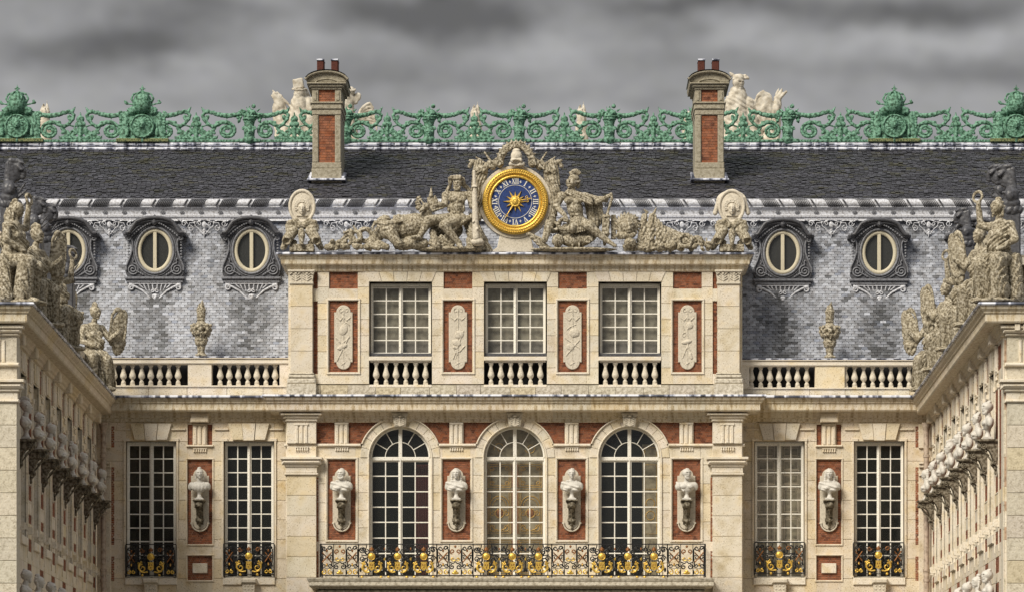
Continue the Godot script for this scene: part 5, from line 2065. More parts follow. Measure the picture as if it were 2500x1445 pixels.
	bk.prism(PackedVector2Array([Vector2(-0.62, -0.8), Vector2(0.62, -0.8), Vector2(0.5, -0.92), Vector2(0.1, -1.24), Vector2(-0.1, -1.24), Vector2(-0.5, -0.92)]), -0.4, 0.0, 0.01)
	part("bracket_back", bk, mat.lead_dark, D)
	return D

func build_chimney(T: Node, px: float) -> void:
	var z := -4.6
	var s := (DIST - z) / DIST
	var C := joint("chimney", T, Vector3(X(px, z), Y(437, z), z))
	var h := func(py: float) -> float: return (437.0 - py) * 0.01 * s
	var m := MB.new()
	var k := 0.01 * s
	# stone corners frame sunk brick panels
	m.box(-37 * k, 37 * k, h.call(470), h.call(412), -1.9, 0.03, 0.02)
	m.box(-36 * k, 36 * k, h.call(412), h.call(397), -1.9, 0.0, 0.02)
	for sx in [-1, 1]:
		m.box(minf(sx * 35 * k, sx * 20 * k), maxf(sx * 35 * k, sx * 20 * k), h.call(397), h.call(281), -1.9, -0.005, 0.02)
	m.box(-20 * k, 20 * k, h.call(397), h.call(281), -1.9, -0.08)
	m.box(-36 * k, 36 * k, h.call(281), h.call(268), -1.9, 0.0, 0.02)
	m.box(-38 * k, 38 * k, h.call(268), h.call(254), -1.9, 0.03, 0.03)
	m.box(-40 * k, 40 * k, h.call(254), h.call(249), -1.92, 0.06, 0.02)
	for sx in [-1, 1]:
		m.box(minf(sx * 36 * k, sx * 20 * k), maxf(sx * 36 * k, sx * 20 * k), h.call(249), h.call(219), -1.9, -0.005, 0.02)
		m.box(minf(sx * 31 * k, sx * 25 * k), maxf(sx * 31 * k, sx * 25 * k), h.call(245), h.call(224), -0.02, 0.015, 0.008)
	m.box(-20 * k, 20 * k, h.call(249), h.call(219), -1.9, -0.08)
	m.box(-37 * k, 37 * k, h.call(219), h.call(214), -1.9, 0.02, 0.01)
	m.box(-42 * k, 42 * k, h.call(214), h.call(207), -1.95, 0.08, 0.03)
	m.box(-48 * k, 48 * k, h.call(207), h.call(203), -2.0, 0.13, 0.02)
	# segmental head
	var poly := PackedVector2Array()
	for q in 15:
		var t := -1.0 + q / 7.0
		poly.append(Vector2(t * 50 * k, h.call(203 - 26 * sqrt(maxf(0.0, 1.0 - t * t * 0.93)))))
	poly.append(Vector2(48 * k, h.call(203)))
	poly.append(Vector2(-48 * k, h.call(203)))
	m.prism(poly, -2.0, 0.05, 0.03)
	var pts := PackedVector3Array()
	var p2 := PackedVector3Array()
	for q in 15:
		var t := -1.0 + q / 7.0
		pts.append(Vector3(t * 52 * k, h.call(202 - 26 * sqrt(maxf(0.0, 1.0 - t * t * 0.93))), 0.08))
		p2.append(Vector3(t * 28 * k, h.call(203 - 9 * sqrt(maxf(0.0, 1.0 - t * t))), 0.05))
	m.tube(pts, 0.04, 0.09, 6)
	m.tube(p2, 0.015, 0.03, 5)
	part("stack", m, mat.chimney_stone, C)
	# lead cap along the curve
	var cp := MB.new()
	for q in 14:
		var a: Vector3 = pts[q]
		var b: Vector3 = pts[q + 1]
		cp.quad(a + Vector3(0, 0.045, 0.1), b + Vector3(0, 0.045, 0.1), b + Vector3(0, 0.045, -2.1), a + Vector3(0, 0.045, -2.1), Vector3(0, 1, 0))
	cp.tube(pts, 0.012, 0.10, 4)
	part("lead_cap", cp, mat.lead_dark, C)
	# bricks
	var w := Wall.new()
	w.node = C
	w.s = k
	w.bx = 0.0
	w.by = 437.0 * k
	w.zf = 0.0
	w.brick_most = 60
	w.ph = 0.066
	w.pl = 0.185
	bricks(w, -20, 20, 281, 397, -0.05)
	bricks(w, -20, 20, 219, 249, -0.05)
	if not w.mort.empty():
		part("mortar_bed", w.mort, mat.mortar, w.node).set_meta("kind", "stuff")
	part("brick_field", w.more_brick, mat.brick, w.node).set_meta("kind", "stuff")
	for d in [-18.0, 17.0]:
		var p := MB.new()
		p.box((d - 8.5) * k, (d + 8.5) * k, h.call(185), h.call(140), -1.0, -0.5, 0.02)
		var pot := part("chimney_pot", p, mat.pot, C)
		var rim := MB.new()
		rim.box((d - 9.2) * k, (d + 9.2) * k, h.call(140), h.call(136), -1.03, -0.47, 0.01)
		part("rim", rim, mat.lead, pot)
	# stepped lead at the foot
	var ft := MB.new()
	ft.box(-47 * k, 47 * k, h.call(443), h.call(438), -0.3, 0.22, 0.01)
	for q in 4:
		for sx in [-1, 1]:
			ft.box(minf(sx * 37 * k, sx * 44 * k), maxf(sx * 37 * k, sx * 44 * k), h.call(437 - q * 7), h.call(432 - q * 7), -0.4 - q * 0.3, 0.15 - q * 0.3, 0.005)
	part("lead_flashing", ft, mat.lead, C)


# world transforms of the two wings; their own +z looks into the court
func wing_frame(side: int) -> Transform3D:
	var f := Vector3(-9.90, 0, 20.5) if side == 0 else Vector3(10.25, 0, -0.75)
	var b := Vector3(-10.32, 0, -0.75) if side == 0 else Vector3(9.88, 0, 20.5)
	var d := (b - f).normalized()
	return Transform3D(Basis(d, Vector3.UP, d.cross(Vector3.UP)), f)

const WING_LEN := 2125.0
func wing_piers(side: int) -> Array:
	var o := []
	for k in 8:
		o.append((150.0 if side == 0 else 75.0) + 271.0 * k)
	return o

func build_wings() -> void:
	for side in [0, 1]:
		var fr := wing_frame(side)
		var T := thing("palace_wing", ["shaded brick and stone wing along the left edge with a row of busts", "bright brick and stone wing along the right edge with a row of busts"][side], "building", fr.origin, 0.0, "side wings of the court")
		T.basis = fr.basis
		var w := Wall.new()
		w.s = 0.01
		w.by = 21.0
		w.stone_mat = mat.stone
		w.stone_most = 200
		w.brick_most = 250
		w.node = part("wall", null, mat.stone, T)
		var piers := wing_piers(side)
		var wins := []
		for k in 7:
			wins.append(piers[k] + 135.5)
		range_wall(T, w, 0.0, WING_LEN, wins, piers, true)
		for c in wins:
			window(T, w, c, 60, 1077, TALL_ROWS, 0.22)
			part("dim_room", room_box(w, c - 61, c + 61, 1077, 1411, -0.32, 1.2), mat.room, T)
		wall_done(w)
		var L := WING_LEN * 0.01
		var path := [Vector2(0, -4.5), Vector2(0, 0), Vector2(L, 0)] if side == 0 else [Vector2(0, 0), Vector2(L, 0), Vector2(L, -4.5)]
		cornice("main_cornice", T, w, MAIN_CORNICE, path, mat.stained, 1.3)
		var ld := MB.new()
		ld.sweep([Vector2(0.0, w.y(971)), Vector2(0.53, w.y(972.5)), Vector2(0.545, w.y(970)), Vector2(0.53, w.y(967)), Vector2(0.0, w.y(963.5))], path)
		part("lead_flashing", ld, mat.lead, T)
		# dentils under the front return
		var dn := MB.new()
		for k in 26:
			var zz := -0.2 - k * 0.17
			if side == 0:
				dn.box(-0.34, 0.0, w.y(1020), w.y(1008), zz - 0.10, zz)
			else:
				dn.box(L, L + 0.34, w.y(1020), w.y(1008), zz - 0.10, zz)
		part("dentils", dn, mat.stone, T).set_meta("kind", "stuff")
		# parapet
		var pa := MB.new()
		pa.box(0.0, L, w.y(968), w.y(943), -0.45, -0.12, 0.01)
		pa.box(0.0, L, w.y(888), w.y(873), -0.45, -0.10, 0.02)
		if side == 0:
			pa.box(0.02, 0.4, w.y(968), w.y(873), -4.5, -0.46)
		else:
			pa.box(L - 0.4, L - 0.02, w.y(968), w.y(873), -4.5, -0.46)
		part("parapet", pa, mat.stone_grey, T)
		for k in 8:
			var pd := MB.new()
			var c: float = piers[k]
			pd.box(w.x(c - 30), w.x(c + 30), w.y(943), w.y(888), -0.48, -0.06, 0.012)
			part("pedestal", pd, mat.stone_grey, T)
			var xs := []
			for q in 9:
				if k < 7:
					xs.append(c + 47 + q * 22.2)
			balusters(T, w, xs, 888, 943, -0.28)
		# lead flat and slates behind the parapet
		var rf := MB.new()
		rf.quad(Vector3(0, 11.7, -0.5), Vector3(L, 11.7, -0.5), Vector3(L, 12.1, -2.2), Vector3(0, 12.1, -2.2), Vector3(0, 1, 0.2))
		rf.quad(Vector3(0.4, 12.1, -2.2), Vector3(L - 0.4, 12.1, -2.2), Vector3(L - 0.4, 13.4, -6.5), Vector3(0.4, 13.4, -6.5), Vector3(0, 1, 0.2))
		part("roof", rf, mat.slate_old, T)
		# end face towards the viewer
		var fw := Wall.new()
		fw.s = 0.01
		fw.by = 21.0
		fw.stone_mat = mat.stone_end
		fw.stone_most = 60
		fw.brick_most = 40
		fw.node = part("end_wall", null, mat.stone_end, T)
		var corner := Vector3(0 if side == 0 else L, 0, 0)
		fw.node.transform = Transform3D(fr.basis.inverse(), corner)
		var sg := -1.0 if side == 0 else 1.0
		var rect := func(a: float, b: float) -> Array: return [minf(sg * a, sg * b), maxf(sg * a, sg * b)]
		var r1: Array = rect.call(0, 6)
		stone(fw, r1[0], r1[1], 1030, 1700, 0.0, 48, 70)
		var in0 := -17.0 if side == 0 else 6.0
		var r2: Array = rect.call(in0, in0 + 72)
		stone(fw, r2[0], r2[1], 1162, 1700, 0.16, 46, 90, 0.5)
		stone(fw, r2[0], r2[1], 1090, 1118, 0.12, 46, 90, 0.5)
		stone(fw, r2[0], r2[1], 1030, 1084, 0.14, 70, 90, 0.5)
		var r3: Array = rect.call(in0 + 72, 440)
		stone(fw, r3[0], r3[1], 1030, 1700, 0.0, 48, 90)
		wall_done(fw)
		var cp := MB.new()
		var c2 := sg * (in0 + 36.0)
		for q in [[1083, 1090, 41, 0.20, 0.02], [1117, 1123, 52, 0.34, 0.008], [1123, 1135, 49, 0.30, 0.05], [1135, 1141, 42, 0.23, 0.02], [1141, 1156, 38, 0.18, 0.005], [1156, 1162, 41, 0.21, 0.02], [1010, 1016, 50, 0.30, 0.01], [1016, 1024, 45, 0.26, 0.03], [1024, 1030, 40, 0.2, 0.02]]:
			cp.box(fw.x(c2 - q[2]), fw.x(c2 + q[2]), fw.y(q[1]), fw.y(q[0]), 0.0, q[3], q[4])
		for d in [-10.0, 0.0, 10.0]:
			cp.box(fw.x(c2 + d - 3), fw.x(c2 + d + 3), fw.y(1083), fw.y(1038), 0.1, 0.17, 0.012)
		part("capital", cp, mat.stone, fw.node)
		var body := MB.new()
		body.box(minf(sg * 2, sg * 440) * 0.01, maxf(sg * 2, sg * 440) * 0.01, 0.0, 4.0, -0.5, 0.0)
		part("ground_storey_wall", body, mat.stone_grey, fw.node)
		# rainwater pipe in the inner corner
		var dp := MB.new()
		var gx := X(251, -0.45) if side == 0 else X(2263, -0.45)
		dp.lathe([Vector2(0.066, 0.0), Vector2(0.066, 10.55)], Vector3.ZERO, 12)
		for yy in [9.9, 8.5, 7.1, 6.85, 5.6, 3.0, 1.0]:
			dp.lathe([Vector2(0.066, yy - 0.04), Vector2(0.084, yy - 0.03), Vector2(0.084, yy + 0.03), Vector2(0.066, yy + 0.04)], Vector3.ZERO, 12)
		dp.lathe([Vector2(0.055, 10.5), Vector2(0.10, 10.62), Vector2(0.11, 10.72), Vector2(0.0, 10.72)], Vector3.ZERO, 12)
		solo("drainpipe", dp, mat.pipe, ["pale drainpipe in the corner where the left wing meets the facade", "pale drainpipe in the corner where the right wing meets the facade"][side], "drainpipe", Vector3(gx, 0, -0.44), 0.0, "corner drainpipes")


# ------------------------------------------------------------------ green copper cresting along the ridge
func build_roof_cresting() -> void:
	var z := -8.6
	var s := (DIST - z) / DIST
	# scrolled panel; origin at the middle of its foot
	var q := Sculpt.new(0, 0).soft(1.2)
	for d in [-1, 1]:
		q.spiral(d * 67, 20, 20.5, 4.5, 90.0, -d * 2.1, 3.7, 2.4)
		q.path([Vector2(d * 68, 0), Vector2(d * 46, 0)], 4.4, 4.4)
		q.path([Vector2(d * 70, 0), Vector2(d * 56, -1), Vector2(d * 48, 5), Vector2(d * 36, 10), Vector2(d * 26, 4), Vector2(d * 17, -8), Vector2(d * 14, -18), Vector2(d * 20, -26)], 5.0, 3.6)
		# bird's head, beak outward holding the garland
		q.e(d * 21, -26, 0, 7, 5, 4, d * 20).c(d * 26, -25, 0, 3, d * 33, -21, 0, 1.2).c(d * 16, -28, 0, 3, d * 11, -39, 0, 0.9).c(d * 18, -29, 0, 2, d * 15, -36, 0, 0.8)
		# acanthus sprays
		q.path([Vector2(d * 4, 40), Vector2(d * 14, 36), Vector2(d * 24, 28), Vector2(d * 36, 22), Vector2(d * 42, 14)], 4.2, 2.2)
		q.path([Vector2(d * 8, 38), Vector2(d * 26, 38), Vector2(d * 40, 34)], 4.2, 2.0)
		for k in 4:
			q.c(d * (14 + k * 7), 37 - k * 4.5, 0, 3.2, d * (21 + k * 7), 23 - k * 3.5, 0, 1.8)
			q.c(d * (24 + k * 5), 40, 0, 1.8, d * (30 + k * 6), 32, 1, 1.1)
		q.spiral(d * 16, 24, 7, 2, 200.0 if d > 0 else -20.0, d * 1.2, 2.8, 1.8)
		q.c(d * 2, 30, 1, 3, d * 12, 14, 1, 1.3).c(d * 2, 26, 1, 2, d * 8, 8, 1, 1.2)
		# garland
		for k in 12:
			var f := k / 11.0
			var gx: float = d * lerpf(28, 104, f)
			var gy := -27.0 + 9.0 * sin(f * PI) + f * 2.0
			q.e(gx, gy, 0, 6.4, 4.2 + 1.8 * sin(f * PI), 5, d * (40 if k % 2 == 0 else -30))
			q.c(gx, gy, 1, 2.0, gx + d * 4.5, gy + (5 if k % 2 == 0 else -5), 1, 0.9)
		q.c(d * 67, -16, 0, 1.0, d * 67, 2, 0, 1.0)
		q.e(d * 30, 30, 0, 9, 5, 3, d * 30).e(d * 20, 36, 0, 8, 5, 3, d * 20).e(d * 38, 24, 0, 6, 4, 3, d * 50).e(d * 40, 38, 0, 8, 3.5, 3, d * -10).e(d * 10, 20, 1, 5, 9, 3, d * 30).e(d * 24, -12, 0, 5, 8, 3, d * 20)
		q.c(d * 12, 10, 1, 2.4, d * 26, 6, 1, 1.4)
	q.c(0, 42, 1, 6, 0, 14, 2, 4).e(0, 4, 1, 12, 8, 5).e(0, -8, 1, 9, 9, 5).c(0, -10, 0, 3, 0, -24, 0, 1.5)
	q.b(0, 45, 0, 96, 3.0, 6, 0, 0.8)
	var panel := q.mesh(0.015, 0.006, 9.0, 3)
	# flower basket on a masked pedestal
	q = Sculpt.new(0, 0).soft(1.5)
	q.b(0, 44, 0, 27, 4, 9, 0, 1).c(0, 40, 0, 15, 0, 28, 0, 11).b(0, 12, 0, 16, 2.5, 9, 0, 1).c(0, 36, 0, 12, 0, 16, 0, 14)
	q.e(0, 26, 11, 7, 9, 5).e(-4, 23, 15, 2.5, 1.8, 2).e(4, 23, 15, 2.5, 1.8, 2).c(0, 22, 15, 1.5, 0, 28, 17, 2).e(0, 33, 13, 5, 2, 3).e(-9, 22, 9, 3, 6, 4).e(9, 22, 9, 3, 6, 4)
	q.spiral(-14, 16, 4, 1, 0, 1.2, 1.6, 1, 9).spiral(14, 16, 4, 1, 180, -1.2, 1.6, 1, 9)
	q.fold(1, 1, 120, 0.7).c(0, 9, 0, 11, 0, -8, 0, 15).fold()
	q.t(0, -8, 0, 15, 2.2, 90)
	var r2 := RandomNumberGenerator.new()
	r2.seed = 9
	q.soft(0.6)
	for k in 34:
		var a := r2.randf_range(-0.25, PI + 0.25)
		var rr := r2.randf_range(6, 27)
		var fx := cos(a) * rr
		var fy := -16.0 - sin(a) * rr * 0.95
		var fz := r2.randf_range(-8, 9)
		if k % 3 == 0:
			q.e(fx, fy, fz, 5.5, 5.5, 4)
		q.c(fx, fy, fz, 2.6, fx + cos(a) * 7 + r2.randf_range(-3, 3), fy - sin(a) * 7 + r2.randf_range(-3, 3), fz, 0.8)
	q.e(0, -14, 12, 10, 9, 4).e(0, -14, 16, 4, 4, 2)
	for k in 8:
		q.c(0, -14, 14, 2, cos(k * 0.785) * 10, -14 + sin(k * 0.785) * 9, 15, 1.6)
	for d in [-1, 1]:
		q.c(d * 20, -14, 0, 3, d * 27, 0, 0, 2).e(d * 25, -4, 2, 4.5, 4.5, 4).e(d * 28, -12, 0, 4.5, 4, 4)
	var basket := q.mesh(0.015, 0.006, 9.0, 4)
	# crowned cartouche
	q = Sculpt.new(0, 0).soft(1.5)
	q.b(0, 43, -4, 62, 5, 12, 0, 1).b(0, 24, -6, 40, 18, 8, 0, 3).c(-46, 38, -4, 12, -40, -20, -4, 8).c(46, 38, -4, 12, 40, -20, -4, 8).b(0, -6, -6, 38, 22, 8, 0, 3)
	for d in [-1, 1]:
		q.spiral(d * 52, -18, 8, 2, 90, -d * 1.2, 3, 1.5).spiral(d * 50, 22, 7, 2, -90, d * 1.2, 3, 1.5)
		q.c(d * 36, 14, 6, 1.4, d * 36, 2, 6, 1.4).e(d * 36, 20, 7, 4, 6, 4).c(d * 36, 24, 7, 4, d * 36, 30, 7, 4)
		for k in 5:
			q.e(d * 53, -8 + k * 7, 0, 4.2, 4.5, 4)
	# shield with a radiant face
	q.e(0, 10, 6, 30, 30, 8).t(0, 10, 12, 27, 2.2)
	q.e(0, 6, 14, 9, 12, 7)
	for k in 14:
		var a := TAU * k / 14.0
		q.c(cos(a) * 10, 6 + sin(a) * 11, 13, 2.4, cos(a + 0.25) * 21, 6 + sin(a + 0.25) * 19, 12, 1.2)
	q.e(-3.6, 4, 20, 2, 1.4, 1.6).e(3.6, 4, 20, 2, 1.4, 1.6).c(0, 4, 20, 1.4, 0, 9, 22, 1.8).e(0, 13, 20, 3.4, 1.2, 1.6)
	q.c(0, 38, 8, 4, 0, 47, 8, 3)
	# crossed sceptres and drapery above
	q.fold(1, 0.2, 60, 1.0).e(0, -32, 4, 36, 9, 9).e(-26, -26, 3, 10, 8, 7).e(26, -26, 3, 10, 8, 7).fold()
	q.c(-36, -30, 6, 2.6, 38, -46, 4, 2.0).c(36, -30, 6, 2.6, -38, -46, 4, 2.0)
	q.e(-40, -48, 4, 4, 7, 3, -40).e(42, -48, 4, 5, 4, 3).e(40, -53, 4, 3, 3, 3)
	# crown
	q.c(0, -42, 2, 22, 0, -46, 2, 22)
	q.fold(1, 0, 70, 0.8).c(0, -46, 2, 19, 0, -54, 2, 21).fold()
	q.e(0, -57, 2, 17, 10, 13).e(0, -66, 2, 9, 5, 7)
	for k in 7:
		var a := -1.3 + k * 0.433
		q.e(sin(a) * 22, -51, 2 + cos(a) * 18, 2.6, 2.6, 2.6)
		q.e(sin(a) * 17, -64, 2 + cos(a) * 14, 2.0, 2.0, 2.0)
	for d in [-1, 1]:
		q.path([Vector2(d * 22, -48), Vector2(d * 27, -58), Vector2(d * 21, -69), Vector2(d * 5, -74)], 2.8, 2.0, 2).path([Vector2(d * 9, -48), Vector2(d * 13, -60), Vector2(d * 10, -69), Vector2(d * 3, -74)], 2.6, 1.8, 17)
	q.c(0, -72, 2, 4, 0, -80, 2, 3).e(0, -84, 2, 3, 5, 3).e(-5, -82, 2, 3, 2.2, 2).e(5, -82, 2, 3, 2.2, 2).c(0, -84, 2, 2, 0, -92, 2, 0.8)
	var crown := q.mesh(0.016, 0.006, 9.0, 5)
	var panels := [["far left end", 195.0], ["between the second crown and the first flower basket", 478.0], ["just left of the left chimney", 718.0], ["just right of the left chimney", 945.0], ["", 1158.0], ["", 1378.0], ["", 1596.0], ["", 1815.0], ["", 2053.0], ["", 2335.0]]
	var tips := ["green copper scroll panel between the two crowns at far left", "green copper scroll panel right of the second crown from the left", "green copper scroll panel partly behind the left chimney's left side", "green copper scroll panel partly behind the left chimney's right side", "green copper scroll panel above and left of the clock, small stone flame behind it", "green copper scroll panel above and right of the clock", "green copper scroll panel just left of the right chimney", "green copper scroll panel just right of the right chimney before a stone shield", "green copper scroll panel left of the second crown from the right", "green copper scroll panel between the two crowns at far right"]
	for k in 10:
		var o := solo("cresting_panel", panel, mat.copper, tips[k], "roof cresting", Vector3(X(panels[k][1], z), Y(349, z) + 0.02, z + 0.02), 0.0, "copper cresting along the roof ridge")
		o.scale = Vector3(1.12 if k in [0, 1, 8, 9] else 1.04, 1, 1) * s
		o.position.y = Y(348, z) + 0.48 * s
	var bt := ["green copper flower basket between the second crown and the left chimney", "green copper flower basket hidden partly behind the left chimney", "green copper flower basket on the ridge left of the clock", "green copper flower basket on the ridge right above the clock", "green copper flower basket on the ridge right of the clock", "green copper flower basket mostly hidden by the right chimney", "green copper flower basket right of the right chimney beside the stone flags"]
	var bx := [608.0, 844.0, 1047.0, 1268.0, 1488.0, 1690.0, 1924.0]
	for k in 7:
		var o := solo("flower_basket", basket, mat.copper, bt[k], "flower basket", Vector3(X(bx[k], z), Y(348, z) + 0.48 * s, z + 0.02), 0.0, "copper baskets along the roof ridge")
		o.scale = Vector3.ONE * s
	var ct := ["crowned green copper cartouche at the far left end of the ridge", "crowned green copper cartouche second from the left", "crowned green copper cartouche second from the right", "crowned green copper cartouche at the far right end of the ridge"]
	var cx := [41.0, 347.0, 2184.0, 2482.0]
	for k in 4:
		var o := thing("crowned_cartouche", ct[k], "cartouche", Vector3(X(cx[k], z), Y(348, z) + 0.48 * s, z + 0.05), 0.0, "crowned cartouches along the roof ridge")
		o.scale = Vector3.ONE * s
		part("shield_and_crown", crown, mat.copper, o)
		var ft := MB.new()
		ft.box(-0.64, 0.64, -0.48, -0.40, -0.2, 0.10, 0.01)
		ft.box(-0.50, 0.50, -0.40, -0.22, -0.2, 0.0, 0.02)
		part("stained_base", ft, mat.rust, o)

# ------------------------------------------------------------------ clock
func build_clock() -> void:
	var z := 0.16
	var C := thing("clock", "round blue and gold clock with a sun face and Roman numerals above the pavilion", "clock", Vector3(X(1258, 0), Y(617, 0), z))
	var cy := 1.225
	var R := 0.80
	var disc := func(r0: float, r1: float, z0: float, z1: float) -> MB:
		var m := MB.new()
		var n := 64
		for k in n:
			var a0 := TAU * k / n
			var a1 := TAU * (k + 1) / n
			var u0 := Vector3(cos(a0), sin(a0), 0)
			var u1 := Vector3(cos(a1), sin(a1), 0)
			var o := Vector3(0, cy, 0)
			m.quad(o + u0 * r0 + Vector3(0, 0, z1), o + u1 * r0 + Vector3(0, 0, z1), o + u1 * r1 + Vector3(0, 0, z1), o + u0 * r1 + Vector3(0, 0, z1), Vector3.BACK)
			m.quadn(o + u0 * r1 + Vector3(0, 0, z1), o + u1 * r1 + Vector3(0, 0, z1), o + u1 * r1 + Vector3(0, 0, z0), o + u0 * r1 + Vector3(0, 0, z0), u0, u1, u1, u0)
		return m
	# stone drum and plinth
	var st: MB = disc.call(0.6, 0.885, -0.35, -0.06)
	st.prism(PackedVector2Array([Vector2(-0.62, 0.0), Vector2(0.62, 0.0), Vector2(0.44, 0.12), Vector2(0.38, 0.42), Vector2(0.62, 0.75), Vector2(-0.62, 0.75), Vector2(-0.38, 0.42), Vector2(-0.44, 0.12)]), -0.4, -0.09, 0.02, true)
	part("stone_drum", st, mat.carved_pale, C)
	part("dial", disc.call(0.0, 0.60, -0.1, -0.02), mat.blue, C)
	# gilded wreath
	var wr := MB.new()
	for k in 88:
		var a := TAU * k / 88
		for row in [-1, 1]:
			var r: float = 0.725 + row * 0.030
			wr.ell(Vector3(cos(a) * r, cy + sin(a) * r, 0.045), Vector3(0.036, 0.014, 0.022), a + PI / 2 + row * 0.6, 6, 4)
	wr.tube(to3(arc(0, cy, 0.725, 0, 360, 64), 0.0), 0.085, 0.05, 8, 1.0, true)
	part("wreath", wr, mat.gold, C)
	var rg := MB.new()
	rg.tube(to3(arc(0, cy, 0.615, 0, 360, 64), 0.0), 0.035, 0.035, 8, 1.0, true)
	part("inner_ring", rg, mat.gold, C)
	var wh := MB.new()
	wh.tube(to3(arc(0, cy, 0.405, 0, 360, 64), -0.018), 0.007, 0.006, 5, 1.0, true)
	part("minute_circle", wh, mat.white_mark, C)
	# numerals stand with their feet to the centre
	var font := SystemFont.new()
	font.font_names = PackedStringArray(["Droid Serif"])
	font.font_weight = 700
	var rom := ["XII", "I", "II", "III", "IIII", "V", "VI", "VII", "VIII", "IX", "X", "XI"]
	for k in 12:
		var t := TextMesh.new()
		t.font = font
		t.text = rom[k]
		t.font_size = 32
		t.pixel_size = 0.0052
		t.depth = 0.01
		var a := deg_to_rad(90 - k * 30)
		var o := MeshInstance3D.new()
		o.name = "numeral"
		o.mesh = t
		o.material_override = mat.white_mark
		o.position = Vector3(cos(a) * 0.495, cy + sin(a) * 0.495, -0.012)
		o.rotation.z = a - PI / 2
		o.scale = Vector3(0.72 if rom[k].length() > 2 else 0.85, 1.05, 1)
		C.add_child(o, true)
		# small cross between the hours
		var b := a - deg_to_rad(15)
		var m := MB.new()
		m.xf = Transform3D(Basis(Vector3.BACK, b - PI / 2), Vector3(cos(b) * 0.495, cy + sin(b) * 0.495, -0.018))
		m.box(-0.007, 0.007, -0.034, 0.034, 0.0, 0.008)
		m.box(-0.026, 0.026, -0.007, 0.007, 0.0, 0.009)
		part("hour_cross", m, mat.white_mark, C)
	# sun with twelve rays and a face
	var su := MB.new()
	for k in 12:
		var a := TAU * k / 12 + 0.0
		var d := Vector2(cos(a), sin(a))
		var n := Vector2(-d.y, d.x)
		var r := 0.30 if k % 2 == 0 else 0.25
		var o := Vector2(0, cy)
		su.prism(PackedVector2Array([o + d * 0.07 - n * 0.036, o + d * r, o + d * 0.07 + n * 0.036]), -0.02, 0.012, 0.004)
	part("sun_rays", su, mat.gold, C)
	var f := Sculpt.new(0, 0).soft(0.6)
	f.e(0, 0, 1, 9.5, 11, 5).e(-3.2, -2, 5.4, 1.7, 1.0, 1.2).e(3.2, -2, 5.4, 1.7, 1.0, 1.2).c(0, -2, 5.6, 0.9, 0, 2.2, 7, 1.2).e(0, 5.2, 5.4, 2.6, 0.8, 1).c(-5, -4.6, 5, 0.8, -1, -4, 6, 0.8).c(5, -4.6, 5, 0.8, 1, -4, 6, 0.8)
	for k in 18:
		var a := TAU * k / 18
		f.e(cos(a) * 10.2, sin(a) * 11.5, 1.5, 2.4, 2.4, 2.4)
	part("sun_face", f.mesh(0.010), mat.gold, C, Vector3(0, cy, 0.01))
	# hands
	var hd := MB.new()
	var ha := deg_to_rad(11)
	hd.xf = Transform3D(Basis(Vector3.BACK, ha), Vector3(0, cy, 0.03))
	hd.tube(PackedVector3Array([Vector3(0.1, 0, 0), Vector3(0.28, 0, 0)]), 0.014, 0.008, 5)
	hd.prism(PackedVector2Array([Vector2(0.27, -0.03), Vector2(0.43, 0.0), Vector2(0.27, 0.03), Vector2(0.30, 0.0)]), -0.006, 0.01, 0.0)
	for sx in [-1, 1]:
		hd.tube(curl(0.30, sx * 0.045, 0.04, 0.01, 200 * sx, -sx * 0.9, 0.0), 0.009, 0.008, 5)
	part("hour_hand", hd, mat.gold, C)
	var mh := MB.new()
	mh.xf = Transform3D(Basis(Vector3.BACK, deg_to_rad(239)), Vector3(0, cy, 0.036))
	mh.tube(PackedVector3Array([Vector3(0.1, 0, 0), Vector3(0.40, 0, 0)]), 0.013, 0.008, 5)
	mh.prism(PackedVector2Array([Vector2(0.40, -0.014), Vector2(0.52, 0.0), Vector2(0.40, 0.014)]), -0.006, 0.01, 0.0)
	for k in 6:
		var a := k * PI / 3
		mh.prism(PackedVector2Array([Vector2(0.40, 0) + Vector2(cos(a), sin(a)) * 0.05, Vector2(0.40, 0) + Vector2(cos(a + 0.5), sin(a + 0.5)) * 0.018, Vector2(0.40, 0) + Vector2(cos(a - 0.5), sin(a - 0.5)) * 0.018]), -0.006, 0.012, 0.0)
	part("minute_hand", mh, mat.gold, C)


# ------------------------------------------------------------------ sculpture on the attic
# pixel coordinates of the photograph at z = 0; (1258, 617) is the foot of the clock
func carve_here(px: float) -> Sculpt:
	return Sculpt.new(px, 617)

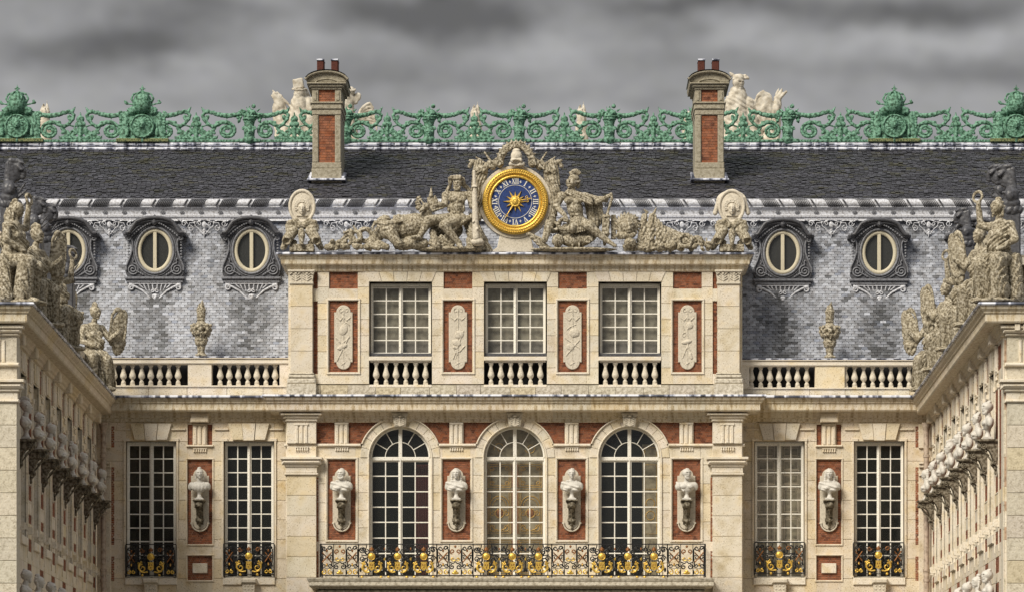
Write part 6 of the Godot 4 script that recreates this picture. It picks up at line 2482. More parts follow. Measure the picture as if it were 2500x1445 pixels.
# a head looking along dir (degrees from the viewer, positive to the right); r is the half height of the face
func head(q: Sculpt, x: float, y: float, z: float, r: float, turn: float, beard := false) -> void:
	var u := r / 13.0
	var t := deg_to_rad(turn)
	var f := func(dx: float, dy: float, dz: float) -> Vector3:
		return Vector3(x + (dx * cos(t) + dz * sin(t)) * u, y + dy * u, z + (dz * cos(t) - dx * sin(t)) * u)
	var e := func(dx: float, dy: float, dz: float, rx: float, ry: float, rz: float) -> void:
		var p: Vector3 = f.call(dx, dy, dz)
		var mx := absf(cos(t)) * rx + absf(sin(t)) * rz
		var mz := absf(cos(t)) * rz + absf(sin(t)) * rx
		q.e(p.x, p.y, p.z, mx * u, ry * u, mz * u)
	q.soft(1.2 * u)
	e.call(0, -2, 0, 9.5, 12, 11)
	e.call(0, 5, 3, 7.2, 7.5, 7.5)
	q.soft(0.8 * u)
	var a: Vector3 = f.call(0, -3, 10.5)
	var b: Vector3 = f.call(0, 2, 13.0)
	q.c(a.x, a.y, a.z, 1.5 * u, b.x, b.y, b.z, 2.0 * u)
	a = f.call(-6, -4.6, 9.0)
	b = f.call(6, -4.6, 9.0)
	q.c(a.x, a.y, a.z, 1.6 * u, b.x, b.y, b.z, 1.6 * u)
	e.call(0, 6.4, 10, 3, 1.0, 1.6)
	e.call(0, 8.2, 9.6, 2.8, 1.2, 1.6)
	e.call(0, 11.5, 8, 3.2, 2.4, 2.6)
	e.call(-9.4, 0, 0, 1.8, 3.4, 2.6)
	e.call(9.4, 0, 0, 1.8, 3.4, 2.6)
	q.cut()
	e.call(-3.8, -2.2, 11, 2.4, 1.5, 2.2)
	e.call(3.8, -2.2, 11, 2.4, 1.5, 2.2)
	q.fill()
	e.call(-3.8, -2.0, 8.6, 1.6, 1.2, 1.6)
	e.call(3.8, -2.0, 8.6, 1.6, 1.2, 1.6)
	if beard:
		for k in 9:
			e.call(-7 + k * 1.75, 9.5 + 3.5 * sin(k * PI / 8.0), 6.5 + 2.0 * sin(k * PI / 8.0), 2.2, 4.2, 2.4)

func hair(q: Sculpt, x: float, y: float, z: float, r: float, style: int) -> void:
	var u := r / 13.0
	q.soft(0.9 * u)
	var g := RandomNumberGenerator.new()
	g.seed = 100 + style
	for k in 26:
		var a := g.randf_range(-1.9, 1.9)
		var b := g.randf_range(-0.1, 1.3)
		var d := Vector3(sin(a) * cos(b), -sin(b), cos(a) * cos(b) * 0.8 - 0.35)
		if d.z > 0.45 and d.y > -0.55:
			continue
		q.e(x + d.x * 9.6 * u, y + (d.y * 12.0 - 2.5) * u, z + d.z * 11.0 * u, 3.0 * u, 2.6 * u, 3.0 * u)
	match style:
		1: # knot and side locks
			q.e(x, y - 16 * u, z - 2 * u, 6 * u, 4.5 * u, 6 * u)
			for d in [-1, 1]:
				q.c(x + d * 9 * u, y, z - 2 * u, 3.2 * u, x + d * 11 * u, y + 15 * u, z, 2.2 * u)
		2: # helmet with a crest
			q.e(x, y - 7 * u, z - 1, 11.5 * u, 10.5 * u, 13 * u)
			q.c(x - 11 * u, y - 5 * u, z + 4, 1.6 * u, x + 11 * u, y - 5 * u, z + 4, 1.6 * u)
			for k in 7:
				q.e(x, y - (17 + 5 * sin(k * 0.5)) * u, z + (8 - k * 3.6) * u, 2.6 * u, 5 * u, 3 * u)
		3: # wig falling on the shoulders
			for d in [-1, 1]:
				for k in 6:
					q.e(x + d * (9.5 + k * 0.7) * u, y + (-6 + k * 5) * u, z - 2, 4.2 * u, 4.2 * u, 5 * u)

func build_crown_sculpture() -> void:
	var z0 := 0.02
	var base_y := Y(617)
	# ---- bearded seated man with a club
	var H := thing("seated_statue", "bare-chested bearded stone man with a club seated left of the clock", "statue", Vector3(X(1110), base_y, z0), 0.0, "stone figures beside the clock")
	var q := carve_here(1110)
	q.soft(4)
	q.e(1114, 536, 6, 22, 14, 17)
	q.c(1114, 532, 8, 17, 1114, 510, 10, 18).c(1115, 506, 12, 19, 1118, 487, 10, 18)
	q.c(1093, 479, 8, 10, 1143, 479, 8, 10)
	q.soft(1.6)
	q.e(1106, 490, 27, 11, 8, 6).e(1128, 490, 27, 11, 8, 6)
	q.soft(0.8)
	for k in 3:
		q.e(1109, 504 + k * 9, 27 - k, 5, 3.8, 3).e(1119, 504 + k * 9, 27 - k, 5, 3.8, 3)
	q.e(1096, 512, 18, 4, 9, 6).e(1132, 512, 18, 4, 9, 6)
	q.soft(2.5)
	q.c(1088, 479, 8, 10, 1086, 502, 20, 8).c(1086, 502, 20, 7.5, 1066, 508, 38, 5.5).e(1062, 509, 40, 6, 5, 6)
	q.c(1148, 479, 8, 10, 1153, 506, 14, 8).c(1153, 506, 14, 7, 1158, 472, 30, 5.5).e(1159, 466, 34, 7, 7, 6)
	for k in 4:
		q.c(1153, 461 + k * 3.4, 40, 2.0, 1164, 461 + k * 3.4, 41, 1.8)
		q.c(1064, 506 + k * 2.6, 42, 1.8, 1056, 508 + k * 2.8, 44, 1.5)
	# one leg thrown out to the side, the other drawn under it
	q.c(1106, 536, 12, 15, 1047, 543, 36, 12).c(1047, 545, 36, 11, 1027, 580, 36, 7).c(1027, 584, 36, 6.5, 1008, 586, 46, 4.5)
	q.c(1126, 538, 14, 15.5, 1086, 556, 46, 12.5).c(1086, 558, 46, 11.5, 1122, 600, 40, 7).c(1122, 604, 40, 6.5, 1128, 612, 56, 4.5)
	q.soft(1.5)
	q.c(1116, 474, 8, 8, 1117, 464, 11, 7)
	head(q, 1117, 452, 13, 13, -12, true)
	# lion skin over the head
	q.soft(1.0).fold(1, 0.4, 90, 0.9)
	q.e(1113, 437, 6, 19, 8, 15).e(1099, 446, 2, 5, 14, 9).e(1131, 446, 0, 5, 13, 9).fold()
	q.e(1103, 436, 18, 6, 5, 5).e(1122, 435, 19, 6, 5, 5).c(1108, 441, 24, 3, 1124, 440, 24, 3)
	q.soft(1.2).c(1133, 452, -4, 5, 1152, 470, -8, 6).c(1097, 456, -4, 5, 1090, 472, -4, 6)
	part("figure", q.mesh(0.0135, 0.006, 9.0, 1), mat.carved, H)
	q = carve_here(1110)
	q.soft(1.2).fold(1, 0.6, 75, 1.8)
	q.c(1136, 536, 0, 9, 1168, 612, 4, 14).c(1150, 528, -4, 8, 1190, 612, 0, 12).c(1140, 540, 14, 6, 1104, 566, 34, 6).c(1150, 545, 8, 8, 1150, 604, 18, 12).fold()
	q.soft(1).c(1134, 534, 18, 5, 1154, 532, 14, 6).c(1146, 536, 18, 5, 1128, 548, 30, 4)
	for k in 26:
		var a := k * 2.399
		var r := 3.6 * sqrt(float(k))
		q.e(1092 + cos(a) * r * 1.3, 592 + sin(a) * r * 0.9, 26, 5, 5, 5)
	q.fold(0.5, 1, 70, 1.4).e(1064, 596, 22, 18, 16, 14).c(1056, 570, 24, 8, 1066, 606, 34, 11).fold()
	q.e(1100, 611, 10, 88, 7, 26).e(1090, 560, -8, 40, 30, 10)
	part("drapery", q.mesh(0.0145, 0.012, 12.0, 2), mat.carved, H)
	q = carve_here(1110)
	q.soft(1.5).c(1158, 424, 36, 3.2, 1159, 470, 38, 5.5).c(1159, 470, 38, 6, 1161, 540, 40, 7.5).c(1161, 540, 40, 7.5, 1163, 586, 42, 9).e(1157, 548, 47, 3.5, 4, 4).e(1166, 566, 48, 3.5, 4, 4).t(1159, 462, 38, 6, 2, 88).e(1166, 596, 36, 16, 10, 14)
	part("club", q.mesh(0.0135, 0.008, 9.0, 3), mat.carved_pale, H)

	# ---- winged beast and heaped hides left of him
	var L := thing("carved_trophy", "dark carved heap of a bull's head, hides and a winged beast left of the clock", "stone carving", Vector3(X(915), base_y, z0), 0.0, "carved trophies on the attic")
	q = carve_here(915)
	q.soft(2)
	# bull's head hanging low
	q.e(950, 566, 30, 22, 24, 20, 20).c(955, 575, 36, 17, 972, 600, 44, 10).e(974, 602, 46, 10, 8, 9).e(938, 566, 46, 4, 4, 4).e(960, 562, 47, 4, 4, 4)
	q.path([Vector2(934, 552), Vector2(918, 548), Vector2(910, 560), Vector2(916, 572)], 5, 2, 36).path([Vector2(966, 548), Vector2(984, 544), Vector2(994, 556)], 5, 2, 36)
	q.cut().e(969, 606, 54, 2.4, 2, 3).e(978, 604, 54, 2.4, 2, 3).fill()
	q.soft(1).fold(0.3, 1, 60, 1.2).e(948, 552, 40, 14, 8, 10).fold()
	part("bull_head", q.mesh(0.0145, 0.01, 8.0, 4), mat.carved, L)
	q = carve_here(915)
	# a barrel-shaped pack and hides thrown over it
	q.soft(1.2)
	q.c(992, 556, 6, 30, 1014, 552, 6, 30).t(990, 556, 8, 29, 3, 8).t(1008, 556, 8, 31, 3, 8)
	q.fold(0.7, 1, 62, 2.2).c(972, 540, 14, 14, 960, 566, 24, 16).c(940, 550, 2, 14, 916, 592, 14, 12).c(930, 560, 8, 12, 902, 606, 20, 10).fold()
	q.fold(0.25, 1, 110, 1.2).e(936, 540, 0, 18, 13, 10, -22).e(936, 540, 6, 14, 9, 8, -22).fold()
	q.soft(2).c(1000, 596, 20, 16, 1034, 598, 22, 13).c(925, 600, 24, 10, 945, 608, 34, 8).c(905, 602, 22, 9, 925, 610, 34, 7)
	q.fold(1, 0.3, 80, 1.4).e(985, 600, 14, 26, 14, 18).fold()
	part("hides", q.mesh(0.0145, 0.012, 12.0, 5), mat.carved, L)
	q = carve_here(915)
	q.soft(1.2)
	# winged beast looking out between the man and the pack
	q.c(1046, 545, 10, 14, 1042, 516, 18, 10).e(1040, 508, 24, 9, 9, 10, 20).c(1036, 512, 30, 5.5, 1026, 522, 40, 3.5).c(1034, 500, 24, 2.4, 1026, 490, 22, 1.0).e(1036, 505, 33, 2, 2, 2).e(1046, 505, 32, 2, 2, 2)
	for k in 7:
		q.c(1050, 520 - k * 2, 0, 4, 1044 + k * 4.2, 470 + absf(k - 2) * 7, -4, 2.0)
		q.c(1058, 515, 2, 4, 1062 + k * 3.4, 478 + k * 5, -2, 1.8)
	q.c(1052, 478, -2, 5, 1053, 456, -2, 1.2)
	for k in 6:
		q.e(1022 + 3 * sin(k * 2.0), 486 + k * 5, 12, 7, 4.4, 6, -40 + k * 14)
	q.c(1034, 530, 22, 10, 1030, 560, 24, 8)
	part("winged_beast", q.mesh(0.0135, 0.008, 10.0, 6), mat.carved, L)
	q = carve_here(915)
	q.soft(1.2)
	# serpent heads, coils and masks trailing to the corner
	q.t(868, 580, 16, 13, 5, 20).t(892, 576, 10, 15, 6, -15).spiral(850, 590, 16, 4, 0, 1.6, 5, 3, 18).spiral(830, 598, 13, 3, 60, -1.5, 4.5, 2.5, 20)
	q.e(842, 606, 26, 12, 8, 10).e(846, 604, 34, 3, 2.5, 3).e(836, 604, 34, 3, 2.5, 3).e(872, 606, 26, 10, 8, 10).e(858, 570, 14, 8, 10, 8, -30).c(852, 566, 18, 4, 838, 574, 26, 2)
	q.path([Vector2(800, 606), Vector2(815, 596), Vector2(828, 604), Vector2(820, 612)], 6, 4, 20).e(806, 606, 14, 16, 9, 14).e(900, 606, 24, 12, 9, 12)
	q.c(870, 566, 8, 4, 862, 552, 8, 1.5).c(846, 580, 14, 4, 838, 566, 12, 1.2)
	for k in 14:
		var a := k * 2.4
		q.e(850 + 42 * sin(a), 600 + 8 * cos(a * 1.7), 20 + 8 * sin(a * 2.0), 6, 5, 6, k * 30.0)
	part("serpents", q.mesh(0.0145, 0.02, 9.0, 7), mat.carved, L)

	# ---- helmeted seated man right of the clock
	var M := thing("seated_statue", "helmeted stone warrior in a cloak and kilt seated right of the clock", "statue", Vector3(X(1410), base_y, z0), 0.0, "stone figures beside the clock")
	q = carve_here(1410)
	q.soft(4)
	q.e(1412, 542, 6, 22, 14, 17).c(1410, 538, 8, 17, 1405, 516, 10, 17).c(1404, 512, 12, 19, 1399, 492, 10, 18)
	q.c(1374, 481, 8, 10, 1430, 481, 4, 10)
	q.soft(1.6).e(1388, 494, 27, 11, 8, 6).e(1411, 495, 26, 11, 8, 6)
	q.soft(0.8)
	for k in 3:
		q.e(1397, 510 + k * 9, 27 - k, 5, 3.8, 3).e(1408, 510 + k * 9, 27 - k, 5, 3.8, 3)
	q.soft(2.5)
	q.c(1370, 480, 8, 10.5, 1358, 506, 14, 8.5).c(1358, 506, 14, 7.5, 1378, 530, 36, 5.5).e(1381, 536, 38, 5, 6, 5)
	for k in 4:
		q.c(1376 + k * 3, 537, 41, 1.9, 1377 + k * 3, 546, 42, 1.5)
	q.c(1434, 482, 2, 9.5, 1458, 496, 10, 8).c(1458, 496, 10, 7, 1484, 484, 24, 5.5).e(1489, 482, 26, 7, 5, 6)
	q.c(1420, 548, 12, 15, 1440, 558, 48, 12).c(1440, 560, 48, 11, 1480, 592, 46, 7).c(1482, 594, 46, 6.5, 1502, 608, 56, 4)
	q.c(1406, 550, 12, 15, 1394, 566, 44, 11)
	# kilt of strips
	q.soft(0.6).fold(1, 0.1, 120, 1.3).e(1408, 552, 20, 24, 18, 20).fold()
	for k in 8:
		q.c(1392 + k * 5, 556, 38 - absf(k - 4) * 2, 3.0, 1390 + k * 5.4, 574 - absf(k - 3) * 1.5, 42 - absf(k - 4) * 2, 2.6)
	# cloak over the chest and falling behind the arm
	q.soft(1).fold(0.45, 1, 90, 1.5).c(1384, 474, 22, 5, 1442, 500, 26, 7).c(1388, 470, 14, 6, 1440, 488, 18, 8).c(1434, 484, 0, 10, 1480, 490, 8, 6).fold(1, 0.25, 80, 1.8).c(1440, 496, -6, 12, 1452, 546, -8, 15).c(1462, 500, -4, 9, 1466, 532, -6, 9).fold()
	q.soft(1.5).c(1400, 478, 8, 8, 1398, 464, 11, 7)
	head(q, 1396, 450, 12, 13, -42)
	q.soft(1.0).e(1401, 439, 8, 14, 11, 14).c(1384, 444, 20, 2.2, 1412, 447, 16, 2.2).e(1411, 452, 2, 6, 10, 8).e(1412, 444, 8, 6, 5, 6)
	for k in 8:
		q.e(1394 + k * 2.8, 427 - 7 * sin(k * 0.42), 10 - k, 3.6, 7, 4, k * 12.0 - 30)
	q.c(1402, 426, 6, 3, 1408, 413, 4, 1.2)
	part("figure", q.mesh(0.0135, 0.006, 9.0, 8), mat.carved, M)
	q = carve_here(1410)
	q.soft(1)
	# sword standing in his outstretched hand
	q.c(1492, 478, 28, 4, 1494, 490, 28, 3.4).c(1493, 492, 28, 3, 1483, 526, 24, 3.4).b(1479, 554, 20, 9, 27, 8, 3, 3).t(1480, 532, 20, 9, 2.4, 85).t(1478, 574, 20, 9.5, 2.4, 85).b(1498, 556, 6, 6, 30, 6, 0, 1.5).c(1478, 582, 20, 7, 1476, 600, 22, 4)
	part("sword", q.mesh(0.0135, 0.006, 9.0, 9), mat.carved, M)
	q = carve_here(1410)
	q.soft(1.5)
	# ram's head, wreath, cuirass and arms at his feet
	q.c(1342, 548, 20, 11, 1332, 584, 34, 8).e(1330, 590, 37, 8, 8, 7).e(1336, 556, 32, 3, 3, 3).e(1348, 560, 32, 3, 3, 3).t(1354, 556, 22, 9, 4, 10).cut().e(1327, 594, 44, 2, 1.6, 3).fill()
	q.soft(0.8).t(1377, 552, 28, 13, 5, 12)
	for k in 14:
		q.e(1377 + cos(k * 0.449) * 13, 552 + sin(k * 0.449) * 13, 33, 3.2, 3.2, 3)
	q.soft(1.5).fold(1, 0.15, 110, 1.3).e(1362, 592, 30, 14, 16, 14).fold().e(1405, 590, 18, 38, 17, 20).c(1400, 576, 30, 2.4, 1398, 606, 36, 2.4).c(1414, 576, 30, 2.4, 1414, 606, 36, 2.4).spiral(1436, 592, 10, 2, 0, 1.5, 3.4, 1.8, 36)
	q.soft(0.8)
	for k in 5:
		q.c(1318 + k * 5, 588 + k * 5, 30, 4.5, 1292 + k * 7, 574 + k * 9, 30, 3.0)
		q.e(1292 + k * 8, 578 + k * 8, 32, 8, 4, 6, 25)
	q.fold(0.4, 1, 80, 1.6).c(1346, 530, -2, 9, 1352, 560, 2, 12).fold().e(1400, 612, 14, 104, 6, 26).e(1410, 570, -10, 50, 30, 8)
	part("arms_and_armour", q.mesh(0.0145, 0.010, 10.0, 10), mat.carved, M)

	# ---- lion mask and draped arms trailing right
	var R := thing("carved_trophy", "dark carved heap of a lion mask, cloth and fruit right of the clock", "stone carving", Vector3(X(1620), base_y, z0), 0.0, "carved trophies on the attic")
	q = carve_here(1620)
	q.soft(1.5)
	q.e(1532, 556, 24, 18, 20, 16).e(1536, 568, 38, 9, 8, 7).e(1526, 552, 38, 3.5, 3, 3).e(1542, 550, 38, 3.5, 3, 3).c(1534, 552, 38, 3, 1536, 564, 44, 4)
	for k in 22:
		var a := k * TAU / 22.0
		q.c(1532 + cos(a) * 17, 554 + sin(a) * 19, 22, 5, 1532 + cos(a + 0.5) * 31, 552 + sin(a + 0.5) * 29, 14 + 6 * sin(k * 1.9), 2.4)
	q.cut().e(1537, 578, 44, 7, 3, 5).fill()
	part("lion_mask", q.mesh(0.0145, 0.015, 9.0, 11), mat.carved, R)
	q = carve_here(1620)
	q.soft(1.5).fold(1, -0.3, 70, 1.5)
	q.c(1594, 530, 4, 9, 1582, 604, 14, 15).c(1574, 530, 4, 8, 1566, 596, 12, 12).c(1600, 540, 6, 8, 1640, 600, 16, 16).c(1610, 550, 10, 8, 1610, 606, 18, 12).fold(0.5, 1, 70, 1.3).c(1618, 566, 4, 14, 1690, 596, 10, 16).c(1530, 606, 16, 10, 1620, 606, 18, 10).fold()
	q.c(1597, 522, 4, 4, 1603, 508, 4, 1.4).c(1580, 520, 4, 4, 1572, 512, 4, 1.4)
	part("hung_cloth", q.mesh(0.0145, 0.012, 10.0, 12), mat.carved, R)
	q = carve_here(1620)
	q.soft(1)
	q.e(1538, 598, 30, 15, 13, 13).e(1534, 594, 42, 2.6, 2.4, 2.4).e(1543, 594, 42, 2.6, 2.4, 2.4).c(1538, 597, 42, 1.8, 1538, 603, 44, 2.2).c(1512, 580, 26, 9, 1544, 578, 34, 8)
	var g := RandomNumberGenerator.new()
	g.seed = 21
	for k in 60:
		var px := g.randf_range(1550, 1735)
		var top := lerpf(580.0, 596.0, (px - 1550.0) / 185.0)
		q.e(px, g.randf_range(top, 612), g.randf_range(10, 30), g.randf_range(4, 9), g.randf_range(4, 8), 6, g.randf_range(-60, 60))
		if k % 3 == 0:
			var py := g.randf_range(top - 14, 600)
			q.c(px, py + 14, 18, 4, px + g.randf_range(-16, 16), py - 8, 18, 1.4)
	q.t(1672, 592, 28, 15, 5, 10).e(1672, 592, 22, 10, 10, 6).spiral(1700, 594, 14, 4, 0, 1.4, 5, 2.5, 24)
	part("fruit_and_masks", q.mesh(0.0145, 0.02, 9.0, 13), mat.carved, R)

	# ---- crest over the clock with flags falling on both sides
	var K := thing("helmet_crest", "stone helmet in a wreath with folded flags crowning the clock", "stone carving", Vector3(X(1258), base_y, z0))
	q = carve_here(1258)
	q.soft(1.5)
	q.e(1261, 385, 18, 14, 15, 14).c(1252, 396, 26, 6, 1270, 396, 26, 6).c(1248, 404, 20, 6, 1276, 404, 20, 6).e(1261, 372, 16, 10, 7, 12)
	q.cut().e(1261, 402, 34, 11, 7, 14).fill()
	part("helmet", q.mesh(0.0135, 0.006, 9.0, 14), mat.carved_pale, K)
	q = carve_here(1258)
	q.soft(1.0)
	for k in 15:
		var a := PI * (k / 14.0)
		var cx := 1260 - cos(a) * 40
		var cy := 402 - sin(a) * 46
		q.e(cx, cy, 10, 10, 10, 9).spiral(cx, cy, 8, 2, k * 50.0, 1.3, 2.6, 1.6, 18)
		q.c(cx, cy, 8, 4, 1260 - cos(a) * 52, 402 - sin(a) * 60, 4, 2)
	part("plumes", q.mesh(0.0135, 0.012, 9.0, 15), mat.carved, K)
	q = carve_here(1258)
	for d in [-1, 1]:
		var cx := 1259.0
		q.soft(1.2).fold(d * 1.0, 0.25, 95, 1.9)
		q.c(cx + d * 92, 402, -6, 12, cx + d * 96, 470, -2, 14).c(cx + d * 80, 420, -8, 12, cx + d * 90, 500, -4, 14).c(cx + d * 98, 480, -4, 12, cx + d * 90, 530, 0, 10).fold()
		q.soft(1)
		q.c(cx + d * 104, 396, -4, 7, cx + d * 112, 392, -4, 3).c(cx + d * 112, 406, -4, 6, cx + d * 108, 396, 0, 3)
		for k in 7:
			q.e(cx + d * (50 + k * 7), 400 + k * 3 + 6 * sin(k * 2.0), 4, 9, 8, 8, k * 40.0)
			q.spiral(cx + d * (52 + k * 7), 398 + k * 4, 6, 1.5, k * 70.0, 1.2, 2.2, 1.2, 10)
		q.c(cx + d * 60, 396, 0, 3, cx + d * 76, 372, -4, 2).c(cx + d * 70, 402, 0, 3, cx + d * 96, 384, -4, 2)
	part("folded_flags", q.mesh(0.0145, 0.012, 9.0, 16), mat.carved, K)

	# ---- corner cartouches
	for side in [0, 1]:
		var c := 737.0 if side == 0 else 1787.0
		var O := thing("mask_cartouche", ["oval stone cartouche with a mask above ram horns at the pavilion's left corner", "hooded oval stone cartouche with a mask at the pavilion's right corner"][side], "cartouche", Vector3(X(c), base_y, z0 - 0.05), 0.0, "cartouches at the corners of the attic")
		q = carve_here(c)
		q.soft(1.5)
		q.e(c, 505, 6, 28, 38, 8).t(c, 505, 10, 30, 3.5, 0, 1.27)
		if side == 1:
			q.e(c, 492, -2, 38, 28, 10).c(c - 40, 520, 0, 6, c - 30, 484, 4, 5).c(c + 40, 520, 0, 6, c + 30, 484, 4, 5)
		part("plaque", q.mesh(0.0145, 0.004, 9.0, 17 + side), mat.carved_pale, O)
		q = carve_here(c)
		head(q, c, 512, 12, 13, 0)
		q.soft(0.8)
		for k in 12:
			var a := PI * 0.9 + k * PI * 1.2 / 11.0
			q.spiral(c + cos(a) * 15, 508 + sin(a) * 17, 4.5, 1.2, k * 40.0, 1.1, 1.8, 1.0, 14)
		q.soft(1).c(c - 12, 528, 12, 2.4, c + 12, 528, 12, 2.4)
		part("mask", q.mesh(0.014, 0.004, 9.0, 19), mat.carved_pale, O)
		q = carve_here(c)
		q.soft(2)
		for d in [-1, 1]:
			q.path([Vector2(c + d * 6, 552), Vector2(c + d * 16, 542), Vector2(c + d * 30, 546), Vector2(c + d * 34, 562)], 9, 7, 10)
			q.c(c + d * 22, 566, 16, 14, c + d * 36, 590, 30, 12).e(c + d * 24, 566, 18, 13, 14, 12)
			for k in 7:
				q.e(c + d * (26 + 8 * sin(k * 1.7)), 546 + k * 8, 4, 9, 7, 9, k * 50.0)
			q.c(c + d * 40, 596, 8, 9, c + d * 46, 606, 10, 7)
		q.e(c, 575, 26, 9, 16, 9).c(c, 580, 30, 8, c, 600, 34, 5).e(c - 4, 572, 35, 2.4, 2, 2).e(c + 4, 572, 35, 2.4, 2, 2)
		q.cut()
		for d in [-1, 1]:
			q.e(c + d * 37, 594, 40, 9, 8, 12)
		q.fill()
		q.b(c, 608, 4, 30, 9, 22, 0, 2)
		part("horns_and_base", q.mesh(0.0145, 0.012, 8.0, 20), mat.carved, O)


# ------------------------------------------------------------------ busts; origin under the socle, against the wall
func bust_mesh(v: int) -> Mesh:
	var key := "bust%d" % v
	if not lib.has(key):
		var q := Sculpt.new(0, 0)
		q.soft(3)
		q.e(0, -33, 20, 22, 11.5, 11).c(-19, -37, 18, 7.5, 19, -37, 18, 7.5).e(0, -26, 22, 13, 8.5, 8)
		q.e(-22, -32, 18, 6, 8, 6).e(22, -32, 18, 6, 8, 6)
		q.soft(2).c(0, -42, 19, 7, 0, -52, 21, 5.8)
		var turn: float = [-18.0, 12.0, 0.0, 25.0, -8.0, 6.0][v]
		if v in [0, 2, 4]:
			# cloak gathered across the chest
			q.soft(1.2).fold(0.35, 1, 85, 1.1).c(-20, -41, 20, 6, 14, -30, 29, 6).c(15, -41, 20, 5, -9, -28, 29, 5).e(-12, -27, 26, 10, 6, 7).e(10, -26, 26, 10, 6, 7).c(-11, -45, 22, 3.5, 11, -44, 22, 3.5).fold()
		elif v == 1:
			q.soft(1.2).fold(1, 0.1, 80, 1.0).e(0, -30, 24, 19, 10, 8).fold().c(-12, -43, 22, 2.2, 12, -43, 22, 2.2)
		else:
			q.soft(1.5).e(-8, -33, 29, 8, 6, 4).e(8, -33, 29, 8, 6, 4).c(-24, -43, 16, 3, -8, -22, 29, 2.4).fold(1, 0.4, 80, 0.9).e(-19, -33, 20, 9, 10, 10).fold()
		head(q, 0, -64, 22, 11.5, turn, v in [0, 3])
		hair(q, 0, -64, 20, 11.5, [0, 1, 0, 0, 3, 2][v])
		q.soft(1)
		q.c(0, -20, 21, 6.5, 0, -14, 21, 4.2).c(0, -14, 21, 4.0, 0, -5, 21, 7.5).b(0, -2.5, 21, 11, 2.5, 9, 0, 0.6)
		lib[key] = q.mesh(0.0115, 0.002, 14.0, v)
	return lib[key]

func build_busts() -> void:
	# on the pavilion and the side ranges
	var spots := [[487.0, -0.75, 1, "white marble bust of a draped figure with curls between the two left windows"], [833.5, 0.0, 0, "white marble bust of a cloaked man left of the left arched window"], [1114.0, 0.0, 4, "white marble bust with long hair between the left and middle arched windows"], [1396.0, 0.0, 2, "white marble bust of a cloaked man between the middle and right arched windows"], [1676.5, 0.0, 3, "white marble bust of a bare-shouldered man right of the right arched window"], [2025.0, -0.75, 4, "white marble bust with hair on its shoulders between the two right windows"]]
	for q in spots:
		var z: float = q[1]
		var B := thing("marble_bust", q[3], "bust", Vector3(X(q[0], z), Y(1222, z), z), 0.0, "busts on the facade")
		part("bust", bust_mesh(q[2]), mat.marble, B)
	# along the wings
	var ords := ["nearest the viewer", "second from the viewer", "third from the viewer", "fourth from the viewer", "fifth from the viewer", "sixth from the viewer", "seventh from the viewer", "deepest in the corner"]
	for side in [0, 1]:
		var fr := wing_frame(side)
		var piers := wing_piers(side)
		var nm: String = ["left", "right"][side]
		for k in 8:
			var c: float = piers[k] if side == 0 else piers[7 - k]
			var p := fr * Vector3(c * 0.01, 21.0 - 12.22, -0.02)
			var B := thing("marble_bust", "upper-row bust on the %s wing, %s" % [nm, ords[k]], "bust", p, 0.0, "busts on the %s wing" % nm)
			B.basis = fr.basis
			part("bust", bust_mesh([5, 0, 3, 2, 1, 0, 4, 3][k] if side == 0 else [3, 2, 0, 1, 5, 0, 2, 4][k]), mat.marble, B)
		for k in 5:
			var c: float = piers[k] if side == 0 else piers[7 - k]
			var p := fr * Vector3(c * 0.01, 21.0 - 15.62, -0.02)
			var B := thing("marble_bust", "lower-row bust cut by the frame on the %s wing, %s" % [nm, ords[k]], "bust", p, 0.0, "busts on the %s wing" % nm)
			B.basis = fr.basis
			part("bust", bust_mesh([3, 1, 0, 2, 4][k]), mat.marble, B)
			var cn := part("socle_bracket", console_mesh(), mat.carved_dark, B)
			cn.position = Vector3(0, 0, 0)

# ------------------------------------------------------------------ figures and urns on the parapets
func urn_mesh() -> Mesh:
	if not lib.has("urn"):
		var q := Sculpt.new(0, 0).soft(0.8)
		q.b(0, -2.5, 0, 13, 2.5, 13, 0, 0.6).c(0, -5, 0, 11, 0, -8, 0, 9).c(0, -8, 0, 8, 0, -16, 0, 6).c(0, -18, 0, 9.5, 0, -20, 0, 9.5)
		q.fold(1, 0, 50, 1.0).e(0, -34, 0, 15, 13, 15).fold().c(0, -38, 0, 14, 0, -62, 0, 18)
		q.t(0, -38, 0, 15, 1.6, 90)
		q.t(0, -66, 0, 20, 3.2, 90).e(0, -70, 0, 22, 7, 22)
		for k in 8:
			var a := TAU * k / 8
			q.e(cos(a) * 21, -62, sin(a) * 21, 5, 6, 5).e(cos(a) * 22, -72, sin(a) * 22, 4.5, 4.5, 4.5)
			for j in 4:
				var b := a + (j + 1) * TAU / 40
				q.e(cos(b) * 19.5, -58 + 6 * sin((j + 1) * PI / 5), sin(b) * 19.5, 3.4, 3.2, 3.4)
			q.c(cos(a) * 19, -56, sin(a) * 19, 2.4, cos(a) * 18, -44, sin(a) * 18, 1.4)
		q.c(0, -74, 0, 15, 0, -84, 0, 7).t(0, -86, 0, 8, 2.2, 90).c(0, -86, 0, 7, 0, -92, 0, 8.5)
		for k in 9:
			var a := k * 2.4
			q.c(cos(a) * 6, -93, sin(a) * 6, 4.4, cos(a + 0.8) * 8, -108, sin(a + 0.8) * 8, 3.4).c(cos(a + 0.8) * 8, -108, sin(a + 0.8) * 8, 3.2, cos(a + 1.2) * 3.5, -122 - (k % 3) * 6, sin(a + 1.2) * 3.5, 0.9)
		lib.urn = q.mesh(0.02, 0.01, 10.0, 2)
	return lib.urn

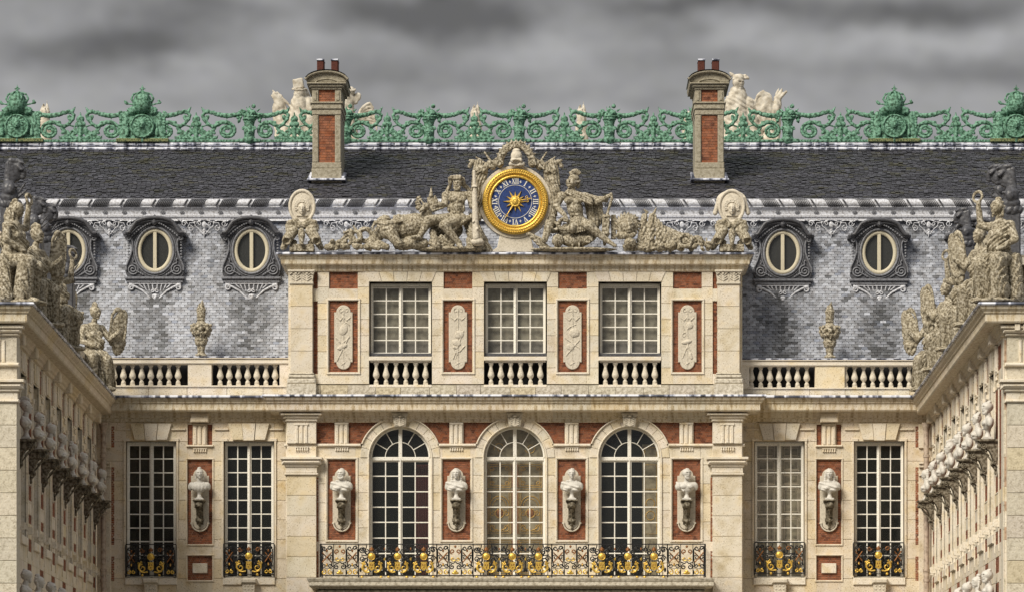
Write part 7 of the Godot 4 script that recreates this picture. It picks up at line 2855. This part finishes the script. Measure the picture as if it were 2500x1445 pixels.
# a seated draped figure about 2 m tall, feet at y = 0, facing +z
func seated(v: int) -> Mesh:
	var key := "seated%d" % v
	if lib.has(key):
		return lib[key]
	var q := Sculpt.new(0, 0, 1.0 if v % 2 == 0 else -1.0)
	q.soft(4)
	q.e(0, -86, 0, 25, 18, 20).c(0, -88, 0, 19, 2, -122, 2, 17).c(2, -122, 2, 18, 3, -144, 0, 17).c(-18, -147, 0, 9, 23, -147, 0, 9)
	q.soft(2).e(-6, -130, 16, 9, 9, 7).e(11, -130, 16, 9, 9, 7)
	q.soft(3)
	q.soft(2).c(-11, -84, 6, 15, -18, -78, 46, 12).c(-18, -76, 46, 11.5, -14, -14, 42, 7.5).c(-14, -8, 42, 6.5, -16, -4, 62, 5)
	q.c(12, -84, 6, 15, 18, -72, 44, 12).c(18, -70, 44, 11.5, 26, -14, 34, 7.5).c(26, -8, 34, 6.5, 30, -4, 54, 5)
	if v < 2:
		# one arm lifted with a wreath, the other on the lap
		q.c(25, -146, 0, 8.5, 44, -150, 6, 7).c(44, -150, 6, 6.5, 46, -186, 10, 5).e(46, -192, 10, 5, 6, 5)
		q.soft(1).t(48, -204, 10, 10, 3, 10).soft(3)
		q.c(-20, -146, 0, 8.5, -36, -118, 8, 7).c(-36, -118, 8, 6.5, -16, -100, 30, 5).e(-13, -99, 32, 5, 4, 6)
	else:
		# leaning on a tall shield
		q.c(25, -146, 0, 8.5, 40, -122, 10, 7).c(40, -122, 10, 6.5, 54, -136, 22, 5).e(56, -139, 23, 5, 6, 5)
		q.soft(1.5).e(62, -150, 6, 20, 46, 5, 22).t(62, -150, 8, 19, 2.6, 0, 2.2).fold(1, 0.4, 70, 1.4).e(66, -112, 2, 16, 26, 6, 18).fold().soft(3)
		q.c(-20, -146, 0, 8.5, -32, -116, 10, 7).c(-32, -116, 10, 6.5, -14, -104, 34, 5).e(-10, -104, 37, 5, 4, 6)
	q.soft(2).c(3, -150, 2, 8, 4, -164, 5, 6.5)
	head(q, 5, -180, 8, 13.5, 16)
	hair(q, 5, -180, 6, 13.5, 1 if v < 2 else 2)
	# clothes
	q.soft(1.0).fold(0.9, 0.55, 80, 3.6)
	q.e(0, -80, 20, 31, 15, 27).fold(1, 0.35, 85, 3.8).c(-20, -76, 40, 13, -22, -18, 32, 13).c(6, -70, 34, 12, 4, -16, 28, 14).c(22, -70, 34, 12, 36, -20, 20, 12).fold()
	q.soft(0.8).fold(0.75, 1, 95, 2.2).c(-17, -146, 8, 7, 14, -114, 20, 8).c(-22, -138, 2, 7, 6, -104, 20, 8).e(2, -102, 8, 23, 9, 18).fold()
	q.soft(2).b(0, -38, -14, 32, 38, 26, 0, 3)
	q.soft(1).fold(1, 0.2, 80, 3.2).c(-30, -84, -2, 9, -38, -14, 6, 13).c(32, -88, -6, 9, 42, -24, -4, 12).fold()
	q.e(0, -3, 24, 40, 6, 44)
	lib[key] = q.mesh(0.018, 0.010, 7.0, v)
	return lib[key]

func build_wing_statues() -> void:
	var urn_main := [[490.0, "tall garlanded stone flame urn on the balustrade left of the pavilion"], [2027.0, "tall garlanded stone flame urn on the balustrade right of the pavilion"]]
	for q in urn_main:
		var z := -0.9
		var d := 0.0 if q[0] < 1000 else 5.0
		solo("stone_urn", urn_mesh(), mat.carved, q[1], "urn", Vector3(X(q[0], z), Y(870 + d, z), z), 0.0, "stone urns on the balustrades").scale = Vector3.ONE * 1.06
	for side in [0, 1]:
		var fr := wing_frame(side)
		var nm: String = ["left", "right"][side]
		var yaw := 0.0
		# [distance from front in m, kind, turn, label]
		var list := []
		if side == 0:
			list = [[0.35, 0, 68.0, "large seated stone woman on the left wing's front corner"], [2.6, -1, 0.0, "stone flame urn just behind the left corner statue"], [4.7, 2, 50.0, "second seated stone figure along the left wing parapet"], [7.4, -1, 0.0, "second stone urn along the left wing parapet"], [9.6, 0, 55.0, "third seated stone figure along the left wing parapet"], [12.3, -1, 0.0, "third stone urn along the left wing parapet"], [15.0, -1, 0.0, "fourth stone urn along the left wing parapet"], [17.6, -1, 0.0, "last stone urn before the left inner corner"], [19.75, 2, 30.0, "seated stone figure with raised shield in the left inner corner"]]
		else:
			list = [[0.15, 1, -40.0, "large seated stone woman on the right wing's front corner"], [2.6, -1, 0.0, "stone flame urn just behind the right corner statue"], [4.7, 3, -45.0, "second seated stone figure along the right wing parapet"], [7.4, -1, 0.0, "second stone urn along the right wing parapet"], [9.8, 1, -50.0, "third seated stone figure along the right wing parapet"], [12.3, -1, 0.0, "third stone urn along the right wing parapet"], [14.6, 3, -50.0, "fourth seated stone figure along the right wing parapet"], [17.2, -1, 0.0, "last stone urn before the right inner corner"], [19.75, 3, -35.0, "seated stone figure with raised shield in the right inner corner"]]
		var L := WING_LEN * 0.01
		for q in list:
			var x: float = q[0] if side == 0 else L - q[0]
			if q[1] < 0:
				var p := fr * Vector3(x, 21.0 - 8.72, -0.26)
				solo("stone_urn", urn_mesh(), mat.carved, q[3], "urn", p, 0.0, "stone urns on the balustrades").scale = Vector3.ONE * 1.06
			else:
				var p := fr * Vector3(x, 21.0 - 9.64, 0.02)
				solo("seated_statue", seated(q[1]), mat.carved, q[3], "statue", p, deg_to_rad(q[2]), "seated figures on the wings").scale = Vector3.ONE * 1.06
		# front corner pedestal under the first figure
		var pd := MB.new()
		pd.box(-0.45, 0.45, 0.0, 0.95, -0.9, -0.1, 0.02)
		pd.box(-0.5, 0.5, 0.95, 1.02, -0.95, -0.05, 0.015)
		pd.box(-0.5, 0.5, 0.0, 0.12, -0.95, -0.05, 0.015)
		var pp := fr * Vector3(0.5 if side == 0 else L - 0.5, 21.0 - 9.64, -0.9)
		solo("statue_pedestal", pd, mat.stone, "square stone pedestal behind the seated woman on the %s corner" % nm, "pedestal", pp)
		# plumed lead trophies on the wing roof
		var spots := [[3.2, 22.0, 505.0], [7.0, 82.0, 575.0], [8.2, 108.0, 590.0], [12.0, 160.0, 690.0]] if side == 0 else [[2.0, 2470.0, 520.0], [3.4, 2444.0, 500.0], [9.0, 2362.0, 600.0]]
		var words := ["tallest dark lead plumed helmet at the far left edge", "dark lead plumed helmet behind the left urns", "curled dark lead plumes beside the second left statue", "low dark lead trophy in front of the leftmost dormer"] if side == 0 else ["dark lead plumed helmet at the far right edge", "curled dark lead plumes above the right corner statue", "dark lead trophy in front of the rightmost dormer"]
		for k in spots.size():
			var z: float = 20.5 - spots[k][0]
			var p := P(spots[k][1], spots[k][2], z)
			var t := solo("lead_trophy", lead_trophy(side), mat.lead_dark, words[k], "lead ornament", p, 0.0, "lead trophies on the wing roofs")
			t.scale = Vector3.ONE * (0.95 if k == 0 else 0.8)
			# each stands on its dormer roof
			var st := MB.new()
			st.box(-0.2, 0.2, 11.6 - p.y, 0.0, -0.6, 0.1, 0.03)
			st.xf = Transform3D()
			var o := part("dormer_post", st, mat.lead_dark, t)

func lead_trophy(side: int) -> Mesh:
	var key := "lead%d" % side
	if not lib.has(key):
		var q := Sculpt.new(0, 0, 1.0 if side == 0 else -1.0).soft(1.5)
		q.e(0, -36, 4, 17, 20, 17).e(0, -20, 4, 20, 14, 14).e(4, -36, 18, 9, 12, 7).c(-16, -44, 8, 3, 18, -42, 12, 3)
		for k in 9:
			var a := k * 0.24
			q.c(-6, -52, 0, 7, -4 + sin(a) * 22, -70 - cos(a) * 22, 2 - k, 6).e(2 + sin(a) * 28, -74 - cos(a) * 26, 2 - k, 7, 6, 6, k * 20.0)
		q.c(14, -90, 0, 6, 26, -80, 4, 4).c(16, -100, 0, 5, 30, -94, 4, 3)
		q.fold(1, 0.2, 55, 1.4).e(0, -6, 0, 26, 14, 16).fold().c(20, -30, 6, 3, 36, -52, 8, 2).c(20, -20, 6, 3, 38, -36, 8, 2)
		lib[key] = q.mesh(0.024, 0.012, 8.0, 5)
	return lib[key]

# ------------------------------------------------------------------ stone groups on a roof farther back
func build_far_statues() -> void:
	var z := -16.0
	var s := (DIST - z) / DIST
	var here := func(px: float) -> Sculpt: return Sculpt.new(px, 345)
	var q: Sculpt = here.call(730)
	# standard bearers left of the chimney
	q.soft(2).fold(1, 0.5, 55, 1.4)
	q.c(680, 240, 0, 10, 700, 340, 0, 26).c(676, 262, 0, 12, 690, 330, 0, 20).c(732, 250, 0, 22, 726, 345, 0, 34).c(756, 255, 0, 18, 760, 345, 0, 30).fold()
	q.soft(1.5).c(670, 232, 6, 7, 684, 262, 6, 11).c(672, 234, 6, 5, 666, 222, 4, 2).c(668, 240, 8, 4, 662, 234, 8, 2).c(676, 228, 2, 4, 706, 258, 0, 3).c(680, 252, 6, 6, 674, 272, 6, 8)
	head(q, 732, 232, 8, 14, -45)
	q.soft(0.6).b(728, 206, 6, 13, 12, 12, -8, 2).t(731, 219, 7, 17, 2.4, 78)
	q.soft(2).e(742, 236, -4, 14, 22, 12).e(748, 258, 4, 16, 12, 12)
	solo("far_stone_group", q.mesh(0.026, 0.012, 7.0, 31), mat.far_stone, "pale stone figure in a tall hat with a standard, behind the left chimney's left side", "statue", Vector3(X(730, z), Y(345, z), z), 0.0, "stone groups on the roof behind").scale = Vector3.ONE * s
	q = here.call(872)
	q.soft(2)
	q.c(846, 250, 0, 16, 850, 345, 0, 26).e(856, 224, 4, 10, 12, 10).t(857, 220, 4, 10, 2.4, 70).c(850, 240, 4, 12, 868, 250, 2, 6).e(872, 238, 0, 9, 13, 5, 24)
	q.soft(1.2)
	for k in 7:
		var pts := []
		for j in 7:
			var f := j / 6.0
			pts.append(Vector2(lerpf(858, 902 + k * 2.6, f), lerpf(330, 252 + k * 9, f) - 20 * sin(f * PI)))
		q.path(pts, 5, 3.5, -k * 1.5)
		q.c(902 + k * 2.6, 252 + k * 9, -k * 1.5, 3.5, 913 + k, 264 + k * 9, -k * 1.5, 1.5)
	solo("far_stone_group", q.mesh(0.026, 0.012, 7.0, 32), mat.far_stone, "pale stone helmet and fan of plumes behind the left chimney's right side", "statue", Vector3(X(872, z), Y(345, z), z), 0.0, "stone groups on the roof behind").scale = Vector3.ONE * s
	q = here.call(1840)
	q.soft(2).fold(0.6, 1, 48, 1.8)
	q.c(1802, 232, 0, 22, 1800, 345, 0, 44).c(1790, 250, 4, 20, 1776, 330, 0, 26).c(1826, 255, 0, 18, 1836, 345, 0, 30).fold()
	head(q, 1803, 206, 8, 14, 30, true)
	q.soft(1.2).e(1804, 192, 6, 15, 11, 15).c(1790, 196, 14, 3, 1826, 192, 10, 4).c(1820, 188, 6, 6, 1830, 194, 6, 2).c(1788, 184, 4, 5, 1782, 178, 4, 2)
	q.e(1798, 222, 6, 12, 10, 10).e(1808, 240, 12, 14, 12, 10)
	# oval shield and flag
	q.soft(1.5).e(1862, 272, 6, 24, 48, 6, 16).t(1862, 272, 8, 20, 3, 0, 2.2).e(1864, 268, 10, 8, 14, 4, 16)
	q.fold(1, 0.3, 60, 1.4).c(1900, 240, -2, 9, 1884, 340, -2, 22).c(1884, 255, -2, 9, 1876, 340, -2, 16).fold()
	q.soft(1).c(1902, 238, 0, 7, 1910, 218, 0, 3).c(1904, 240, 2, 6, 1920, 224, 2, 3).c(1896, 232, 0, 4, 1902, 216, 0, 2)
	solo("far_stone_group", q.mesh(0.026, 0.014, 7.0, 33), mat.far_stone, "pale bearded stone figure in a winged helmet with shield and flag behind the right chimney", "statue", Vector3(X(1840, z), Y(345, z), z), 0.0, "stone groups on the roof behind").scale = Vector3.ONE * s
	q = here.call(1690)
	q.soft(2).fold(1, 0.4, 50, 1.4).c(1684, 286, 0, 14, 1690, 345, 0, 20).c(1672, 290, 0, 10, 1680, 330, 0, 14).fold()
	solo("far_stone_group", q.mesh(0.03, 0.014, 7.0, 34), mat.far_stone, "sliver of a pale stone figure left of the right chimney", "statue", Vector3(X(1690, z), Y(345, z), z), 0.0, "stone groups on the roof behind").scale = Vector3.ONE * s
	# flames of urns
	q = Sculpt.new(0, 0).soft(1)
	for k in 8:
		var a := k * 2.4
		q.c(cos(a) * 7, -30, sin(a) * 7, 5, cos(a + 0.6) * 9, -48, sin(a + 0.6) * 9, 4).c(cos(a + 0.6) * 9, -48, sin(a + 0.6) * 9, 4, cos(a + 1.0) * 5, -62 - (k % 3) * 7, sin(a + 1.0) * 5, 1)
	q.c(0, -28, 0, 9, 0, -20, 0, 14).c(0, -18, 0, 15, 0, 20, 0, 17).c(0, 20, 0, 10, 0, 40, 0, 14)
	var fm := q.mesh(0.024, 0.008, 9.0, 35)
	var spots := [[108.0, 322.0, "small pale stone flame urn peeping behind the leftmost cresting"], [1161.0, 325.0, "small pale stone flame urn behind the cresting left of the clock"], [1420.0, 325.0, "small pale stone flame urn behind the cresting right of the clock"]]
	for p in spots:
		solo("far_urn", fm, mat.far_stone, p[2], "urn", Vector3(X(p[0], z), Y(p[1], z), z), 0.0, "flame urns on the roof behind").scale = Vector3.ONE * s
	var ft := MB.new()
	ft.box(-16, 16, 0.0, Y(349, z), z - 3.0, z + 0.6)
	solo("rear_palace_range", ft, mat.far_stone, "pale stone palace range hidden behind the slate roof, its statues showing above", "building")

# ------------------------------------------------------------------ gilded ironwork
func rail_bits(iron: MB, gold: MB, brown: MB, x0: float, x1: float, h: float) -> void:
	iron.box(x0, x1, h - 0.025, h, -0.014, 0.014)
	iron.box(x0, x1, 0.035, 0.055, -0.012, 0.012)
	iron.box(x0 - 0.012, x0 + 0.012, 0.0, h - 0.026, -0.013, 0.013)
	iron.box(x1 - 0.012, x1 + 0.012, 0.0, h - 0.026, -0.013, 0.013)

func medallion(iron: MB, gold: MB, brown: MB, c: float, h: float, big := 1.0) -> void:
	# crown, disc with rays, shield below, scrolled leaves either side
	gold.ell(Vector3(c, 0.50, 0.01), Vector3(0.078, 0.085, 0.03), 0.0, 12, 6)
	gold.tube(to3(arc(c, 0.50, 0.082, 0, 360, 18), 0.015), 0.010, 0.014, 5, 1.0, true)
	for k in 12:
		var a := TAU * k / 12 + 0.13
		iron.ell(Vector3(c + cos(a) * 0.112, 0.50 + sin(a) * 0.117, 0.0), Vector3(0.016, 0.016, 0.012), 0.0, 6, 4)
	gold.prism(PackedVector2Array([Vector2(c - 0.065, 0.345), Vector2(c - 0.08, 0.37), Vector2(c + 0.08, 0.37), Vector2(c + 0.065, 0.345), Vector2(c + 0.075, 0.20), Vector2(c + 0.02, 0.17), Vector2(c, 0.155), Vector2(c - 0.02, 0.17), Vector2(c - 0.075, 0.20)]), -0.01, 0.02, 0.006, true)
	for p in [[-0.026, 0.30], [0.026, 0.30], [0.0, 0.235]]:
		brown.ell(Vector3(c + p[0], p[1], 0.022), Vector3(0.013, 0.022, 0.008), 0.0, 6, 4)
	brown.lathe([Vector2(0.0, 0.74), Vector2(0.012, 0.73), Vector2(0.02, 0.71), Vector2(0.055, 0.69), Vector2(0.06, 0.665), Vector2(0.05, 0.65), Vector2(0.05, 0.63), Vector2(0.0, 0.63)], Vector3(c, 0, 0), 10, 1.0, 0.5)

func leaf_scrolls(iron: MB, gold: MB, c: float, d: float, w: float) -> void:
	gold.tube(curl(c + d * w * 0.52, 0.22, 0.10, 0.02, 90 if d > 0 else 90, -d * 1.3, 0.0), 0.024, 0.02, 5, 0.6)
	gold.tube(PackedVector3Array([Vector3(c + d * w * 0.2, 0.13, 0), Vector3(c + d * w * 0.42, 0.115, 0), Vector3(c + d * w * 0.62, 0.14, 0), Vector3(c + d * w * 0.75, 0.22, 0), Vector3(c + d * w * 0.74, 0.31, 0), Vector3(c + d * w * 0.62, 0.36, 0)]), 0.022, 0.018, 5, 1.3)
	gold.ell(Vector3(c + d * w * 0.58, 0.375, 0), Vector3(0.045, 0.016, 0.012), d * 0.4, 6, 4)
	gold.ell(Vector3(c + d * w * 0.80, 0.345, 0), Vector3(0.04, 0.014, 0.012), -d * 0.7, 6, 4)
	iron.tube(curl(c + d * w * 0.5, 0.40, 0.085, 0.02, -90, d * 1.2, 0.0), 0.016, 0.014, 5)
	iron.tube(curl(c + d * w * 0.42, 0.60, 0.07, 0.015, 90, d * 1.2, 0.0), 0.016, 0.014, 5)
	iron.tube(PackedVector3Array([Vector3(c + d * w * 0.2, 0.6, 0), Vector3(c + d * w * 0.5, 0.52, 0), Vector3(c + d * w * 0.9, 0.54, 0)]), 0.016, 0.014, 5)
	iron.ell(Vector3(c + d * w * 0.62, 0.245, 0), Vector3(0.04, 0.04, 0.014), 0.0, 6, 4)
	iron.tube(curl(c + d * w * 0.80, 0.45, 0.07, 0.015, 0, d * 1.4, 0.0), 0.015, 0.013, 5)
	iron.tube(curl(c + d * w * 0.72, 0.68, 0.06, 0.015, 180, -d * 1.3, 0.0), 0.015, 0.013, 5)
	iron.tube(curl(c + d * w * 0.40, 0.085, 0.05, 0.015, 90, d * 1.2, 0.0), 0.015, 0.013, 5)
	iron.tube(PackedVector3Array([Vector3(c + d * w * 0.1, 0.13, 0), Vector3(c + d * w * 0.45, 0.33, 0), Vector3(c + d * w * 0.3, 0.5, 0), Vector3(c + d * w * 0.55, 0.62, 0), Vector3(c + d * w * 0.4, 0.78, 0)]), 0.014, 0.012, 5)
	iron.ell(Vector3(c + d * w * 0.36, 0.30, 0), Vector3(0.028, 0.05, 0.012), 0.0, 6, 4)
	iron.ell(Vector3(c + d * w * 0.95, 0.18, 0), Vector3(0.03, 0.06, 0.012), 0.0, 6, 4)

func crossed_panel(iron: MB, gold: MB, brown: MB, c: float, w: float) -> void:
	for d in [-1, 1]:
		brown.tube(PackedVector3Array([Vector3(c - d * w * 0.7, 0.36, 0.008 * d), Vector3(c + d * w * 0.7, 0.60, 0.008 * d)]), 0.016, 0.014, 5)
		gold.tube(curl(c + d * w * 0.5, 0.12, w * 0.42, 0.012, 90, d * 1.1, 0.0), 0.016, 0.014, 5)
		iron.tube(PackedVector3Array([Vector3(c + d * w * 0.85, 0.24, 0), Vector3(c + d * w * 0.72, 0.30, 0), Vector3(c + d * w * 0.85, 0.42, 0), Vector3(c + d * w * 0.85, 0.66, 0), Vector3(c + d * w * 0.6, 0.72, 0)]), 0.016, 0.014, 5)
		iron.tube(curl(c + d * w * 0.4, 0.70, w * 0.4, 0.01, 0, d * 1.1, 0.0), 0.016, 0.014, 5)
	for d in [-1, 1]:
		iron.tube(curl(c + d * w * 0.45, 0.48, w * 0.42, 0.01, 90 - d * 90, d * 1.3, 0.0), 0.014, 0.012, 5)
		iron.tube(curl(c + d * w * 0.5, 0.28, w * 0.36, 0.01, 90 - d * 90, -d * 1.2, 0.0), 0.014, 0.012, 5)
		iron.ell(Vector3(c + d * w * 0.9, 0.12, 0), Vector3(0.02, 0.06, 0.012), 0.0, 6, 4)
	brown.ell(Vector3(c, 0.30, 0), Vector3(0.028, 0.045, 0.012), 0.0, 6, 4)
	gold.ell(Vector3(c, 0.29, 0.01), Vector3(0.016, 0.03, 0.012), 0.0, 6, 4)
	brown.ell(Vector3(c, 0.64, 0), Vector3(0.025, 0.04, 0.012), 0.0, 6, 4)
	iron.box(c - w * 0.9, c + w * 0.9, 0.20, 0.212, -0.008, 0.008)

func build_railings() -> void:
	# balcony rail
	var z := 1.38
	var h := 0.81
	var y0 := Y(1409, z)
	var B := thing("balcony_railing", "long black and gold wrought-iron balcony railing under the arched windows", "railing", Vector3(X(1252, z), y0, z))
	var sx := (DIST - z) / DIST * 0.01
	var xs := func(px: float) -> float: return (px - 1252.0) * sx
	var edges := [781.0, 875.0, 1066.0, 1155.0, 1347.0, 1437.0, 1630.0, 1723.0]
	for k in 7:
		var a: float = xs.call(edges[k])
		var b: float = xs.call(edges[k + 1])
		var iron := MB.new()
		var gold := MB.new()
		var brown := MB.new()
		rail_bits(iron, gold, brown, a, b, h)
		if k % 2 == 1:
			var c := (a + b) * 0.5
			for d in [-0.63, 0.0, 0.63]:
				var md := MB.new()
				medallion(iron, md, brown, c + d, h)
				part("gilt_medallion", md, mat.gold, B)
			for d in [-1, 1]:
				leaf_scrolls(iron, gold, c, d, 0.30)
				leaf_scrolls(iron, gold, c + d * 0.63, -d, 0.30)
				leaf_scrolls(iron, gold, c + d * 0.63, d, 0.28)
				iron.tube(curl(c + d * 0.86, 0.66, 0.08, 0.02, 0, d * 1.3, 0.0), 0.016, 0.014, 5)
				brown.ell(Vector3(c + d * 0.315, 0.68, 0), Vector3(0.02, 0.04, 0.012), 0.0, 6, 4)
				gold.ell(Vector3(c + d * 0.315, 0.44, 0), Vector3(0.03, 0.045, 0.012), 0.0, 6, 4)
				iron.tube(PackedVector3Array([Vector3(c + d * 0.315, 0.14, 0), Vector3(c + d * 0.315, 0.40, 0)]), 0.016, 0.014, 5)
				iron.tube(PackedVector3Array([Vector3(c + d * 0.20, 0.76, 0), Vector3(c + d * 0.24, 0.66, 0), Vector3(c + d * 0.315, 0.62, 0), Vector3(c + d * 0.39, 0.66, 0), Vector3(c + d * 0.43, 0.76, 0)]), 0.016, 0.014, 5)
			for d in [-0.86, -0.40, -0.22, 0.22, 0.40, 0.86]:
				gold.ell(Vector3(c + d, 0.0, 0.03), Vector3(0.036, 0.036, 0.036), 0.0, 8, 6)
		else:
			var t1 := lerpf(a, b, 0.35)
			var t2 := lerpf(a, b, 0.67)
			iron.box(t1 - 0.009, t1 + 0.009, 0.03, h - 0.026, -0.011, 0.011)
			iron.box(t2 - 0.009, t2 + 0.009, 0.03, h - 0.026, -0.011, 0.011)
			crossed_panel(iron, gold, brown, (a + t1) * 0.5, (t1 - a) * 0.5)
			crossed_panel(iron, gold, brown, (t2 + b) * 0.5, (b - t2) * 0.5)
			var c := (t1 + t2) * 0.5
			for d in [-1, 1]:
				iron.tube(curl(c + d * 0.08, 0.25, 0.065, 0.015, 90, -d * 1.3, 0.0), 0.016, 0.014, 5)
				brown.tube(curl(c + d * 0.07, 0.62, 0.06, 0.015, -90, d * 1.2, 0.0), 0.016, 0.014, 5)
				gold.tube(curl(c + d * 0.06, 0.44, 0.055, 0.015, 200 if d > 0 else -20, d * 0.9, 0.0), 0.016, 0.014, 5)
				iron.tube(PackedVector3Array([Vector3(c + d * 0.14, 0.36, 0), Vector3(c + d * 0.05, 0.33, 0), Vector3(c, 0.38, 0)]), 0.016, 0.014, 5)
			gold.ell(Vector3(c, 0.10, 0.01), Vector3(0.09, 0.035, 0.02), 0.0, 8, 5)
			gold.ell(Vector3(c, 0.13, 0.015), Vector3(0.045, 0.045, 0.02), 0.0, 8, 5)
			brown.ell(Vector3(c, 0.74, 0), Vector3(0.03, 0.035, 0.012), 0.0, 6, 4)
		var P1 := part("railing_panel", iron, mat.iron, B)
		part("gilding", gold, mat.gold, P1).set_meta("kind", "stuff")
		part("brown_ornament", brown, mat.bronze, P1).set_meta("kind", "stuff")
	# returns to the wall
	var rt := MB.new()
	for sd in [-1, 1]:
		var ex: float = xs.call(781) if sd < 0 else xs.call(1723)
		for yy in [[0.785, 0.81], [0.035, 0.055]]:
			rt.box(ex - 0.012, ex + 0.012, yy[0], yy[1], -1.36, -0.02)
		for k in 6:
			rt.box(ex - 0.008, ex + 0.008, 0.055, 0.785, -0.25 - k * 0.2, -0.234 - k * 0.2)
	part("side_return", rt, mat.iron, B)
	# guards of the four tall windows
	var gl := [[367.0, 1409.0, "black and gold iron guard of the leftmost tall window"], [606.5, 1407.0, "black and gold iron guard of the tall window just left of the pavilion"], [1904.0, 1404.0, "black and gold iron guard of the shuttered tall window right of the pavilion"], [2146.0, 1405.0, "black and gold iron guard of the rightmost tall window"]]
	for q in gl:
		var zz := -0.68
		var G := thing("window_guard", q[2], "railing", Vector3(X(q[0], zz), Y(q[1], zz), zz), 0.0, "iron guards of the tall windows")
		var iron := MB.new()
		var gold := MB.new()
		var brown := MB.new()
		rail_bits(iron, gold, brown, -0.62, 0.62, 0.82)
		var md := MB.new()
		medallion(iron, md, brown, 0.0, 0.82)
		part("gilt_medallion", md, mat.gold, G)
		for d in [-1, 1]:
			leaf_scrolls(iron, gold, 0.0, d, 0.40)
			crossed_panel(iron, gold, brown, d * 0.48, 0.12)
			iron.box(d * 0.345 - 0.008, d * 0.345 + 0.008, 0.05, 0.8, -0.01, 0.01)
			gold.ell(Vector3(d * 0.21, 0.045, 0.02), Vector3(0.034, 0.034, 0.034), 0.0, 8, 6)
			brown.tube(curl(d * 0.22, 0.66, 0.06, 0.015, 0, d * 1.2, 0.0), 0.016, 0.014, 5)
		part("ironwork", iron, mat.iron, G)
		part("gilding", gold, mat.gold, G).set_meta("kind", "stuff")
		part("brown_ornament", brown, mat.bronze, G).set_meta("kind", "stuff")
